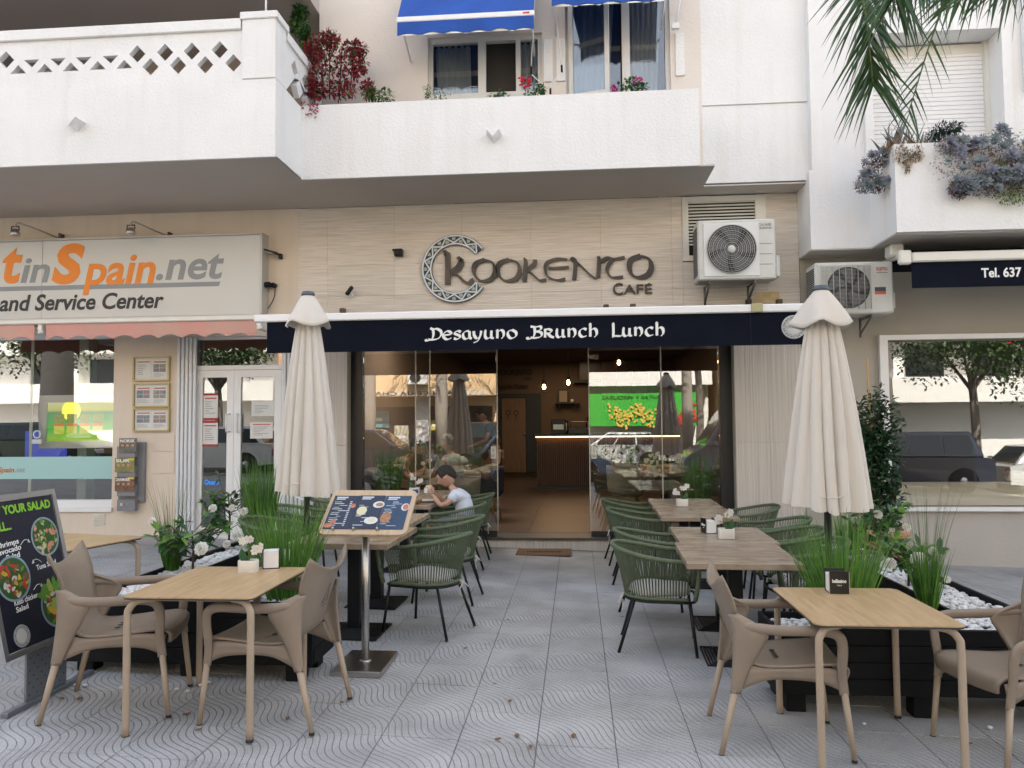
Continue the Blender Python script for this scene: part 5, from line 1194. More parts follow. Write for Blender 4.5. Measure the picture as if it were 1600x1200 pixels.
# ---- umbrellas
UC = mat('natural umbrella canvas', (.76, .71, .64), .88, var=.07, vscale=3, bump=2.2, bscale=9, stretch=(1, 1, .35), trans=.18, dirt=((.50, .43, .36), 2.5, .66))
def umbrella(x, y, ztop, zbot, r, label, seed, n=13, lean=(0, 0), back=0):
    t = thing('closed_umbrella', label, 'umbrella', (x, y, gz(x)), group='closed canvas umbrellas on the terrace')
    R = random.Random(seed); ph = [R.uniform(-.5, .5) for _ in range(n)]; dp = [R.uniform(.45, 1.0) for _ in range(n)]; ln = [R.uniform(-.02, .015) for _ in range(n)]
    H = ztop-zbot
    def skirt(u, v):   # v 0 bottom .. 1 top
        th = 2*pi*u; k = u*n; i = int(k) % n; f = k-int(k); fold = abs(sin(pi*f)); d = dp[i]
        rad = (.055+(r-.055)*(1-v)**.72)*(1+.0*v)
        amp = (.42-.12*v)*d; rr = rad*(1-amp+amp*fold**.7)*(1+.05*sin(th*2+seed))
        z = zbot+H*v*.93+(ln[i]*(fold)*(1-v))+.02*sin(th*2+1)*(1-v)
        tw = .35*(1-v)**1.5*sin(th*3+seed)*.25+.10*sin(v*5+i*1.7)*(1-v)*.5
        return (rr*cos(th+tw)+lean[0]*(1-v), rr*sin(th+tw)*.85+lean[1]*(1-v), z)
    sk_ = MB().grid(skirt, n*10, 36).build('canopy', UC, t)
    def cap(u, v):
        th = 2*pi*u; k = 4; w = abs(sin(th*k/2+.6)); rad = .035+.180*(1-v)**.9; z = ztop-.03-.235*(1-v)-.045*(1-v)**2*w
        rr = rad*(1-.22*(1-v)*w+.05*(1-v)*sin(th*5)); return (rr*cos(th), rr*sin(th), z)
    c = MB().grid(cap, 48, 10).build('vent_cap', UC, t); solid(c, .004)
    MB().lathe([(.052, ztop-.04), (.056, ztop-.025), (.045, ztop-.005), (.0, ztop+.004)], 24).build('finial', mat('blue grey finial', (.08, .10, .13), .5), t)
    MB().tube([(0, 0, .0), (0, 0, ztop-.1)], .024, 14).build('pole', BLACKP, t)
    tb_ = MB().tube(bez([(r*.35, -r*.45, zbot+.18), (r*.1, -r*.8, zbot+.10), (-r*.3, -r*.75, zbot+.09), (-r*.6, -r*.4, zbot+.13)]), .003, 4).build('tie_cord', UC, t)
    rib = MB()
    for k in range(6):
        a = k*pi/3; rib.tube([(.03*cos(a), .03*sin(a), ztop-.25), (r*.5*cos(a), r*.4*sin(a), zbot+.03)], .008, 4)
    rib.build('rib', STEEL, t)
    return t
x1, x2 = U(487, 455, 6.2), U(1280, 448, 5.6)
umbrella(-2.20, 6.15, 2.76-gz(-2.2)-.0, 1.10-gz(-2.2), .275, 'closed cream umbrella left of the entrance, in front of the end of the black awning', 3)
umbrella(1.735, 5.55, 2.61-gz(1.73), 1.05-gz(1.73), .290, 'closed cream umbrella right of the entrance, in front of the older air conditioner', 8)
# ============================================================= planters
BW = mat('black stained planks', (.008, .008, .009), .6, spec=.2, var=.4, vscale=6, bump=.6, bscale=60, stretch=(1, 1, 8)); 
STONE = mat('white pebbles', (.74, .74, .73), .55, rand=.0, var=.12, vscale=14)
def pebble_mesh(seed):
    r = random.Random(seed); vs = []; fs = []; n = 7; m = 4
    a, c, e = r.uniform(.8, 1.2), r.uniform(.7, 1.0), r.uniform(.55, .8)
    vs.append((0, 0, -e))
    for j in range(1, m):
        ph = -pi/2+pi*j/m
        for k in range(n): th = 2*pi*(k+.5*j)/n; q = r.uniform(.86, 1.1); vs.append((a*cos(ph)*cos(th)*q, c*cos(ph)*sin(th)*q, e*sin(ph)*q))
    vs.append((0, 0, e)); L = len(vs)-1
    for k in range(n): fs.append((0, 1+(k+1) % n, 1+k)); fs.append((L, L-n+k, L-n+(k+1) % n))
    for j in range(m-2):
        for k in range(n): fs.append((1+j*n+k, 1+j*n+(k+1) % n, 1+(j+1)*n+(k+1) % n, 1+(j+1)*n+k))
    return vs, fs
PEB = [pebble_mesh(i) for i in range(10)]
def pebbles(parent, rects, z, dens=1100, seed=1):
    b = MB(); r = random.Random(seed); n = 0
    for (x0, x1, y0, y1) in rects:
        k = int((x1-x0)*(y1-y0)*dens)
        for _ in range(k):
            x, y = r.uniform(x0, x1), r.uniform(y0, y1); s = r.uniform(.013, .03)*(1 if r.random() < .85 else 1.4)
            vs, fs = r.choice(PEB); th = r.random()*6.28; c, q = cos(th)*s, sin(th)*s
            zz = z+r.uniform(-.012, .014)
            b.add([(x+a*c-e*q, y+a*q+e*c, zz+f*s*.85) for a, e, f in vs], fs, STONE, True)
    return stuff(b.build('pebbles', None, parent))
def plank_box(parent, x0, x1, y0, y1, z0, z1, faces, n=4, base_z=None):
    """walls of stacked planks on the listed faces ('-x','+x','-y','+y')"""
    th = .028; H = (z1-z0)/n; r = random.Random(int(x0*100+y0*10))
    def P(a, c):
        MB().box(a, c, bev=.003).build('plank', BW, parent)
    for f in faces:
        for k in range(n):
            a, c = z0+k*H+.0015, z0+(k+1)*H-.0015; j = r.uniform(-.002, .004)
            if f == '-y': P((x0, y0+j, a), (x1, y0+th+j, c))
            if f == '+y': P((x0+th+.004, y1-th+j, a), (x1-th-.004, y1+j, c))
            if f == '-x': P((x0+j, y0+th+.006, a), (x0+th+j, y1, c))
            if f == '+x': P((x1-th+j, y0+th+.006, a), (x1+j, y1, c))
def planter(label, side, xin, xout, ynear, ydepth, xedge, yfar, xi, ztop, z0):
    """L of black planks: a trough along the front and one running back; side -1 left, +1 right"""
    t = thing('pebble_planter', label, 'planter', (0, 0, 0), group='black plank planters filled with white pebbles')
    xa, xb = min(xin, xedge), max(xin, xedge); d = ynear+ydepth
    plank_box(t, xa, xb, ynear, d, z0, ztop, ['-y', '-x', '+x'], 4)
    lx0, lx1 = min(xi, xedge), max(xi, xedge)
    # back wall of the front trough up to the long trough
    if side < 0: plank_box(t, lx1, xb, ynear, d, z0, ztop, ['+y'], 4)
    else: plank_box(t, xa, lx0, ynear, d, z0, ztop, ['+y'], 4)
    plank_box(t, lx0, lx1, d+.006, yfar, z0, ztop+.0, ['-x', '+x', '+y'], 4)
    core = MB().box((xa+.03, ynear+.03, z0+.02), (xb-.03, d-.035, ztop-.075)).box((lx0+.03, d-.034, z0+.02), (lx1-.03, yfar-.03, ztop-.075)).build('fill', mat('dark fill', (.08, .08, .075), .9), t)
    pebbles(t, [(xa+.045, xb-.045, ynear+.045, d-.045), (lx0+.045, lx1-.045, d-.05, yfar-.045)], ztop-.045, 1500, int(abs(xin)*10))
    for (x, y) in [(xa+.12, ynear+.07), (xb-.12, ynear+.07), ((xa+xb)/2, ynear+.07), (lx0+.07, yfar-.1), (lx1-.07, yfar-.1), (xb-.12, d-.07), (xa+.12, d-.07)]:
        g = gz(x); MB().box((x-.055, y-.055, g), (x+.055, y+.055, z0-.001), bev=.003).build('foot_block', BW, t)
    return t
pL = planter('long black plank planter with white pebbles left of the terrace, behind the left oak table', -1, -1.655, None, 4.735, .42, -3.27, 7.25, -2.90, .545, .155)
pR = planter('long black plank planter with white pebbles right of the terrace, behind the right oak table', 1, 1.135, None, 4.665, .42, 2.80, 8.05, 2.345, .445, .065)
# few loose pebbles on the paving
lp = MB(); r = random.Random(4)
for k in range(14):
    x, y = r.choice(((r.uniform(1.2, 2.8), r.uniform(4.45, 4.62))), ) if False else ((r.uniform(1.2, 2.9), r.uniform(4.4, 4.62)) if k % 2 else (r.uniform(-3.2, -2.2), r.uniform(4.45, 4.68)))
    vs, fs = PEB[k % 10]; s = r.uniform(.012, .02); lp.add([(x+a*s, y+c*s, gz(x)+.012+e*s*.8) for a, c, e in vs], fs, STONE, True)
o = lp.build('loose_pebbles', None); stuff(o); o['label'] = 'stray white pebbles lying on the paving under the planters'

# ============================================================= plants
GB = mat('grass blade', (.085, .215, .03), .5, col2=(.17, .36, .05), vscale=14, trans=.30); GBD = mat('dark grass blade', (.04, .115, .025), .5, col2=(.075, .19, .03), vscale=14, trans=.25); GBT = mat('wispy grass blade', (.06, .12, .03), .6, col2=(.12, .17, .05), vscale=20, trans=.25)
LFD = mat('dark glossy leaf', (.022, .075, .022), .28, col2=(.035, .11, .03), vscale=10, trans=.15); LFL = mat('young green leaf', (.10, .24, .025), .35, col2=(.16, .30, .04), vscale=10, trans=.3)
STEM = mat('woody stem', (.06, .045, .03), .8); POT = mat('black plastic pot', (.015, .015, .016), .5)
PET = mat('white petal', (.78, .76, .70), .6, trans=.25); YEL = mat('flower heart', (.55, .42, .10), .6)
def blade(b, p, d, L, w, droop, m, seg=5, r=random):
    d = Vector(d).normalized(); s = d.cross(Vector((0, 0, 1))); s = s.normalized() if s.length > .01 else Vector((1, 0, 0))
    th = r.uniform(0, pi); s = (s*cos(th)+d.cross(s)*sin(th)); q = Vector(p); vs = []
    for i in range(seg+1):
        t = i/seg; ww = w*(1-t**1.6)*.5+.0004; vs += [q+s*ww, q-s*ww]; d = (d+Vector((d.x*.4, d.y*.4, -1))*droop*t/seg*2).normalized(); q = q+d*(L/seg)
    b.add(vs, [(2*i, 2*i+1, 2*i+3, 2*i+2) for i in range(seg)], m, True)
def grass(x, y, z, h, spread, n, label, mats, group='potted ornamental grasses', rad=.05, w=.005, droop=.35, wisps=0, wl=.6, seed=1):
    t = thing('grass_plant', label, 'grass plant', (x, y, z), group=group); r = random.Random(seed); b = MB()
    for k in range(n):
        a = r.random()*6.283; rr = rad*math.sqrt(r.random()); out = spread*r.random()**.8
        blade(b, (rr*cos(a), rr*sin(a), 0), (cos(a)*out, sin(a)*out, 1), h*r.uniform(.55, 1.05), w*r.uniform(.6, 1.2), droop*r.random(), r.choice(mats), 6, r)
    for k in range(wisps):
        a = r.random()*6.283; blade(b, (.02*cos(a), .02*sin(a), 0), (cos(a)*spread*1.1*r.random(), sin(a)*spread*1.1*r.random(), 1), wl*r.uniform(.8, 1.2), .003, .9*r.random(), GBT, 9, r)
    b.build('blades', None, t)
    MB().lathe([(.05, -.10), (.066, -.0), (.06, .004), (.055, -.01), (0, -.012)], 20).build('pot', POT, t)
    return t
def leaf_mesh(b, p, d, upn, L, w, m, fold=.25, curl=.2):
    d = Vector(d).normalized(); n = Vector(upn); s = d.cross(n); s = s.normalized() if s.length > .01 else Vector((1, 0, 0)); n = s.cross(d)
    rows = [(0, .04), (.2, .62), (.45, 1.0), (.72, .75), (1, .03)]; vs = []
    for t, k in rows:
        c = Vector(p)+d*(L*t)-n*(curl*L*t*t); vs += [c+s*(w*k*.5)+n*(fold*w*k*.35), c, c-s*(w*k*.5)+n*(fold*w*k*.35)]
    fs = []
    for i in range(4): fs += [(3*i, 3*i+1, 3*i+4, 3*i+3), (3*i+1, 3*i+2, 3*i+5, 3*i+4)]
    b.add(vs, fs, m, True)
def rose(parent, c, R, seed, d=(0, -1, .5)):
    r = random.Random(seed); b = MB(); ax = Vector(d).normalized(); rot = ax.to_track_quat('Z', 'Y').to_matrix()
    for ring, (n, rr, lift, sz) in enumerate(((6, .62, .15, .62), (5, .42, .38, .52), (5, .25, .55, .40), (3, .10, .62, .30))):
        for k in range(n):
            a = 2*pi*k/n+ring*.5+r.uniform(-.15, .15)
            def f(u, v, a=a): 
                s = (u-.5)*1.25*(1-.3*v); rad = (rr*.35+rr*v*.9)*(1+.10*sin(u*9+ring*2+a*3)); z = lift*.35+lift*v*1.1-.35*(v**3)*(1-lift)+.07*v*sin(u*11+a*5)
                return Vector(c)+rot @ (Vector((cos(a+s*1.1)*rad, sin(a+s*1.1)*rad, z))*R)
            b.grid(f, 4, 3, PET)
    b.lathe([(0, -.2*R), (.22*R, 0), (.26*R, .2*R), (.16*R, .4*R), (0, .45*R)], 10, c, PET, ax=rot)
    return b.build('flower', None, parent)
def shrub(x, y, z, h, label, nb, nl, flowers, seed, group='white flowering camellia shrubs', spread=.22, light=.25, L=.085):
    t = thing('flowering_shrub', label, 'shrub', (x, y, z), group=group); r = random.Random(seed)
    st = MB(); lf = MB(); st.tube([(0, 0, -.05), (.01, .0, h*.4), (-.01, .01, h*.75)], [.011, .009, .005], 7)
    for k in range(nb):
        z0 = h*r.uniform(.25, .72); a = r.random()*6.283 if k > 3 else k*1.6; o = spread*r.uniform(.5, 1.1); e = Vector((cos(a)*o, sin(a)*o, z0+h*r.uniform(.12, .34))); m_ = Vector((cos(a)*o*.5, sin(a)*o*.5, z0+h*.08))
        P = bez([(0, 0, z0), m_, e], 4); st.tube(P, .0035, 5)
        for j in range(nl):
            q = P[min(len(P)-1, 2+int(r.random()*(len(P)-2)))] if j > 3 else P[-1]; d = Vector((r.uniform(-1, 1), r.uniform(-1, 1), r.uniform(-.35, .7)))+Vector((cos(a), sin(a), .2))*.5
            young = (j <= 3 and r.random() < light*1.6) or r.random() < light*.3
            leaf_mesh(lf, q, d, (r.uniform(-.4, .4), r.uniform(-.6, .2), 1), L*r.uniform(.7, 1.15), L*.42*r.uniform(.8, 1.2), LFL if young else LFD)
    st.build('stem', STEM, t); lf.build('foliage', None, t)
    for i, (fx, fy, fz, R) in enumerate(flowers): rose(t, (fx, fy, fz), R*1.25, seed+i)
    MB().lathe([(.05, -.09), (.06, .0), (.054, .003), (.05, -.01), (0, -.012)], 18).build('pot', POT, t)
    return t
zl, zr = .50, .40
def onz(px, py, z):
    d = ray(px, py); return Vector((0, 0, CAM_H))+d*((z-CAM_H)/d.z)
# left planter
p = onz(268, 893, zl); grass(p.x, p.y, zl, .42, .30, 300, 'dark wispy grass in a black pot at the near end of the left planter strip', [GBD, GB, GBD], wisps=70, wl=.66, w=.0065, seed=3)
p = onz(298, 900, zl); x0 = p.x
def rel(px, py, base, dy=0):
    q = U(px, py, base.y+dy); return (q.x-base.x, dy, q.z-base.z)
b_ = Vector((p.x, p.y+.02, zl)); shrub(b_.x, b_.y, zl, .46, 'leafy shrub with one large white bloom leaning over the left oak table', 20, 11, [rel(314, 857, b_, -.24)+(.055,), rel(237, 814, b_, -.15)+(.030,), rel(292, 880, b_, -.2)+(.024,)], 5, spread=.27, light=.3, L=.095)
b_ = onz(357, 856, zl); shrub(b_.x, b_.y, zl, .68, 'taller leafy shrub with small white blooms before the white shop door', 22, 9, [rel(332, 794, b_, -.25)+(.042,), rel(381, 799, b_, -.24)+(.042,), rel(362, 793, b_, -.2)+(.034,), rel(368, 838, b_, -.2)+(.045,), rel(354, 850, b_, -.22)+(.04,), rel(308, 845, b_, -.2)+(.02,)], 12, spread=.25, light=.25)
p = Vector((-1.93, 5.02, zl)); grass(p.x, p.y, zl, .70, .42, 520, 'bright green grass in the left planter, right of the oak table orchid', [GB, GB, GBD], w=.006, rad=.12, droop=.55, seed=6)
p = onz(415, 850, .5); grass(-2.93, 6.98, .55, .80, .26, 420, 'tall dark green grass at the far end of the left planter, beside the white door', [GBD, GB], w=.009, rad=.08, droop=.3, seed=7, wisps=10, wl=.9)
# right planter
p = Vector((1.62, 4.92, zr)); grass(1.60, 4.90, zr, .70, .42, 480, 'bright green grass in the right planter, left of the black napkin box', [GB, GB, GBD], w=.006, rad=.12, droop=.55, seed=16)
p = onz(1462, 955, zr+.03); grass(p.x, p.y+.12, zr, .46, .30, 330, 'wispy arching grass in a black pot before the right shop wall', [GB, GBD], wisps=60, wl=.72, w=.0065, seed=13)
b_ = onz(1437, 925, zr)+V(-.03, .12, 0); shrub(b_.x, b_.y, zr, .40, 'shrub with the largest white rose bloom, in the middle of the right planter', 16, 11, [rel(1437, 875, b_, -.24)+(.066,), rel(1392, 880, b_, -.2)+(.045,), rel(1458, 861, b_, -.16)+(.036,), rel(1480, 905, b_, -.1)+(.03,)], 25, spread=.20, light=.4, L=.10)
b_ = onz(1395, 888, zr)+V(-.05, .2, 0); shrub(b_.x, b_.y, zr, .62, 'taller shrub with white buds beside the terracotta pot', 22, 11, [rel(1372, 803, b_, -.2)+(.042,), rel(1385, 858, b_, -.25)+(.04,), rel(1417, 824, b_, -.2)+(.038,), rel(1394, 827, b_, -.22)+(.026,)], 31, spread=.24, light=.35, L=.10)
grass(2.50, 7.45, .40, .46, .24, 170, 'short green grass between the right umbrella and the terracotta pot', [GB, GBD], w=.008, rad=.08, droop=.3, seed=17)
grass(2.25, 5.3, .40, .2, .5, 20, 'small tuft of grass at the inner edge of the right planter', [GB], w=.005, seed=19) if False else None
# terracotta pot with dark climbing shrub
tp = thing('terracotta_pot', 'terracotta pot with a tall dark leafed climber against the right wall', 'potted plant', (3.27, 8.75, gz(3.27)))
MB().lathe([(.17, 0), (.24, .25), (.285, .50), (.31, .51), (.315, .58), (.285, .585), (.27, .54), (0, .54)], 32).build('pot', mat('terracotta', (.40, .20, .12), .8, col2=(.50, .30, .20), vscale=7, bump=.3), tp)
r = random.Random(44); lf = MB(); st = MB()
for k in range(16):
    P = bez([(r.uniform(-.1, .1), r.uniform(-.1, .1), .5), (r.uniform(-.16, .20), r.uniform(-.05, .15), 1.0), (r.uniform(-.18, .22), r.uniform(0, .2), 1.5), (r.uniform(-.24, .30), r.uniform(.0, .25), r.uniform(1.5, 2.2))], 6); st.tube(P, .006, 5)
    for q in P[2:]:
        for j in range(14):
            d = Vector((r.uniform(-1, 1), r.uniform(-1, 1), r.uniform(-.6, .7))); leaf_mesh(lf, q+Vector((r.uniform(-.09, .09), r.uniform(-.08, .08), r.uniform(-.08, .08))), d, (r.uniform(-.5, .5), -.4, 1), r.uniform(.045, .075), .034, MATS['climber leaf'] if 'climber leaf' in MATS else mat('climber leaf', (.014, .045, .018), .32, col2=(.03, .075, .025), vscale=8, trans=.08))
st.build('stem', STEM, tp); lf.build('foliage', None, tp); MB().tube([(.0, .05, .5), (-.03, .1, 2.45)], .01, 6).build('cane', mat('bamboo cane', (.45, .27, .10), .6), tp)

# ============================================================= small table things
CER = mat('cream ceramic', (.66, .63, .56), .45, bump=.3, bscale=40, stretch=(1, 1, 6))
ORC = mat('orchid leaf', (.02, .09, .03), .3)
def orchid(x, y, z, label, flip=1, s=1, n=8):
    t = thing('orchid_pot', label, 'flower pot', (x, y, z), group='small white orchid pots on the tables'); r = random.Random(int(x*100+y*10))
    b = MB(); plate(b, rounded(.115, .08, .025), 0, .004, CER); P0 = rounded(.115, .08, .028); n0 = len(P0)
    lay = [(.93, 0), (1.0, .01), (1.0, .066), (.96, .070), (.90, .066), (.88, .05)]
    vs = []; 
    for k, zz in lay: vs += [(px*k, py*k, zz) for px, py in P0]
    fs = []
    for i in range(len(lay)-1): fs += [(i*n0+j, i*n0+(j+1) % n0, (i+1)*n0+(j+1) % n0, (i+1)*n0+j) for j in range(n0)]
    b.add(vs, fs, CER, True); b.build('pot', None, t); plate(MB(), [(px*.89, py*.89) for px, py in P0], .045, .055, mat('moss', (.09, .10, .035), .9, bump=2, bscale=90)).build('moss', None, t)
    l = MB()
    for d, L, w in (((flip*.3, -.1, 1), .09, .05), ((-flip*.5, .2, .8), .05, .03)): leaf_mesh(l, (flip*.02, 0, .05), d, (0, -1, .2), L, w, ORC, .3, .1)
    for k in range(9): a = k*.7; leaf_mesh(l, (-flip*.03, -.01, .055), (cos(a), sin(a), .6), (0, 0, 1), .03, .009, mat('succulent green', (.16, .22, .10), .5))
    l.build('leaf', None, t)
    P = bez([(flip*.0, 0, .05), (-flip*.0, .0, .12), (flip*.012, 0, .17), (flip*.03, 0, .19)], 4) if n > 5 else bez([(0, 0, .05), (0, 0, .12), (-flip*.03, 0, .15)], 4)
    MB().tube(P, .0022, 5).tube(bez([(0, 0, .05), (-flip*.02, 0, .10), (-flip*.06, 0, .135)], 4), .002, 5).build('stem', mat('orchid stem', (.14, .15, .05), .6), t)
    for k in range(n):
        c = (Vector(P[-1 - (k % 3)*2 if len(P) > 5 else -1])+Vector((r.uniform(-.03, .03), r.uniform(-.02, .02), r.uniform(-.02, .02)))) if k % 2 else Vector((-flip*.06+r.uniform(-.025, .02), r.uniform(-.02, .02), .13+r.uniform(-.015, .02)))
        f = MB()
        for j in range(5): a = j*2*pi/5+r.random(); leaf_mesh(f, c, (cos(a), -.3, sin(a)), (0, -1, 0), .026, .022, PET, .1, .1)
        f.lathe([(0, -.004), (.004, 0), (0, .004)], 6, c+Vector((0, -.006, 0)), YEL); f.build('flower', None, t)
    t.scale = (s, s, s); return t
def napkin_box(x, y, z, label, rz=0, s=1):
    t = thing('napkin_box', label, 'napkin box', (x, y, z), rz, 'black napkin boxes on the tables')
    MB().box((-.055, -.05, 0), (.055, -.047, .125), bev=.001).box((-.055, .047, 0), (.055, .05, .125), bev=.001).box((-.055, -.047, 0), (.055, .047, .004)).build('holder', mat('gloss black plastic', (.012, .012, .013), .2), t)
    MB().box((-.050, -.044, .005), (.050, .044, .105)).build('napkins', mat('napkin white', (.75, .74, .72), .9), t)
    text('bellissimo', -.038, .038, .062, .020, -.0505, LETW, t, ext=.0006, bold=.03); text('TABLE', -.013, .013, .044, .006, -.0505, LETW, t, ext=.0006)
    MB().box((-.0565, -.0515, 0), (-.052, -.0505, .125)).box((.052, -.0515, 0), (.0565, -.0505, .125)).build('corner_edge', STEEL, t)
    return t
TT = .7225; PTZ = .7485
q = onz(388, 893, TT+gz(-2)); orchid(q.x, q.y, TT+gz(-1.99), 'white orchid pot on the left oak table beside the napkin box', -1, 1.0, 9)
napkin_box(q.x+.085, q.y+.14, TT+gz(-1.99), 'black napkin box on the left oak table behind the orchid pot', radians(-70))
q = onz(1308, 925, TT+gz(1.48)); napkin_box(q.x, q.y, TT+gz(1.48), 'black napkin box with white lettering alone on the right oak table', radians(-3), 1)
q = onz(1134, 840, PTZ-.033); orchid(q.x, q.y-.03, PTZ+gz(1.115), 'white orchid pot standing beside the napkin box at the seam of the right tables', 1, 1.12, 9)
q = onz(1108, 832, PTZ-.033); napkin_box(q.x, q.y, PTZ+gz(1.19), 'black napkin box at the seam of the right tables, left of the orchid pot', radians(-75))
q = onz(1066, 790, PTZ-.033); orchid(q.x, q.y, PTZ+gz(1.22), 'white orchid pot on the far right table before the glass', 1, 1.15, 9)
q = onz(672, 785, .80); orchid(-1.98, 9.3, PTZ+gz(-1.92), 'white orchid pot on the far left table before the glass', -1, 1.1, 7)

# ============================================================= balcony plants
def leafy(name, label, cat, blobs, mats, n, L, w, stem=None, seed=1, loc=(0, 0, 0), group=None):
    t = thing(name, label, cat, loc, group=group); r = random.Random(seed); b = MB()
    for _ in range(n):
        c, s = r.choice(blobs); v = Vector((r.gauss(0, 1), r.gauss(0, 1), r.gauss(0, 1))).normalized()*(r.random()**.45); p = Vector((c[0]+v.x*s[0], c[1]+v.y*s[1], c[2]+v.z*s[2]))-Vector(loc)
        leaf_mesh(b, p, (v.x+r.uniform(-.8, .8), v.y+r.uniform(-.8, .8)-.2, v.z+r.uniform(-.8, .6)), (r.uniform(-.5, .5), -.5, 1), L*r.uniform(.6, 1.2), w*r.uniform(.7, 1.2), r.choice(mats))
    b.build('foliage', None, t); return t
RL = mat('crimson leaf', (.36, .028, .05), .5, col2=(.16, .02, .03), vscale=12, trans=.2); RLP = mat('rose leaf', (.34, .05, .07), .5, trans=.25); GLF = mat('fresh leaf', (.05, .13, .03), .45, col2=(.09, .2, .04), vscale=10, trans=.2); OL = mat('olive leaf', (.10, .11, .035), .5, trans=.15)
def B9(px, py, rx, rz, Y=9.1, ry=.12):
    c = U(px, py, Y); k = Y/1200; return ((c.x, Y, c.z), (rx*k, ry, rz*k))
t = leafy('crimson_bush', 'crimson leafed bush spilling over the end of the middle balcony trough', 'bush', [B9(498, 120, 22, 32), B9(520, 90, 30, 30), B9(545, 110, 26, 34), B9(500, 75, 22, 22), B9(482, 90, 10, 26), B9(530, 140, 30, 14), B9(560, 100, 14, 20), B9(515, 60, 16, 10), B9(555, 75, 20, 8), B9(575, 140, 12, 14), B9(490, 140, 14, 16)], [RL, RL, RL, RLP, RLP, GLF], 3000, .06, .032, seed=3)
st = MB()
for px in (488, 505, 515, 530, 545): a, c = U(px, 155, 9.1), U(px+(px-515)*.3, 75, 9.1); st.tube([a, c], .008, 5)
st.build('stem', STEM, t)
sp_ = MB(); r = random.Random(2)
for k in range(26): q = U(478+r.uniform(-6, 18), 158+r.uniform(0, 26)*(1-.4*r.random()), 8.77); leaf_mesh(sp_, q, (r.uniform(-1, 1), -.3, -.6), (0, -1, .3), .045, .02, RL)
stuff(sp_.build('trailing_shoot', None, t))
leafy('green_shrub', 'small green shrub behind the left balcony pillar above the crimson bush', 'shrub', [B9(466, 38, 16, 18, 9.3), B9(470, 20, 12, 8, 9.3), B9(478, 60, 12, 14, 9.3)], [GLF, LFD], 1000, .06, .032, seed=4)
leafy('trough_plant', 'low green plant right of the crimson bush in the balcony trough', 'plant', [B9(597, 150, 22, 9, 8.97), B9(580, 146, 10, 6, 8.97)], [GLF, GLF, OL], 260, .055, .03, seed=5)
leafy('trough_plant', 'thin yellowish plant under the left corner of the smaller window', 'plant', [B9(688, 148, 20, 6, 8.97), B9(668, 143, 6, 8, 8.97)], [OL, GLF], 170, .045, .014, seed=6)
t = leafy('geranium', 'red flowering geranium in the trough under the two windows', 'geranium', [B9(832, 144, 18, 7, 8.97), B9(780, 148, 16, 4, 8.97), B9(845, 140, 8, 6, 8.97)], [GLF, LFD], 260, .045, .035, seed=7)
fl = MB(); RED = mat('geranium red', (.58, .01, .03), .6, trans=.2); MAG = mat('geranium magenta', (.50, .02, .20), .6, trans=.2); r = random.Random(9)
for (px, py, s, m) in ((820, 128, .07, RED),):
    c = U(px, py, 8.95)
    for k in range(70): v = Vector((r.gauss(0, 1), r.gauss(0, 1), r.gauss(0, 1))).normalized()*s*r.random()**.5; leaf_mesh(fl, c+v, v+Vector((0, -.02, 0)), (0, -1, .5), .032, .028, m)
    fl.tube([c, c+Vector((.01, .02, -.16))], .003, 4, STEM)
fl.build('flower', None, t)
t = leafy('geranium', 'magenta flowering geranium at the right end of the balcony trough', 'geranium', [B9(982, 134, 16, 10, 8.97), B9(1000, 138, 12, 5, 8.97)], [GLF, LFD], 240, .045, .035, seed=8)
fl = MB()
for (px, py, s) in ((996, 126, .045), (960, 139, .03)):
    c = U(px, py, 8.93); fl = MB()
    for k in range(45): v = Vector((r.gauss(0, 1), r.gauss(0, 1), r.gauss(0, 1))).normalized()*s*r.random()**.5; leaf_mesh(fl, c+v, v+Vector((0, -.02, 0)), (0, -1, .5), .03, .026, MAG)
    fl.build('flower', None, t)
# succulents on the right balcony
SU = mat('blue grey succulent', (.28, .33, .34), .55, col2=(.17, .20, .22), vscale=20); SUP = mat('mauve succulent', (.32, .30, .36), .55, col2=(.17, .20, .25), vscale=20)
RS = mat('rust stems', (.20, .05, .03), .7, col2=(.12, .06, .04), vscale=14); TAN = mat('dry tan foliage', (.38, .22, .09), .8, col2=(.28, .15, .06), vscale=14, trans=.15); LG = mat('lime foliage', (.16, .26, .04), .5, trans=.2)
def rosette(m):
    b = MB()
    for ring, (n, e, L) in enumerate(((8, .15, 1.0), (7, .5, .8), (5, 1.0, .55), (3, 1.8, .32))):
        for k in range(n):
            a = 2*pi*k/n+ring*.4; leaf_mesh(b, (cos(a)*.008, sin(a)*.008, .0), (cos(a), sin(a), e), (0, 0, 1), .075*L, .026*L+.004, m, .5, -.25)
    return b.mesh('rosette')
rm = [rosette(SU), rosette(SUP)]
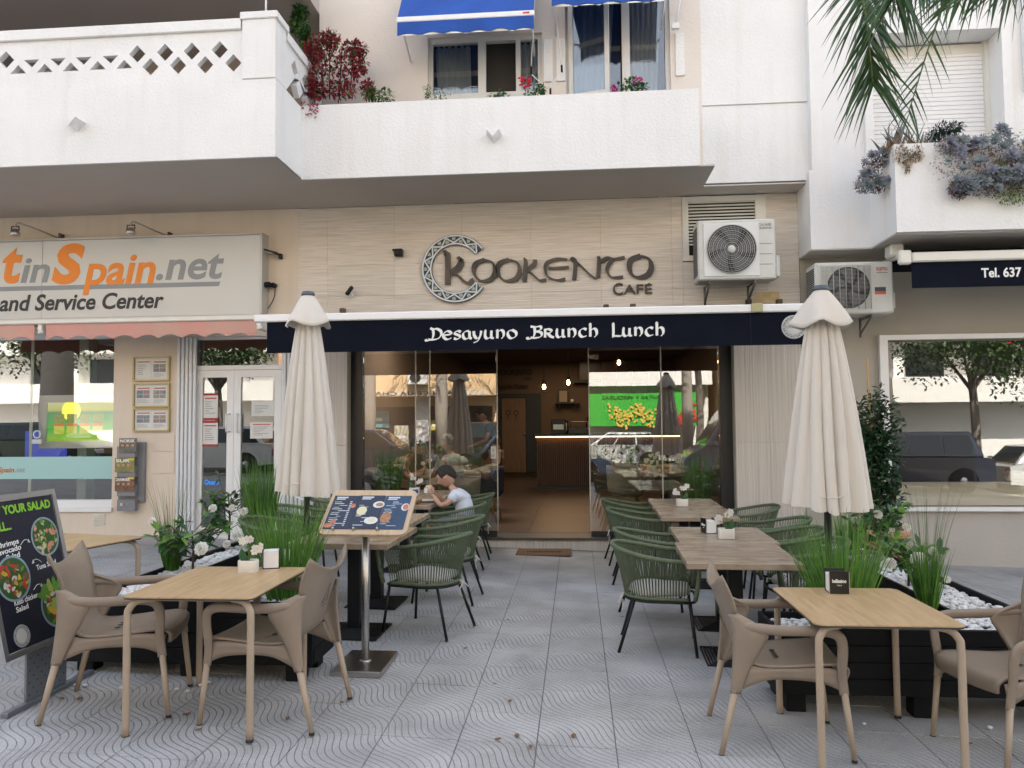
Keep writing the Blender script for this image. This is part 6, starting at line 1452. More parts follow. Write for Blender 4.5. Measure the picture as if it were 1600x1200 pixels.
def succ(label, blobs, nros, nst, seed, s0=1.0, Yf=8.66):
    t = thing('succulent_plant', label, 'succulents'); r = random.Random(seed); b = MB()
    for _ in range(nst):
        c, s = r.choice(blobs); v = Vector((r.gauss(0, 1), r.gauss(0, 1), r.gauss(0, 1))).normalized()*(r.random()**.4); p = Vector((c[0]+v.x*s[0]*1.08, c[1]+v.y*s[1], c[2]+v.z*s[2]*1.1-.02))
        leaf_mesh(b, p, (r.uniform(-1, 1), r.uniform(-1, .3), r.uniform(-1, .6)), (0, -.6, .6), .034, .012, r.choice((RS, RS, SUP, OL)))
    b.build('trailing_stems', None, t)
    for k in range(nros):
        c, s = r.choice(blobs); a = r.random()*6.28; q = r.random()**.5; p = Vector((c[0]+cos(a)*s[0]*q, c[1]-s[1]*.9, c[2]+sin(a)*s[2]*q)); o = link('rosette', rm[k % 3 == 0], t, p)
        d = Vector((r.uniform(-.5, .5), -1, r.uniform(.1, .9))); o.rotation_euler = d.to_track_quat('Z', 'Y').to_euler(); k_ = r.uniform(.7, 1.25)*s0; o.scale = (k_, k_, k_)
    return t
def BB(px, py, rx, rz, Y, ry): return B9(px, py, rx, rz, Y, ry)
succ('blue grey rosette succulents hanging over the right balcony planter front', [BB(1520, 250, 60, 36, 8.68, .12), BB(1570, 235, 50, 36, 8.68, .12), BB(1495, 225, 30, 14, 8.70, .12), BB(1540, 285, 40, 20, 8.66, .10), BB(1590, 270, 40, 30, 8.66, .1), BB(1500, 290, 16, 16, 8.64, .06), BB(1620, 260, 40, 40, 8.66, .1)], 70, 5200, 2, .95)
succ('smaller blue grey rosette succulents drooping round the left corner of the right balcony', [BB(1360, 262, 16, 22, 8.95, .10), BB(1376, 245, 18, 12, 8.95, .10), BB(1350, 285, 14, 14, 8.95, .1), BB(1370, 285, 14, 14, 8.95, .1)], 22, 1500, 3, .72)
leafy('dry_groundcover', 'dry tan trailing plant on the corner of the right balcony planter', 'plant', [B9(1410, 222, 26, 14, 8.85), B9(1440, 228, 22, 10, 8.85), B9(1405, 240, 10, 16, 8.72, .05), B9(1418, 250, 6, 20, 8.70, .04), B9(1432, 240, 10, 12, 8.7, .05), B9(1390, 230, 12, 8, 8.85)], [TAN, TAN, OL], 1500, .032, .012, seed=11)
leafy('lime_groundcover', 'lime green trailing plant under the rosettes at the right edge', 'plant', [B9(1580, 305, 24, 14, 8.63, .06), B9(1560, 262, 14, 10, 8.6, .05), B9(1600, 300, 20, 20, 8.62, .06)], [LG, OL, LG], 800, .032, .012, seed=12)
leafy('dark_succulent', 'small black green bush behind the tan plant on the right balcony', 'bush', [B9(1475, 205, 24, 12, 9.0), B9(1462, 215, 18, 10, 9.0), B9(1490, 200, 14, 7, 9.0)], [mat('black green leaf', (.012, .035, .02), .5)], 900, .05, .016, seed=13)
ag = thing('spiky_aloe', 'grey spiky leaved aloe behind the tan plant at the corner of the right balcony', 'aloe', (U(1425, 235, 8.95).x, 8.95, U(1425, 235, 8.95).z)); b = MB(); r = random.Random(5); AG = mat('grey aloe', (.16, .15, .16), .6, col2=(.10, .12, .12), vscale=8)
for k in range(34): blade(b, (r.uniform(-.30, .22), r.uniform(-.06, .08), r.uniform(-.1, .0)), (r.uniform(-.9, .5), r.uniform(-.3, .2), 1.0), r.uniform(.22, .46), .045, .12, AG, 4, r)
b.build('leaf', None, ag)

# ============================================================= palm: trunk stands outside the picture on the right
pm = thing('palm_tree', 'palm whose long green fronds hang into the top right of the picture', 'palm', (3.55, 4.6, gz(3.55)))
TR = mat('palm trunk', (.22, .18, .13), .9, var=.3, vscale=6, bump=2, bscale=20)
MB().lathe([(.22, 0), (.20, .4), (.17, 2), (.16, 4.3), (.2, 4.6), (.14, 5.0)], 20).build('trunk', TR, pm)
PF = mat('palm leaflet', (.035, .085, .030), .42, col2=(.06, .125, .045), vscale=5, trans=.2)
def frond(path, L, n, seed, spread=1.0, hang=.0, taper=.5):
    r = random.Random(seed); P = bez(path, 10); b = MB(); b.tube(P, [.016*(1-.7*i/len(P)) for i in range(len(P))], 6, mat('palm rachis', (.12, .17, .05), .5)); N = len(P)
    for k in range(n):
        f = .08+.92*k/(n-1); i = f*(N-1); j = min(int(i), N-2); p = P[j].lerp(P[j+1], i-j); t = (P[j+1]-P[j]).normalized(); s = t.cross(Vector((0, 0, 1)))
        s = s.normalized() if s.length > .1 else Vector((1, 0, 0))
        view = t.cross(Vector((0, 1, 0))); view = view.normalized() if view.length > .1 else s
        for sg in (-1, 1):
            d = t*.75+view*sg*spread*r.uniform(.6, 1.05)+Vector((0, r.uniform(-.5, .4), -hang))
            blade(b, p, d, L*r.uniform(.75, 1.1)*(1-taper*abs(f-.45)), .019, .55*r.uniform(.6, 1.3), PF, 6, r)
    b.build('frond', None, pm)
o = Vector(pm.location)
def PL(px, py, Y): return U(px, py, Y)-o
Y = 4.3
crown = Vector((0, 0, 4.95))
frond([crown, PL(1470, -150, 4.5), PL(1400, -120, 4.4), PL(1350, -30, 4.35), PL(1356, 50, 4.3), PL(1364, 130, 4.3)], .48, 84, 3, .95, .6, .25)
frond([crown, PL(1600, -190, 4.2), PL(1500, -130, 4.0), PL(1420, -60, 3.9), PL(1400, -10, 3.9)], .48, 54, 4, .9, .8)
frond([crown, PL(1640, -130, 4.4), PL(1560, -60, 4.2), PL(1470, -45, 4.1), PL(1400, -30, 4.0)], .40, 50, 5, .9, 1.1)
frond([crown, PL(1680, -120, 3.9), PL(1620, -50, 3.7), PL(1560, -35, 3.6), PL(1490, -30, 3.6)], .36, 44, 6, .8, 1.2)
for k in range(9):
    a = k*.55-.9+pi*.0; 
    if cos(a) < -.5: continue
    frond([crown, crown+Vector((cos(a)*.8, sin(a)*.8, .55)), crown+Vector((cos(a)*1.7, sin(a)*1.7, .35)), crown+Vector((cos(a)*2.3, sin(a)*2.3, -.5))], .45, 40, 20+k, .9, .4)

# ============================================================= small things on the ground
DL = mat('dry leaf', (.22, .11, .05), .8, var=.3, vscale=30, coord='Object')
r = random.Random(77)
GT = [(124, 1095, 'brown dry leaf under the left chair beside the sign foot'), (20, 1112, 'large curled dry leaf at the left end of the sign foot'), (97, 1094, 'brown dry leaf between the sign foot and the chair leg'), (292, 1119, 'brown dry leaf under the left oak table'), (310, 1143, 'orange brown leaf near the left front chair leg'), (449, 1126, 'brown leaf under the chair seen from behind'),
      (534, 1100, 'brown leaf in front of the menu stand base'), (797, 1098, 'tan leaf alone in the middle of the paving'), (808, 1153, 'round brown leaf near the bottom centre'), (829, 1170, 'brown leaf lowest at the bottom centre'), (727, 1015, 'dark leaf bit in front of the menu stand chair'), (896, 1153, 'pale leaf in the aisle at the bottom'), (778, 1158, 'dark curled leaf bit by a tile joint at the bottom centre'), (1515, 1165, 'brown leaf under the right oak table')]
for px, py, lb in GT:
    d = ray(px, py); t_ = -CAM_H/(d.z+.03*d.x); p = d*t_; s = r.uniform(.010, .017)*(1.5 if 'large' in lb else 1); b = MB()
    b.grid(lambda u, v: (s*1.5*(u-.5)*2, s*(v-.5)*2*sin(pi*(.08+.84*u))*1.0, .006+.5*s*(2*v-1)**2+.3*s*(2*u-1)**2), 6, 4)
    o_ = b.build('dry_leaf', DL, None, (p.x, p.y, gz(p.x)+.001), (0, 0, r.random()*6)); tag(o_, lb, 'leaf', 'dry leaves scattered on the paving')
dm_ = thing('doormat', 'brown coir doormat with black lettering below the cafe step', 'doormat', (-.43, 9.82, gz(-.43)))
MB().box((-.345, -.24, 0), (.345, .24, .018), bev=.005).build('mat', mat('coir', (.20, .115, .055), .95, var=.3, vscale=60, bump=2, bscale=200), dm_)
text('welcome', -.22, .22, -.07, .15, 0, mat('mat print', (.02, .018, .015), .9), dm_, ext=.002, bold=.02, shear=.3, T=lambda p: Vector((p.x, p.z, .0200-p.y*.5)))
# ============================================================= cafe glass front
gf = thing('folding_glass_wall', 'frameless folding glass panels in a black frame closing the cafe, middle bay open', 'glass front')
zf = .160; GT_ = 3.0
MB().box((-3.04, 10.18, zf), (-2.885, 10.34, GT_), bev=.004).build('jamb', BLACKP, gf); MB().box((1.865, 10.18, zf), (2.02, 10.34, GT_), bev=.004).build('jamb', BLACKP, gf)
MB().box((-2.885, 10.18, 2.95), (1.865, 10.34, GT_)).build('head_rail', BLACKP, gf)
xs = [-2.885, -2.165, -1.97, -1.065, .175, 1.12, 1.865]
for i, (a, c) in enumerate(zip(xs[:-1], xs[1:])):
    if i == 3: continue
    g = MB().box((a+.003, 10.245, zf+.03), (c-.003, 10.255, 2.95)).build('glass_panel', GLASS, gf)
    MB().box((a+.003, 10.235, zf), (c-.003, 10.265, zf+.07)).build('bottom_rail', BLACKP, g)
for x in (-2.165, -1.97, -1.055, .170, 1.12): MB().box((x-.007, 10.238, zf+.07), (x+.007, 10.262, 2.95)).build('edge_profile', mat('edge profile grey', (.45, .43, .38), .35, .4), gf)
for px, py in ((771, 707), (928, 707)):
    p = U(px, py, 10.23); l = MB().box((p.x-.035, 10.228, p.z-.085), (p.x+.035, 10.2445, p.z+.085), bev=.004).build('lock', ALU, gf)
    MB().lathe([(.022, 0), (.022, .012), (.012, .014)], 14, (p.x, 10.228, p.z-.035), ax=Matrix.Rotation(pi/2, 3, 'X')).box((p.x-.012, 10.214, p.z+.01), (p.x+.012, 10.2275, p.z+.06), bev=.003).build('lock_knob', STEEL, l)
# ============================================================= cafe interior
INW = mat('brown interior wall', (.15, .10, .066), .85, var=.1, vscale=1); INC = mat('brown ceiling', (.12, .08, .055), .8); INF = mat('brown floor tile', (.10, .066, .048), .34, var=.3, vscale=2)
rm_ = thing('cafe_room', 'brown walled cafe room with wooden door and wall lettering behind the open front', 'room')
fy = 10.6
MB().box((-3.28, 21.5, .0), (2.86, 21.7, 3.6)).box((-3.29, 10.35, .0), (-3.06, 21.5, 3.6)).box((2.66, 10.35, .0), (2.86, 21.5, 3.6)).build('wall', INW, rm_)
MB().box((-3.28, 10.62, .06), (2.86, 21.5, .120)).build('floor_bed', DARK, rm_)
ftm = MB().box((-.598, -.598, 0), (.598, .598, .012)).mesh('floor_tile'); ftm.materials.append(INF)
for i in range(5):
    for j in range(9): link('floor_tile', ftm, rm_, (-2.6+1.2*i+.12, 11.23+1.2*j, .146))
MB().box((-3.06, 10.6, .125), (2.66, 10.63, .157)).build('threshold', DARK, rm_)
MB().box((-3.28, 10.35, 3.35), (2.86, 21.5, 3.5)).build('ceiling', INC, rm_)
for x in (.9, 1.3, 1.7, 2.1, 2.5): MB().box((x-.195, 20.9, 1.9), (x+.195, 21.45, 3.34), bev=.004).build('wall_cupboard', mat('brown cupboard', (.10, .055, .035), .4), rm_)
def IY(px, py, Y=21.45): return U(px, py, Y)
p, q = IY(783, 622), IY(823, 738)
MB().box((p.x-.10, 21.40, q.z), (p.x, 21.495, p.z+.12)).box((q.x+.0, 21.40, q.z), (IY(846, 700).x, 21.495, p.z+.12)).box((p.x, 21.40, p.z), (q.x, 21.495, p.z+.12)).build('door_frame', BLACKP, rm_)
dW = MB().box((p.x+.01, 21.42, q.z), (q.x-.01, 21.46, p.z-.01), bev=.004).build('inner_door', mat('brown oak door', (.23, .135, .075), .45, col2=(.17, .095, .05), vscale=4, stretch=(9, 1, .7)), rm_)
MB().lathe([(.03, 0), (.03, .03), (.01, .05)], 14, IY(820, 678, 21.40), STEEL, ax=Matrix.Rotation(pi/2, 3, 'X')).build('door_handle', None, dW)
for px in (794, 806):
    c = IY(px, 645, 21.41); MB().lathe([(.05, 0), (.075, 0)], 18, c, BLACKP, ax=Matrix.Rotation(pi/2, 3, 'X')).box(c+V(-.012, -.002, -.2), c+V(.012, 0, -.07)).build('door_symbol', BLACKP, dW)
BL2 = mat('black wall letters', (.008, .007, .006), .5)
a, c = IY(777, 585), IY(831, 585); text('KOOKENTO', a.x, c.x, a.z-.02, .15, 21.46, BL2, rm_, 'wall_lettering', bold=.015, ext=.01)
a, c = IY(819, 590), IY(830, 590); text('CAFE', a.x, c.x, a.z-.06, .07, 21.46, BL2, rm_, 'wall_lettering', ext=.01)
a, c = IY(777, 605), IY(826, 605); text('Enjoy the Moment', a.x, c.x, a.z-.05, .15, 21.46, BL2, rm_, 'wall_lettering', ext=.01, shear=.25)
wl = MB().box((IY(768, 562).x, 21.30, IY(783, 563).z), (IY(796, 562).x, 21.34, IY(783, 563).z+.03)).build('lamp_bar', mat('warm lamp glow', (.9, .7, .4), .5, emit=(1, .72, .35), es=9), rm_)
MB().box((IY(784, 562).x, 21.34, IY(783, 563).z), (IY(786, 562).x, 21.49, IY(783, 563).z+.03)).build('lamp_arm', BLACKM, rm_)
# shelves and frame
p = IY(868, 631, 21.3); sh_ = thing('wall_shelf', 'dark wall shelf with a black picture frame above the counter', 'shelf', (p.x, 21.49, p.z)); MB().box((0, -.22, 0), (.66, 0, .03)).build('board', BLACKP, sh_)
for x in (.1, .55): MB().box((x, -.2, -.14), (x+.02, 0, -.001)).build('bracket', BLACKP, sh_)
pf = thing('picture_frame', 'small black framed sheet standing on the dark wall shelf', 'picture frame', (p.x+.08, 21.36, p.z+.031)); bars(MB(), 0, .27, 0, .36, 0, .02, .025).build('frame', BLACKP, pf); MB().box((.025, .008, .025), (.245, .012, .335)).build('sheet', mat('dim sheet', (.35, .28, .2), .7), pf)
jr = thing('shelf_jar', 'pale jar on the wall shelf right of the picture frame', 'jar', (p.x+.46, 21.38, p.z+.031)); MB().lathe([(.04, 0), (.05, .03), (.045, .09), (.02, .1)], 16).build('body', CER, jr)
p = IY(895, 598, 21.3); MB().box((p.x, 21.25, p.z), (p.x+1.6, 21.495, p.z+.04)).build('high_shelf', BLACKP, rm_)
tvp, tvq = IY(905, 557, 21.2), IY(960, 594, 21.2); tv = thing('menu_screen', 'dark framed screen hanging on the cafe back wall at the right', 'screen'); bars(MB(), tvp.x, tvq.x+.6, tvq.z, tvp.z, 21.2, 21.26, .03).build('frame', BLACKP, tv); MB().box((tvp.x+.03, 21.21, tvq.z+.03), (tvq.x+.57, 21.22, tvp.z-.03)).build('display', mat('brown display', (.07, .045, .035), .3), tv)
# counter
cn = thing('bar_counter', 'long counter clad in dark upright slats with a glowing strip under its top', 'counter')
p, q = U(838, 762, 17.5), U(838, 680, 17.5); cx0, cx1 = p.x, 2.3; cz0, cz1 = .158, q.z
SLW = mat('dark slat wood', (.10, .05, .028), .45, var=.35, vscale=3, stretch=(14, 14, .5))
MB().box((cx0+.02, 17.52, cz0+.09), (cx1, 18.2, cz1-.03)).build('body', mat('counter core', (.02, .015, .012), .7), cn); MB().box((cx0+.04, 17.54, cz0), (cx1, 18.1, cz0+.09)).build('kick_base', BLACKP, cn)
sl = MB().box((0, 0, 0), (.032, .02, cz1-.03-cz0-.09), bev=.003).mesh('slat'); sl.materials.append(SLW); n = 0; x = cx0+.02
while x < cx1-.03: link('slat', sl, cn, (x, 17.498, cz0+.09)); x += .047
MB().box((cx0-.05, 17.38, cz1-.0285), (cx1+.02, 18.25, cz1+.02), bev=.004).build('worktop', mat('black worktop', (.02, .018, .016), .25), cn)
MB().box((cx0, 17.44, cz1-.05), (cx1, 17.47, cz1-.0295)).build('light_strip', mat('warm strip glow', (1, .6, .25), .5, emit=(1, .50, .16), es=2.6), cn)
def on_counter(px, w, d, h, nm, lab, cat, m, prof=None):
    x = U(px, 670, 17.9).x; t = thing(nm, lab, cat, (x, 17.85, cz1+.021))
    if prof: MB().lathe(prof, 18).build('body', m, t)
    else: MB().box((-w/2, -d/2, 0), (w/2, d/2, h), bev=.01).build('body', m, t)
    return t
t = on_counter(873, .34, .35, .34, 'coffee_grinder', 'black and steel coffee machine at the left end of the counter', 'coffee machine', BLACKP); MB().box((-.12, -.19, .10), (.12, -.1755, .22), bev=.004).build('front_plate', STEEL, t)
t = on_counter(885, 0, 0, 0, 'steel_jug', 'steel jug beside the coffee machine on the counter', 'jug', STEEL, [(.05, 0), (.07, .1), (.045, .22), (.05, .3)])
t = on_counter(905, .5, .4, .16, 'glass_display', 'low dark display of cups in the middle of the counter', 'display', mat('dark gloss', (.05, .035, .03), .2)); MB().tube([(-.2, -.15, .165), (-.2, -.15, .28), (.2, -.15, .28), (.2, -.15, .165)], .01).build('rail', STEEL, t)
t = on_counter(918, 0, 0, 0, 'bottle', 'dark bottle standing at the right of the cup display', 'bottle', mat('bottle glass', (.03, .015, .01), .1), [(.04, 0), (.042, .22), (.015, .3), (.014, .38)])
for i, (px, py, Y, lb) in enumerate(((850, 605, 15.8, 'left pendant bulb in a wire cage over the counter end'), (888, 598, 15.8, 'right pendant bulb in a wire cage over the counter'), (967, 567, 15.8, 'small pendant bulb near the dark screen'))):
    p = U(px, py, Y); t = thing('pendant_lamp', lb, 'pendant lamp', (p.x, Y, p.z), group='caged pendant bulbs in the cafe')
    MB().tube([(0, 0, .14), (0, 0, 3.35-p.z)], .006, 5).build('cord', BLACKM, t); MB().lathe([(.02, .16), (.035, .13), (.03, .06)], 14).build('socket', BLACKM, t)
    MB().lathe([(0, -.05), (.03, -.03), (.036, 0), (.018, .055)], 14).build('bulb', mat('bulb glow', (1, .7, .4), .4, emit=(1, .58, .24), es=9), t)
    b = MB()
    for k in range(6): a = k*pi/3; b.tube([(.03*cos(a), .03*sin(a), .10), (.11*cos(a), .11*sin(a), .0), (.07*cos(a), .07*sin(a), -.1), (0, 0, -.12)], .004, 4)
    b.build('wire_cage', BLACKM, t)
def lamp(x, y, z, e, c, s, name='added_fill_light'):
    l = bpy.data.lights.new(name, 'AREA'); l.energy = e; l.size = s; l.color = c; o = bpy.data.objects.new(name, l); COL.objects.link(o); o.location = (x, y, z); o.parent = rm_; return o
lamp(-1.9, 11.9, 3.33, 20, (1, .88, .74), 1.2); lamp(1.4, 12.4, 3.33, 5, (1, .88, .74), 1.2); lamp(-.2, 19.6, 3.33, 9, (1, .72, .45), 1.6); lamp(-.3, 14.2, 3.33, 6, (1, .78, .55), 1.4)  # added area lights without fixtures; they brighten the room and the seated men
p = IY(897, 640, 21.4); 
GBI = mat('inside grass blade', (.12, .26, .06), .5, col2=(.06, .15, .03), vscale=14, trans=.3)
# potted grasses just inside the glass
grass(-2.60, 10.50, .40, .98, .22, 460, 'tall grass in a red pot just inside the left glass panel', [GBI, GB, GBI], w=.012, rad=.09, droop=.3, seed=51)
grass(1.62, 10.50, .30, 1.02, .24, 440, 'tall grass in a black pot just inside the right glass panel', [GBI, GB, GBI], w=.012, rad=.09, droop=.35, seed=52)
for (x, y, z) in ((-2.60, 10.50, .158), (1.62, 10.50, .158)):
    t = thing('plant_cube', 'red brown plant cube under the left inside grass' if x < 0 else 'black plant cube under the right inside grass', 'plant pot', (x, y, z)); h = (.40 if x < 0 else .30)-.103-.158
    MB().box((-.14, -.14, 0), (.14, .14, h), bev=.01).build('body', mat('red brown pot', (.16, .03, .02), .5) if x < 0 else BLACKP, t)
# inside tables and chairs
ICH = mat('pale khaki chair', (.17, .16, .12), .8); 
def in_table(x, y, lb): return dup(pt, (x, y, .1585), 0, lb, PG_)
in_table(-2.2, 12.7, 'inner pedestal table behind the two seated men on the left'); in_table(-2.28, 11.45, 'inner pedestal table nearest the left glass, between the two seated men')
in_table(1.35, 12.0, 'inner pedestal table with white flower pots behind the right glass'); in_table(1.5, 13.6, 'inner pedestal table further back behind the right glass')
def tub_chair(x, y, rz, m, lb):
    t = thing('tub_chair', lb, 'chair', (x, y, .1585), rz, 'upholstered chairs inside the cafe')
    def f(u, v): a = -pi*.78+2*pi*.78*u; r = .27+.02*v; return (-r*cos(a)*.95, r*sin(a), .42+.42*v*(.62+.38*cos(a*.62)))
    solid(MB().grid(f, 24, 6).build('backrest', m, t), .05); MB().lathe([(.0, .36), (.24, .37), (.26, .42), (.22, .47), (0, .48)], 24).build('seat', m, t)
    for sx in (-1, 1):
        for sy in (-1, 1): MB().tube([(sx*.15, sy*.15, .37), (sx*.2, sy*.2, 0)], .012).build('leg', mat('brass leg', (.45, .32, .14), .35, .7), t)
    return t
tub_chair(-1.68, 10.95, radians(130), ICH, 'pale khaki tub chair under the man in the sage t-shirt, inside the glass'); tub_chair(-1.42, 11.9, radians(170), mat('dark blue cloth', (.015, .02, .035), .8), 'dark blue tub chair beside the open bay')
tub_chair(-2.82, 11.2, radians(10), ICH, 'khaki tub chair under the man in the cap'); tub_chair(-1.6, 12.9, radians(180), ICH, 'khaki tub chair at the table behind the two seated men')
for i, (x, y) in enumerate(((1.15, 12.0), (1.5, 12.1), (1.35, 13.6))): orchid(x, y, .1585+.7485, ('white orchid pot left on the inner right table', 'white orchid pot right on the inner right table', 'white orchid pot on the farther inner right table')[i], 1, 1.2, 7)
orchid(-2.2, 11.3, .1585+.7485, 'white orchid pot on the inner table behind the left glass', 1, 1.15, 8)
for x, y, lb, rz in ((.75, 12.0, 'pale tub chair at the aisle side of the inner right table', 0), (.9, 13.6, 'pale tub chair at the farther inner right table', 0), (2.0, 12.1, 'pale tub chair at the wall side of the inner right table', pi)): tub_chair(x, y, rz, ICH, lb)

# ============================================================= people
SKIN = mat('skin', (.50, .29, .20), .5, var=.08, vscale=12); SKIN.node_tree.nodes['Principled BSDF'].inputs['Subsurface Weight'].default_value = .08
SKINT = mat('tanned skin', (.36, .19, .12), .5, var=.08, vscale=12)
HAIR = mat('dark brown hair', (.022, .014, .010), .6, var=.3, vscale=60, bump=2, bscale=160); HAIRG = mat('short grey hair', (.10, .08, .065), .7, bump=2, bscale=160)
FOLD = bpy.data.textures.new('folds', 'CLOUDS'); FOLD.noise_scale = .055
def skin(name, J, E, m, parent, root=0, sub=2, folds=0):
    me = bpy.data.meshes.new(name); me.from_pydata([j[0] for j in J], E, []); o = link(name, me, parent); me.materials.append(m)
    md = o.modifiers.new('k', 'SKIN'); me.skin_vertices.new() if not me.skin_vertices else None
    for i, j in enumerate(J):
        r = j[1]; me.skin_vertices[0].data[i].radius = r if isinstance(r, tuple) else (r, r); me.skin_vertices[0].data[i].use_root = (i == root)
    s = o.modifiers.new('s', 'SUBSURF'); s.levels = sub; s.render_levels = sub; md.use_smooth_shade = True
    if folds:
        s.levels = s.render_levels = 3; dd = o.modifiers.new('f', 'DISPLACE'); dd.texture = FOLD; dd.strength = folds; dd.mid_level = .5
    return o
def head(parent, c, R, face, tilt, sk_, hair, hairm, cap=None):
    """face: horizontal angle the face points to; tilt: nod down"""
    rot = Matrix.Rotation(face, 3, 'Z') @ Matrix.Rotation(tilt, 3, 'Y'); c = Vector(c)
    def S(th, ph):   # th round z from +x (face), ph latitude
        x, y, z = cos(ph)*cos(th), cos(ph)*sin(th), sin(ph)
        r = Vector((x*.92, y*.76, z*1.06)); fr = max(0, cos(th))*cos(ph)
        if z < 0: r.x *= 1+.10*z if x < 0 else 1; r.y *= 1+.28*z; r.x += .06*max(0, x)*(-z)
        if x < 0: r.x *= 1.08
        # nose, brow, eye hollows, mouth, chin
        g = lambda a, c_, sa, sc: math.exp(-((th-a)/sa)**2-((ph-c_)/sc)**2)
        d = .26*g(0, -.18, .13, .17)+.06*g(0, .12, .5, .12)-.075*(g(.36, .02, .17, .12)+g(-.36, .02, .17, .12))+.05*g(0, -.50, .22, .07)-.03*g(0, -.58, .25, .03)+.045*g(0, -.66, .24, .05)+.07*g(0, -.92, .4, .14)
        return r*(1+d)
    def P(v): return c+rot @ (v*R)
    n, m_ = 48, 32; vs = [P(S(2*pi*i/n-pi, -pi/2+pi*j/m_)) for j in range(m_+1) for i in range(n)]
    fs = [(j*n+i, j*n+(i+1) % n, (j+1)*n+(i+1) % n, (j+1)*n+i) for j in range(m_) for i in range(n)]
    h = MB().add(vs, fs, None, True).build('head', sk_, parent)
    eb = MB(); EY = mat('eye white', (.6, .58, .55), .3); IR = mat('dark iris', (.02, .012, .01), .2); LIP = mat('lip', (.42, .17, .13), .5)
    for s in (-1, 1):
        e = S(.36*s, .02); eb.lathe([(0, -.085), (.06, -.06), (.085, 0), (.06, .06), (0, .085)], 12, (0, 0, 0), EY); 
        k = 12*5; off = P(e*.93)
        for i in range(len(eb.v)-k, len(eb.v)): eb.v[i] = tuple(Vector(eb.v[i])*R+off)
        q = P(e*1.005+Vector((.012, -.01*s, -.01))); eb.lathe([(0, -.04*R), (.04*R, 0), (0, .04*R)], 10, q, IR)
        br = [P(S(a*s, .20+.03*sin((a-.15)*5))*1.015) for a in (.14, .28, .42, .56)]; eb.tube(br, .028*R, 5, hairm)
        ear = MB(); ce = P(Vector((-.04, .80*s, -.02)))
        ear.lathe([(.0, -.03), (.10, -.025), (.15, 0), (.13, .03), (.06, .02), (0, .01)], 14, (0, 0, 0), sk_, sy=1.55)
        rr = rot @ Matrix.Rotation(s*-1.25, 3, 'X'); ear.v = [tuple(ce+rr @ (Vector((a*1.0, b_, z_))*R)) for a, b_, z_ in ear.v]; ear.build('ear', None, h)
    eb.tube([P(S(a, -.58-.02*abs(a))*1.012) for a in (-.24, -.1, 0, .1, .24)], .03*R, 6, LIP); eb.build('face', None, h)
    # hair shell
    if hair:
        hv = MB(); rnd = random.Random(3); k = 56; L = 26
        def line(th): a = abs(th); return (.62-.10*cos(th*6)) if a < .75 else (.62-(a-.75)*1.6 if a < 1.15 else (-.02 if a < 1.32 else (.10 if a < 1.92 else -.05-(a-1.92)*.9))) 
        for j in range(L+1):
            for i in range(k):
                th = 2*pi*i/k-pi; lo = max(-.66, line(th)); ph = lo+(pi/2-lo)*j/L; q = S(th, ph)*(1+hair*(.3+.7*min(1, j/3)))*(1+.035*sin(th*9+ph*6)+.02*rnd.random()); hv.v.append(tuple(P(q)))
        for j in range(L):
            for i in range(k): hv.f.append([j*k+i, j*k+(i+1) % k, (j+1)*k+(i+1) % k, (j+1)*k+i]); hv.m.append(0); hv.sm.append(True)
        hv.mats = [hairm]
        for q in range(160 if hair > .08 else 0):
            th = rnd.uniform(-pi, pi); ph = rnd.uniform(max(-.4, line(th))+.05, 1.5); a = S(th, ph)*(1+hair*.9); d = Vector((.5+rnd.uniform(-.4, .3), rnd.uniform(-.5, .5), -.35+rnd.uniform(-.2, .5)))
            hv.tube([P(a), P(a*1.03+d*.10), P(a*1.0+d*.22)], [.03*R, .022*R, .003*R], 4)
        hv.build('hair', None, h)
    if cap: cap(h, P)
    return h
def hand(parent, w, d, side, m, L=.085, curl=.9, name='hand'):
    """palm at w pointing along d, fingers curling toward side vector"""
    w, d, s = Vector(w), Vector(d).normalized(), Vector(side).normalized(); s = (s-d*s.dot(d)).normalized(); t = d.cross(s); k = L/.085
    J = [(w, .019*k), (w+d*.035*k, (.023*k, .014*k)), (w+d*.062*k, (.024*k, .012*k))]; E = [(0, 1), (1, 2)]
    pal = skin(name, J, E, m, parent, 0, 2)
    for i, (o, l) in enumerate(((-.024, .040), (-.008, .046), (.008, .043), (.023, .034))):
        b_ = w+d*.055*k+t*o*k; a1 = curl*.5; a2 = curl*1.1; p1 = b_+(d*cos(a1)+s*sin(a1))*l*.5*k; p2 = p1+(d*cos(a2)+s*sin(a2))*l*.4*k; p3 = p2+(d*cos(a2+.5)+s*sin(a2+.5))*l*.3*k
        MB().tube([b_-d*.012*k, b_, p1, p2, p3], [.0065*k, .0078*k, .0074*k, .0066*k, .0045*k], 8).build('finger', m, pal)
    b_ = w+d*.022*k-t*.020*k; MB().tube([b_, b_-t*.016*k+d*.014*k+s*.008*k, b_-t*.017*k+d*.032*k+s*.02*k, b_-t*.010*k+d*.045*k+s*.030*k], [.0095*k, .0095*k, .008*k, .005*k], 8).build('thumb', m, pal)
    return pal
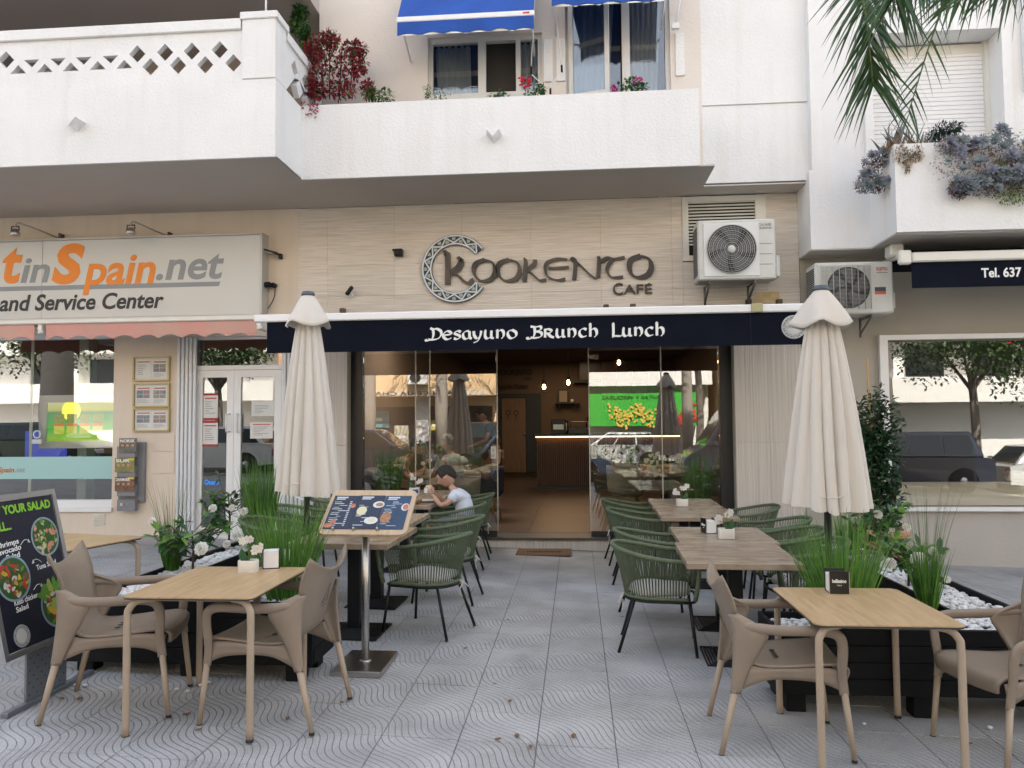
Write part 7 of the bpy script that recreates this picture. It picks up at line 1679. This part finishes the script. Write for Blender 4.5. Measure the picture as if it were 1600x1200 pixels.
# --- the boy: sits facing -X, leans over the table, hands at a sandwich
gx = gz(-1.3); BX, BY = -1.30, 8.28
bo = thing('person', 'seated boy with short dark hair, white t-shirt and light shorts eating with both hands', 'person', (BX, BY, gx))
zs = .50
SH = mat('white blue cotton', (.62, .66, .76), .85, var=.05, vscale=6, bump=.6, bscale=22, sheen=.2); SHO = mat('light grey shorts', (.50, .53, .60), .85, bump=.5, bscale=20)
pel = V(.10, 0, zs+.06); ch = V(.04, 0, zs+.30); nk = V(-.045, 0, zs+.415); hd = V(-.115, 0, zs+.545)
body = [(pel, (.11, .10)), (V(.085, 0, zs+.18), (.10, .085)), (ch, (.115, .09)), (V(.0, 0, zs+.37), (.07, .06)), (nk, .036), (V(-.075, 0, zs+.46), .036),
        (V(-.01, -.125, zs+.345), .040), (V(-.08, -.175, zs+.27), .031), (V(-.15, -.16, zs+.25), .029), (V(-.255, -.085, zs+.36), .019),
        (V(-.01, .125, zs+.345), .040), (V(-.08, .170, zs+.27), .031), (V(-.15, .14, zs+.25), .029), (V(-.245, .06, zs+.365), .019),
        (V(.04, -.085, zs+.04), .072), (V(-.30, -.10, zs+.03), .052), (V(-.32, -.10, .12), .034), (V(-.36, -.10, .06), .030),
        (V(.04, .085, zs+.04), .072), (V(-.30, .12, zs+.02), .052), (V(-.30, .12, .12), .034), (V(-.34, .12, .06), .030)]
skin('body', body, [(0, 1), (1, 2), (2, 3), (3, 4), (4, 5), (3, 6), (6, 7), (7, 8), (8, 9), (3, 10), (10, 11), (11, 12), (12, 13), (0, 14), (14, 15), (15, 16), (16, 17), (0, 18), (18, 19), (19, 20), (20, 21)], SKIN, bo)
skin('t_shirt', [(V(.11, 0, zs-.01), (.140, .130)), (V(.098, 0, zs+.17), (.125, .108)), (V(.055, 0, zs+.30), (.132, .105)), (V(.005, 0, zs+.375), (.092, .075)), (V(-.012, 0, zs+.40), (.055, .052)),
                 (V(-.005, -.125, zs+.345), .058), (V(-.055, -.158, zs+.295), .052), (V(-.005, .125, zs+.345), .058), (V(-.055, .155, zs+.295), .052)], [(0, 1), (1, 2), (2, 3), (3, 4), (3, 5), (5, 6), (3, 7), (7, 8)], SH, bo, folds=.014)
skin('shorts', [(V(.09, 0, zs+.05), (.125, .10)), (V(.03, -.085, zs+.04), .084), (V(-.26, -.10, zs+.03), .072), (V(.03, .085, zs+.04), .084), (V(-.26, .12, zs+.02), .072)], [(0, 1), (1, 2), (0, 3), (3, 4)], SHO, bo)
head(bo, hd, .103, pi, .50, SKIN, .13, HAIR)
hand(bo, (-.255, -.085, zs+.36), (-.45, .35, .75), (.1, 1, .2), SKIN, .082, 1.1); hand(bo, (-.245, .06, zs+.365), (-.5, -.35, .65), (.1, -1, .2), SKIN, .082, 1.1)
MB().tube([V(-.235, -.10, zs+.338)+V(cos(a)*.022, sin(a)*.022, -.018*cos(a)-.01) for a in [k*.52 for k in range(12)]], .0025, 5, closed=True).build('bracelet', BLACKM, bo)
for y in (-.10, .12): MB().box((-.48, y-.045, .0), (-.26, y+.045, .075), bev=.03).build('shoe', mat('grey trainer', (.20, .22, .26), .7), bo)
sw = thing('sandwich', 'wrapped sandwich held in the boy hands', 'sandwich', (BX-.300, BY-.012, gx+zs+.42)); MB().lathe([(0, -.035), (.035, -.028), (.045, 0), (.035, .03), (0, .035)], 16).build('bread', mat('bread', (.55, .40, .22), .8, col2=(.62, .52, .36), vscale=30), sw)
b = MB(); b.grid(lambda u, v: ((.046+.01*sin(u*40))*cos(2*pi*u), (.046+.01*sin(u*40))*sin(2*pi*u), -.05+.055*v), 40, 3); b.build('paper_wrap', mat('white wrap paper', (.7, .7, .68), .8), sw)
z = gz(-1.9)+PTZ+.0005
bk = thing('bread_basket', 'shallow brown wicker bowl on the table before the boy', 'bowl', (-1.74, 8.12, z)); solid(MB().lathe([(.0, .003), (.055, .004), (.085, .03), (.10, .055)], 26).build('bowl', mat('wicker', (.42, .24, .11), .7, var=.4, vscale=40, bump=2, bscale=120), bk), .004)
cb = thing('blue_can_pack', 'blue and white drink can beside the boy', 'can', (-1.80, 8.50, z)); MB().lathe([(.03, 0), (.033, .008), (.033, .11), (.028, .12)], 20).build('can', mat('blue can', (.02, .06, .28), .3, .3), cb); MB().lathe([(.0334, .04), (.0334, .08)], 20).build('can_label', mat('can white', (.6, .62, .66), .4), cb)
gl = thing('drinking_glass', 'clear glass on the table in front of the boy', 'glass', (-1.93, 8.30, z)); solid(MB().lathe([(.0, .002), (.027, .003), (.034, .11)], 20).build('glass', GLASSC, gl), .002)
pl = thing('plate', 'white plate with food scraps at the boy place', 'plate', (-1.64, 8.36, z)); solid(MB().lathe([(0, .003), (.07, .004), (.115, .018)], 28).build('plate', mat('plate white', (.66, .65, .62), .3), pl), .004)
# --- men behind the glass
def sitting_man(x, y, zf_, face, lb, shirt, sk_, hairm, hair, lean=.25, capf=None, armd=1, scale=1.0, sleeves=True):
    t = thing('person', lb, 'person', (x, y, zf_), face)
    J = [(V(0, 0, .56), (.15, .125)), (V(.02, 0, .72), (.145, .115)), (V(.07+lean*.3, 0, .93), (.175, .12)), (V(.10+lean*.5, 0, 1.05), (.11, .085)), (V(.13+lean*.6, 0, 1.13), .055), (V(.15+lean*.65, 0, 1.19), .055),
         (V(.08+lean*.4, -.20, 1.01), .062), (V(.20+lean*.4, -.27, .80), .048), (V(.42+lean*.4, -.16, .84), .037), (V(.50+lean*.4, -.06, .98), .028),
         (V(.08+lean*.4, .20, 1.01), .062), (V(.20+lean*.4, .27, .80), .048), (V(.44+lean*.4, .16, .80), .037), (V(.54+lean*.4, .10, .82), .028),
         (V(.08, -.11, .54), .095), (V(.46, -.13, .52), .07), (V(.44, -.13, .12), .045), (V(.50, -.13, .05), .04), (V(.08, .11, .54), .095), (V(.46, .13, .52), .07), (V(.44, .13, .12), .045), (V(.50, .13, .05), .04)]
    E = [(0, 1), (1, 2), (2, 3), (3, 4), (4, 5), (3, 6), (6, 7), (7, 8), (8, 9), (3, 10), (10, 11), (11, 12), (12, 13), (0, 14), (14, 15), (15, 16), (16, 17), (0, 18), (18, 19), (19, 20), (20, 21)]
    skin('body', J, E, sk_, t)
    skin('shirt', [(V(0, 0, .54), (.18, .15)), (V(.02, 0, .72), (.175, .14)), (V(.07+lean*.3, 0, .93), (.20, .145)), (V(.10+lean*.5, 0, 1.05), (.135, .105)), (V(.12+lean*.56, 0, 1.09), .075), (V(.08+lean*.4, -.20, 1.01), .085), (V(.15+lean*.4, -.25, .87), .078), (V(.08+lean*.4, .20, 1.01), .085), (V(.15+lean*.4, .25, .87), .078)], [(0, 1), (1, 2), (2, 3), (3, 4), (3, 5), (5, 6), (3, 7), (7, 8)], shirt, t, folds=.02)
    skin('trousers', [(V(0, 0, .55), (.17, .14)), (V(.08, -.11, .54), .108), (V(.44, -.13, .52), .088), (V(.43, -.13, .2), .07), (V(.08, .11, .54), .108), (V(.44, .13, .52), .088), (V(.43, .13, .2), .07)], [(0, 1), (1, 2), (2, 3), (0, 4), (4, 5), (5, 6)], mat('dark trousers', (.03, .03, .035), .85), t)
    head(t, (.185+lean*.75, 0, 1.305), .125, 0, .35, sk_, hair, hairm, capf)
    hand(t, (.50+lean*.4, -.06, .98), (.2, .3, .9), (1, 0, .2), sk_, .10, .8); hand(t, (.54+lean*.4, .10, .82), (.9, -.3, .1), (0, 0, -1), sk_, .10, .4)
    for s in (-1, 1): MB().box((.40, s*.13-.05, .0), (.66, s*.13+.05, .08), bev=.03).build('shoe', mat('dark shoe', (.03, .025, .02), .6), t)
    t.scale = (scale,)*3; return t
def flatcap(h, P):
    b = MB(); n = 32
    for (r_, z_, dx) in ((.96, .40, .03), (1.04, .52, .06), (1.06, .72, .04), (.85, .98, -.02), (.45, 1.13, -.06), (.02, 1.16, -.06)):
        for k in range(n): a = 2*pi*k/n; b.v.append(tuple(P(Vector((r_*.98*cos(a)+dx, r_*.84*sin(a), z_)))))
    for j in range(5):
        for k in range(n): b.f.append([j*n+k, j*n+(k+1) % n, (j+1)*n+(k+1) % n, (j+1)*n+k]); b.m.append(0); b.sm.append(True)
    b.grid(lambda u, v: P(Vector((.85+.45*v, (u-.5)*1.15*(1-.25*v*v), .42-.10*v-.06*(2*u-1)**2))), 10, 4)
    solid(b.build('cap', mat('dark cap cloth', (.03, .03, .035), .85), h), .004)
sitting_man(-2.85, 11.2, .158, radians(8), 'man in dark cap and sand t-shirt leaning over the inner left table', mat('sand cotton', (.36, .29, .21), .85, bump=.8, bscale=20), SKINT, HAIR, .05, .5, flatcap, scale=.90)
sitting_man(-1.70, 10.95, .158, radians(132), 'man with short grey hair in sage t-shirt seated with his back to the glass', mat('sage cotton', (.28, .30, .25), .85, bump=.8, bscale=20), SKINT, HAIRG, .04, .15, None, scale=.94)
# standing man in shorts
t = thing('person', 'standing man in dark t-shirt, cream shorts and white shoes bending by the open bay', 'person', (U(776, 766, 16.4).x, 16.4, .158), radians(185)); CS_ = mat('charcoal cotton', (.045, .045, .05), .85)
skin('body', [(V(0, 0, .95), (.15, .12)), (V(.03, 0, 1.15), (.14, .11)), (V(.12, 0, 1.36), (.17, .115)), (V(.19, 0, 1.47), (.10, .08)), (V(.24, 0, 1.54), .055), (V(.26, 0, 1.58), .055), (V(.13, -.21, 1.42), .06), (V(.20, -.27, 1.16), .045), (V(.42, -.2, 1.06), .035), (V(.50, -.16, 1.03), .028), (V(.13, .21, 1.42), .06), (V(.20, .27, 1.16), .045), (V(.42, .2, 1.06), .035), (V(.50, .16, 1.03), .028),
              (V(0, -.10, .88), .09), (V(.01, -.12, .5), .058), (V(-.02, -.12, .1), .038), (V(.05, -.12, .05), .038), (V(0, .10, .88), .09), (V(.03, .12, .5), .058), (V(.0, .12, .1), .038), (V(.07, .12, .05), .038)],
     [(0, 1), (1, 2), (2, 3), (3, 4), (4, 5), (3, 6), (6, 7), (7, 8), (8, 9), (3, 10), (10, 11), (11, 12), (12, 13), (0, 14), (14, 15), (15, 16), (16, 17), (0, 18), (18, 19), (19, 20), (20, 21)], SKINT, t)
skin('t_shirt', [(V(0, 0, .95), (.175, .14)), (V(.03, 0, 1.15), (.17, .135)), (V(.12, 0, 1.36), (.20, .14)), (V(.19, 0, 1.47), (.12, .10)), (V(.13, -.21, 1.42), .085), (V(.17, -.25, 1.27), .078), (V(.13, .21, 1.42), .085), (V(.17, .25, 1.27), .078)], [(0, 1), (1, 2), (2, 3), (3, 4), (4, 5), (3, 6), (6, 7)], CS_, t)
skin('shorts', [(V(0, 0, .96), (.165, .135)), (V(0, -.10, .86), .115), (V(.01, -.12, .60), .10), (V(0, .10, .86), .115), (V(.02, .12, .60), .10)], [(0, 1), (1, 2), (0, 3), (3, 4)], mat('cream shorts', (.50, .42, .30), .85), t)
head(t, (.31, 0, 1.69), .125, 0, .45, SKINT, .05, HAIR); hand(t, (.50, -.16, 1.03), (1, .1, -.1), (0, 0, -1), SKINT, .1, .5); hand(t, (.50, .16, 1.03), (1, -.1, -.1), (0, 0, -1), SKINT, .1, .5)
for s in (-1, 1): MB().box((-.10, s*.12-.05, 0), (.20, s*.12+.05, .085), bev=.035).build('shoe', LETW, t)
# ============================================================= the street behind the camera (seen mirrored in the shop glass)
def kerb():
    b = MB(); b.add([(-60, -1.21, gz(-60)-.14), (60, -1.21, gz(60)-.14), (60, -1.21, gz(60)-.002), (-60, -1.21, gz(-60)-.002), (-60, -1.36, gz(-60)-.14), (60, -1.36, gz(60)-.14), (60, -1.36, gz(60)-.002), (-60, -1.36, gz(-60)-.002)], [(3, 2, 6, 7), (7, 6, 5, 4)]); return struct(b.build('kerb', mat('kerb stone', (.38, .37, .35), .8)))
kerb()
b = MB(); b.add([(-60, -17.0, gz(-60)-.02), (60, -17.0, gz(60)-.02), (60, -40, gz(60)-.02), (-60, -40, gz(-60)-.02), (-60, -17.0, gz(-60)-.14), (60, -17.0, gz(60)-.14)], [(0, 3, 2, 1), (0, 1, 5, 4)]); struct(b.build('far_pavement', mat('far paving', (.38, .35, .31), .85)))
BEI = mat('sunny beige wall', (.72, .50, .28), .85, var=.05); WHI = mat('sunny white wall', (.80, .78, .74), .85, var=.04); ORA = mat('sunny orange wall', (.60, .36, .22), .85); WIN = mat('dark window', (.03, .035, .04), .1); TANW = mat('sign brown', (.16, .05, .03), .6)
def facade(name, label, x0, x1, y, h, m, floors, wx, winm=WIN, base=3.2, deep=10, balc=True):
    g = gz((x0+x1)/2)-.1; t = thing(name, label, 'building', (0, 0, 0))
    MB().box((x0, y-deep, g), (x1, y-.3, h)).build('wall', m, t)
    nfl = floors; fh = (h-base-.6)/nfl
    for f in range(nfl):
        zb = base+f*fh
        MB().box((x0, y-.3, zb-.25), (x1, y+.9 if balc else y-.1, zb+.75)).build('balcony', m, t)
        k = x0+1.0
        while k < x1-1.8:
            w = MB().box((k, y-.299, zb+.8), (k+1.5, y-.26, zb+2.1)).build('window', winm, t); k += wx
        k = x0+.3
        while k < x1:
            MB().box((k, y-.3, zb+.75), (k+.4, y+.3, zb+fh-.25)).build('pier', m, t); k += wx*2
    return t
FY = -15
t = facade('far_building', 'beige apartment block with brown shop lettering across the road', -13.5, -3.6, FY, 13, BEI, 3, 2.6)
a = MB().box((-13.2, FY-.28, .3), (-3.9, FY-.2, 2.5)).build('shop_front', WIN, t); MB().box((-13.3, FY+.905, 2.98), (-4, FY+.915, 3.2)).build('sign_strip', mat('cream strip', (.66, .55, .42), .8), t)
tt = text('CARNICERIA CHARCUTERIA', -11.5, -5.2, 3.0, .17, 0, TANW, t, 'shop_lettering', ext=.0, T=lambda p: Vector((-16.7-p.x, FY+.93, p.z)))
MB().box((-11.6, FY-.2, .0), (-10.2, FY+.0, 3)).box((-7.5, FY-.2, 0), (-6.8, FY, 3)).build('shop_pier', WHI, t)
ac = thing('far_air_conditioner', 'white air conditioner on the beige block across the road', 'air conditioner', (-7.6, FY+.92, 3.45)); MB().box((0, 0, 0), (.9, .35, .65), bev=.02).build('casing', WHI, ac); MB().lathe([(0, 0), (.24, 0)], 20, (.35, .355, .32), WIN, ax=Matrix.Rotation(-pi/2, 3, 'X')).build('fan', None, ac)
t = facade('far_building', 'white building with green grocery shop across the road', -3.3, 6.2, FY-1, 11, WHI, 2, 2.2, base=3.6)
GRS = mat('grocery green', (.035, .36, .035), .5); MB().box((.6, FY-1.25, 1.5), (5.6, FY-.05, 3.0)).build('green_front', GRS, t); MB().box((-3.2, FY-1.28, .3), (.3, FY-1.2, 2.9)).build('shop_front', WIN, t)
fp = MB()
rr = random.Random(8)
for k in range(260): x = rr.uniform(1.5, 5.4); z = rr.uniform(1.55, 2.35)*1.0+.18*sin(x*5); m = mat('fruit red', (.55, .04, .03), .5) if x > 4.0 else mat('fruit yellow', (.65, .45, .08), .5); fp.lathe([(0, 0), (.06, 0)], 9, (x, FY-.045+.0004*k, z), m, ax=Matrix.Rotation(-pi/2, 3, 'X'))
fp.build('fruit_print', None, t)
text('FRUTAS Y VERDURAS', 2.6, 5.4, 2.72, .16, 0, LETW, t, 'shop_lettering', ext=0, T=lambda p: Vector((6.6-p.x, FY-.03, p.z)))
t = facade('far_building', 'beige corner block right of the grocery across the road', 6.6, 11.6, FY, 14, BEI, 4, 2.4)
t = facade('far_building', 'white apartment block with curved balconies across the road at the far right', 12.4, 32, FY+3, 16, WHI, 5, 2.6, base=2.6)
fl = MB().box((16.2, FY+3.93, 4.6), (17.6, FY+3.95, 5.3)).build('red_cloth', mat('flag red', (.55, .03, .02), .7), t); MB().box((16.2, FY+3.951, 4.75), (17.6, FY+3.96, 5.15)).build('yellow_cloth', mat('flag yellow', (.7, .45, .03), .7), t)
t = facade('far_building', 'white block with long railed terraces across the road at the far left', -34, -15.5, FY-4, 14, WHI, 4, 3.4)
t = facade('far_building', 'orange block beyond the white one across the road', -15.3, -13.7, FY-3, 15, ORA, 4, 1.4, balc=False)
# trees: limbs and leafy crowns
BARK = mat('grey bark', (.20, .17, .14), .9, var=.3, vscale=4, bump=1.5, bscale=14)
TL = mat('tree leaf', (.035, .075, .02), .5, col2=(.07, .12, .03), vscale=2, trans=.2)
def tree(x, y, h, r_, n, label, seed, crown=1, L=.17):
    t = thing('street_tree', label, 'tree', (x, y, gz(x)-.02)); r = random.Random(seed)
    tk = MB(); tk.tube(bez([(0, 0, 0), (.05, .02, h*.3), (-.03, .0, h*.6)], 4), [.17-.008*i for i in range(9)], 10); tops = []
    for k in range(7):
        a = k*.9+r.random(); e = Vector((cos(a)*r_*.6, sin(a)*r_*.6, h*(.72+.12*r.random()))); tk.tube(bez([(-.02, 0, h*.5), (e.x*.4, e.y*.4, h*.62), e], 4), [.07-.006*i for i in range(9)], 6); tops.append(e)
    tk.build('trunk', BARK, t); b = MB()
    for k in range(n):
        c = r.choice(tops); v = Vector((r.gauss(0, 1), r.gauss(0, 1), r.gauss(0, .8))).normalized()*r_*.62*r.random()**.45; q = c+v
        leaf_mesh(b, q, (r.uniform(-1, 1), r.uniform(-1, 1), r.uniform(-.8, .4)), (r.uniform(-.4, .4), r.uniform(-.4, .4), 1), L*r.uniform(.6, 1.2), L*.5, TL)
    b.build('crown', None, t); return t
tree(12.9, -6.0, 6.0, 2.0, 4200, 'broad leafy street tree behind the camera at the right', 1)
tree(15.8, -5.2, 5.4, 2.6, 5200, 'dark leafy street tree farther right behind the camera', 2)
tree(-19.5, -6.5, 5.6, 2.0, 3600, 'broad leafy street tree mirrored in the far left shop window', 9)
tree(-12.5, -5.8, 5.0, 1.6, 3000, 'round leafy street tree behind the camera at the left', 3)
tree(4.6, -9.0, 7.5, 1.8, 2600, 'tall street tree beyond the parked cars', 4)
def palm(x, y, h, label, tr=.28, seed=1):
    t = thing('royal_palm', label, 'palm', (x, y, gz(x)-.02)); MB().lathe([(tr, 0), (tr*1.15, h*.25), (tr*1.0, h*.55), (tr*.62, h*.9), (tr*.5, h)], 18).build('trunk', mat('pale palm trunk', (.34, .30, .25), .85, var=.2, vscale=3, stretch=(1, 1, 8)), t); b = MB(); r = random.Random(seed)
    for k in range(13):
        a = k*.49; P = bez([(0, 0, h), (cos(a)*.9, sin(a)*.9, h+.7), (cos(a)*2.0, sin(a)*2.0, h+.3), (cos(a)*2.7, sin(a)*2.7, h-.8)], 6)
        for i, q in enumerate(P[2:]):
            for s in (-1, 1):
                for _ in range(2): blade(b, q, (cos(a)*.5-sin(a)*s, sin(a)*.5+cos(a)*s, -.4+r.uniform(-.2, .3)), .6, .05, .5, PF, 3, r)
    b.build('crown', None, t); return t
palm(-16.2, -2.6, 6.5, 'thick pale trunked palm at the road edge, far left behind the camera', .42, 3); palm(-7.3, -6.2, 7.5, 'slender pale palm among the parked cars, mirrored in the white shop door', .2, 4); palm(-5.3, -9.5, 8, 'pale palm before the beige block', .22, 5)
palm(3.7, -5.6, 7, 'rough brown palm trunk mirrored in the right cafe glass', .16, 6)
# cars
TYRE = mat('tyre', (.02, .02, .02), .85); RIM = mat('rim', (.45, .46, .48), .3, .8); CGL = mat('car glass', (.02, .03, .035), .06); HL = mat('headlight', (.6, .62, .65), .15); RLT = mat('rear light', (.35, .01, .01), .2)
def car(x, y, rz, label, col, kind='hatch'):
    t = thing('parked_car', label, 'car', (x, y, gz(x)-.14), rz); CP = mat('car paint '+'%.2f%.2f%.2f' % col, col, .25, .1, coat=.8)
    if kind == 'suv': L, Wd, H, bel = 4.6, 1.88, 1.74, 1.02; top = [(-2.05, 0), (-1.75, 1), (.55, 1), (1.15, 0)]
    elif kind == 'van': L, Wd, H, bel = 5.3, 2.0, 2.35, 1.25; top = [(-2.6, 0), (-2.5, 1), (1.35, 1), (2.05, 0)]
    else: L, Wd, H, bel = 4.1, 1.75, 1.46, .90; top = [(-1.85, 0), (-1.35, 1), (.35, 1), (1.15, 0)]
    hb = L/2; wb = L*.31; wr = .33 if kind != 'suv' else .37
    side = [(-hb, .34), (-hb, bel-.05), (top[0][0], bel), (top[3][0], bel), (hb-.15, bel-.22), (hb, bel-.42), (hb, .30)]
    arc = lambda cx: [(cx+(wr+.06)*cos(a), .30+(wr+.06)*sin(a)*1.0) for a in [pi*k/8 for k in range(9)]]
    outline = side+arc(wb)+[(wb-wr-.06, .24), (-wb+wr+.06, .24)]+arc(-wb)
    def ext(poly, y0, y1, inset=0):
        b = MB(); n = len(poly); vs = [(a, y0, c) for a, c in poly]+[(a, y1, c) for a, c in poly]
        tri = tessellate_polygon([[Vector((a, c, 0)) for a, c in poly]]); fs = [tuple(q) for q in tri]+[tuple(i+n for i in q)[::-1] for q in tri]+[(i, (i+1) % n, (i+1) % n+n, i+n) for i in range(n)]
        return b.add(vs, fs)
    o = ext(outline, -Wd/2, Wd/2).build('body', CP, t); m = o.modifiers.new('b', 'BEVEL'); m.width = .05; m.segments = 2; m.limit_method = 'ANGLE'
    ins = .16; cab = MB(); vs = []
    for (a, c) in top:
        zz = bel+(H-bel)*c; w_ = Wd/2-.03-ins*c; vs += [(a, -w_, zz), (a, w_, zz)]
    cab.add(vs, [(0, 2, 3, 1), (2, 4, 5, 3), (4, 6, 7, 5), (0, 6, 4, 2), (1, 3, 5, 7), (0, 1, 7, 6)]); o = cab.build('cabin', CP, t); m = o.modifiers.new('b', 'BEVEL'); m.width = .05; m.segments = 2
    e = .012
    def sidewin(u0, u1, nm='side_window'):
        for s in (-1, 1):
            b = MB(); q = []
            for (u, v) in ((u0, .12), (u1, .12), (u1, .86), (u0, .86)):
                lo = top[0][0]+(top[3][0]-top[0][0])*u; hi = top[1][0]+(top[2][0]-top[1][0])*u; a = lo+(hi-lo)*v; q.append((a, s*(Wd/2-.03-ins*v+e), bel+(H-bel)*v))
            b.add(q, [(0, 1, 2, 3)]); solid(b.build(nm, CGL, t), .006)
    if kind == 'van': sidewin(.78, .97)
    else: sidewin(.05, .34); sidewin(.36, .66); sidewin(.68, .95)
    for (A, B_, nm) in ((top[3], top[2], 'windscreen'), (top[0], top[1], 'rear_window')):
        b = MB(); s = 1 if A is top[3] else -1; q = []
        for v, w_ in ((.1, Wd/2-.14), (.92, Wd/2-.28)):
            a = A[0]+(B_[0]-A[0])*v+s*e*2; z_ = bel+(H-bel)*v; q += [(a, -w_, z_), (a, w_, z_)]
        b.add(q, [(0, 1, 3, 2)]); solid(b.build(nm, CGL, t), .006)
    for sx in (-1, 1):
        for sy in (-1, 1):
            X = Matrix.Rotation(pi/2, 3, 'X'); c = (sx*wb, sy*(Wd/2-.10), wr)
            w_ = MB().lathe([(.2, -.11), (wr, -.10), (wr, .10), (.2, .11)], 24, c, ax=X).build('wheel', TYRE, t); MB().lathe([(0, .115 if sy < 0 else -.115), (.20, .105 if sy < 0 else -.105), (.215, .09 if sy < 0 else -.09)], 20, c, ax=X).build('rim', RIM, w_)
    for s in (-1, 1):
        MB().box((hb-.12, s*(Wd/2-.30)-.18, bel-.42), (hb+.015, s*(Wd/2-.30)+.18, bel-.27), bev=.03).build('headlight', HL, t); MB().box((-hb-.015, s*(Wd/2-.16)-.12, bel-.34), (-hb+.1, s*(Wd/2-.16)+.12, bel-.10), bev=.03).build('rear_light', RLT, t)
        MB().box((top[3][0]-.35, s*(Wd/2+.02)-.10, bel+.02), (top[3][0]-.22, s*(Wd/2+.02)+.10, bel+.16), bev=.03).build('wing_mirror', CP, t)
    return t
car(9.3, -3.2, pi, 'dark blue off-road car parked opposite the right shop window', (.004, .008, .028), 'suv'); car(5.7, -2.9, pi, 'grey blue van parked behind the camera to the right', (.12, .15, .20), 'van')
car(-1.0, -2.6, 0, 'light blue hatchback parked behind the camera', (.16, .27, .42)); car(-6.4, -2.8, 0, 'dark blue hatchback parked behind the camera to the left', (.02, .06, .14)); car(-11.0, -2.7, pi, 'white hatchback parked opposite the left shop', (.65, .65, .64))
car(-16.6, -2.9, 0, 'dark green hatchback parked at the far left behind the camera', (.02, .05, .03)); car(14.6, -4.2, 0, 'silver estate car parked at the far right behind the camera', (.5, .51, .52)); car(1.6, -11.4, pi, 'white car driving past the green grocery', (.62, .62, .60)); car(6.2, -11.2, pi, 'red car driving on the far lane', (.35, .02, .02)); car(-4.6, -11.2, pi, 'black off-road car in the far lane', (.02, .02, .022), 'suv'); car(-9.5, -11.0, 0, 'silver car in the far lane at the left', (.4, .41, .42))
bh = MB(); r = random.Random(3)
HG = thing('hedge', 'low clipped hedge on the central strip of the road', 'hedge', (0, 0, 0))
for k in range(2600): x = r.uniform(-16, 22); leaf_mesh(bh, (x, -8.4+r.uniform(-.4, .4), gz(x)+r.uniform(-.1, .75)), (r.uniform(-1, 1), r.uniform(-1, 1), r.uniform(-.5, 1)), (0, 0, 1), .22, .10, TL)
bh.build('foliage', None, HG)

# shop signs and blinds on the ground floors across the road
r = random.Random(12)
for k, (x, z, w, h, c) in enumerate(((-12.4, 2.0, 1.3, .5, (.55, .10, .06)), (-9.6, 1.9, 1.6, .8, (.10, .30, .32)), (-8.2, 1.0, .7, 1.2, (.55, .50, .38)), (-6.3, 1.6, 1.1, .5, (.50, .42, .08)), (-4.9, 1.2, .8, 1.0, (.60, .58, .52)), (-2.6, 1.8, 1.2, .6, (.60, .55, .50)), (-1.0, 1.7, 1.0, .45, (.50, .03, .05)))):
    yy = FY-.17 if x < -3.4 else FY-1.17
    o = thing('shop_sign', ('red shop sign at the far left of the beige block', 'teal shop sign on the beige block', 'tall cream poster on the beige block', 'yellow shop sign right of the tall cream poster', 'pale square poster at the right end of the beige block', 'pale shop sign on the white building', 'red shop sign on the white building')[k], 'sign', (x, yy, z))
    MB().box((-w/2, -.03, -h/2), (w/2, .03, h/2), bev=.01).build('panel', mat('far sign %s' % 'abcdefg'[k], c, .5), o); MB().box((-w*.4, .031, -h*.1), (w*.3, .035, h*.1)).build('lettering_band', LETW, o)
unseal()
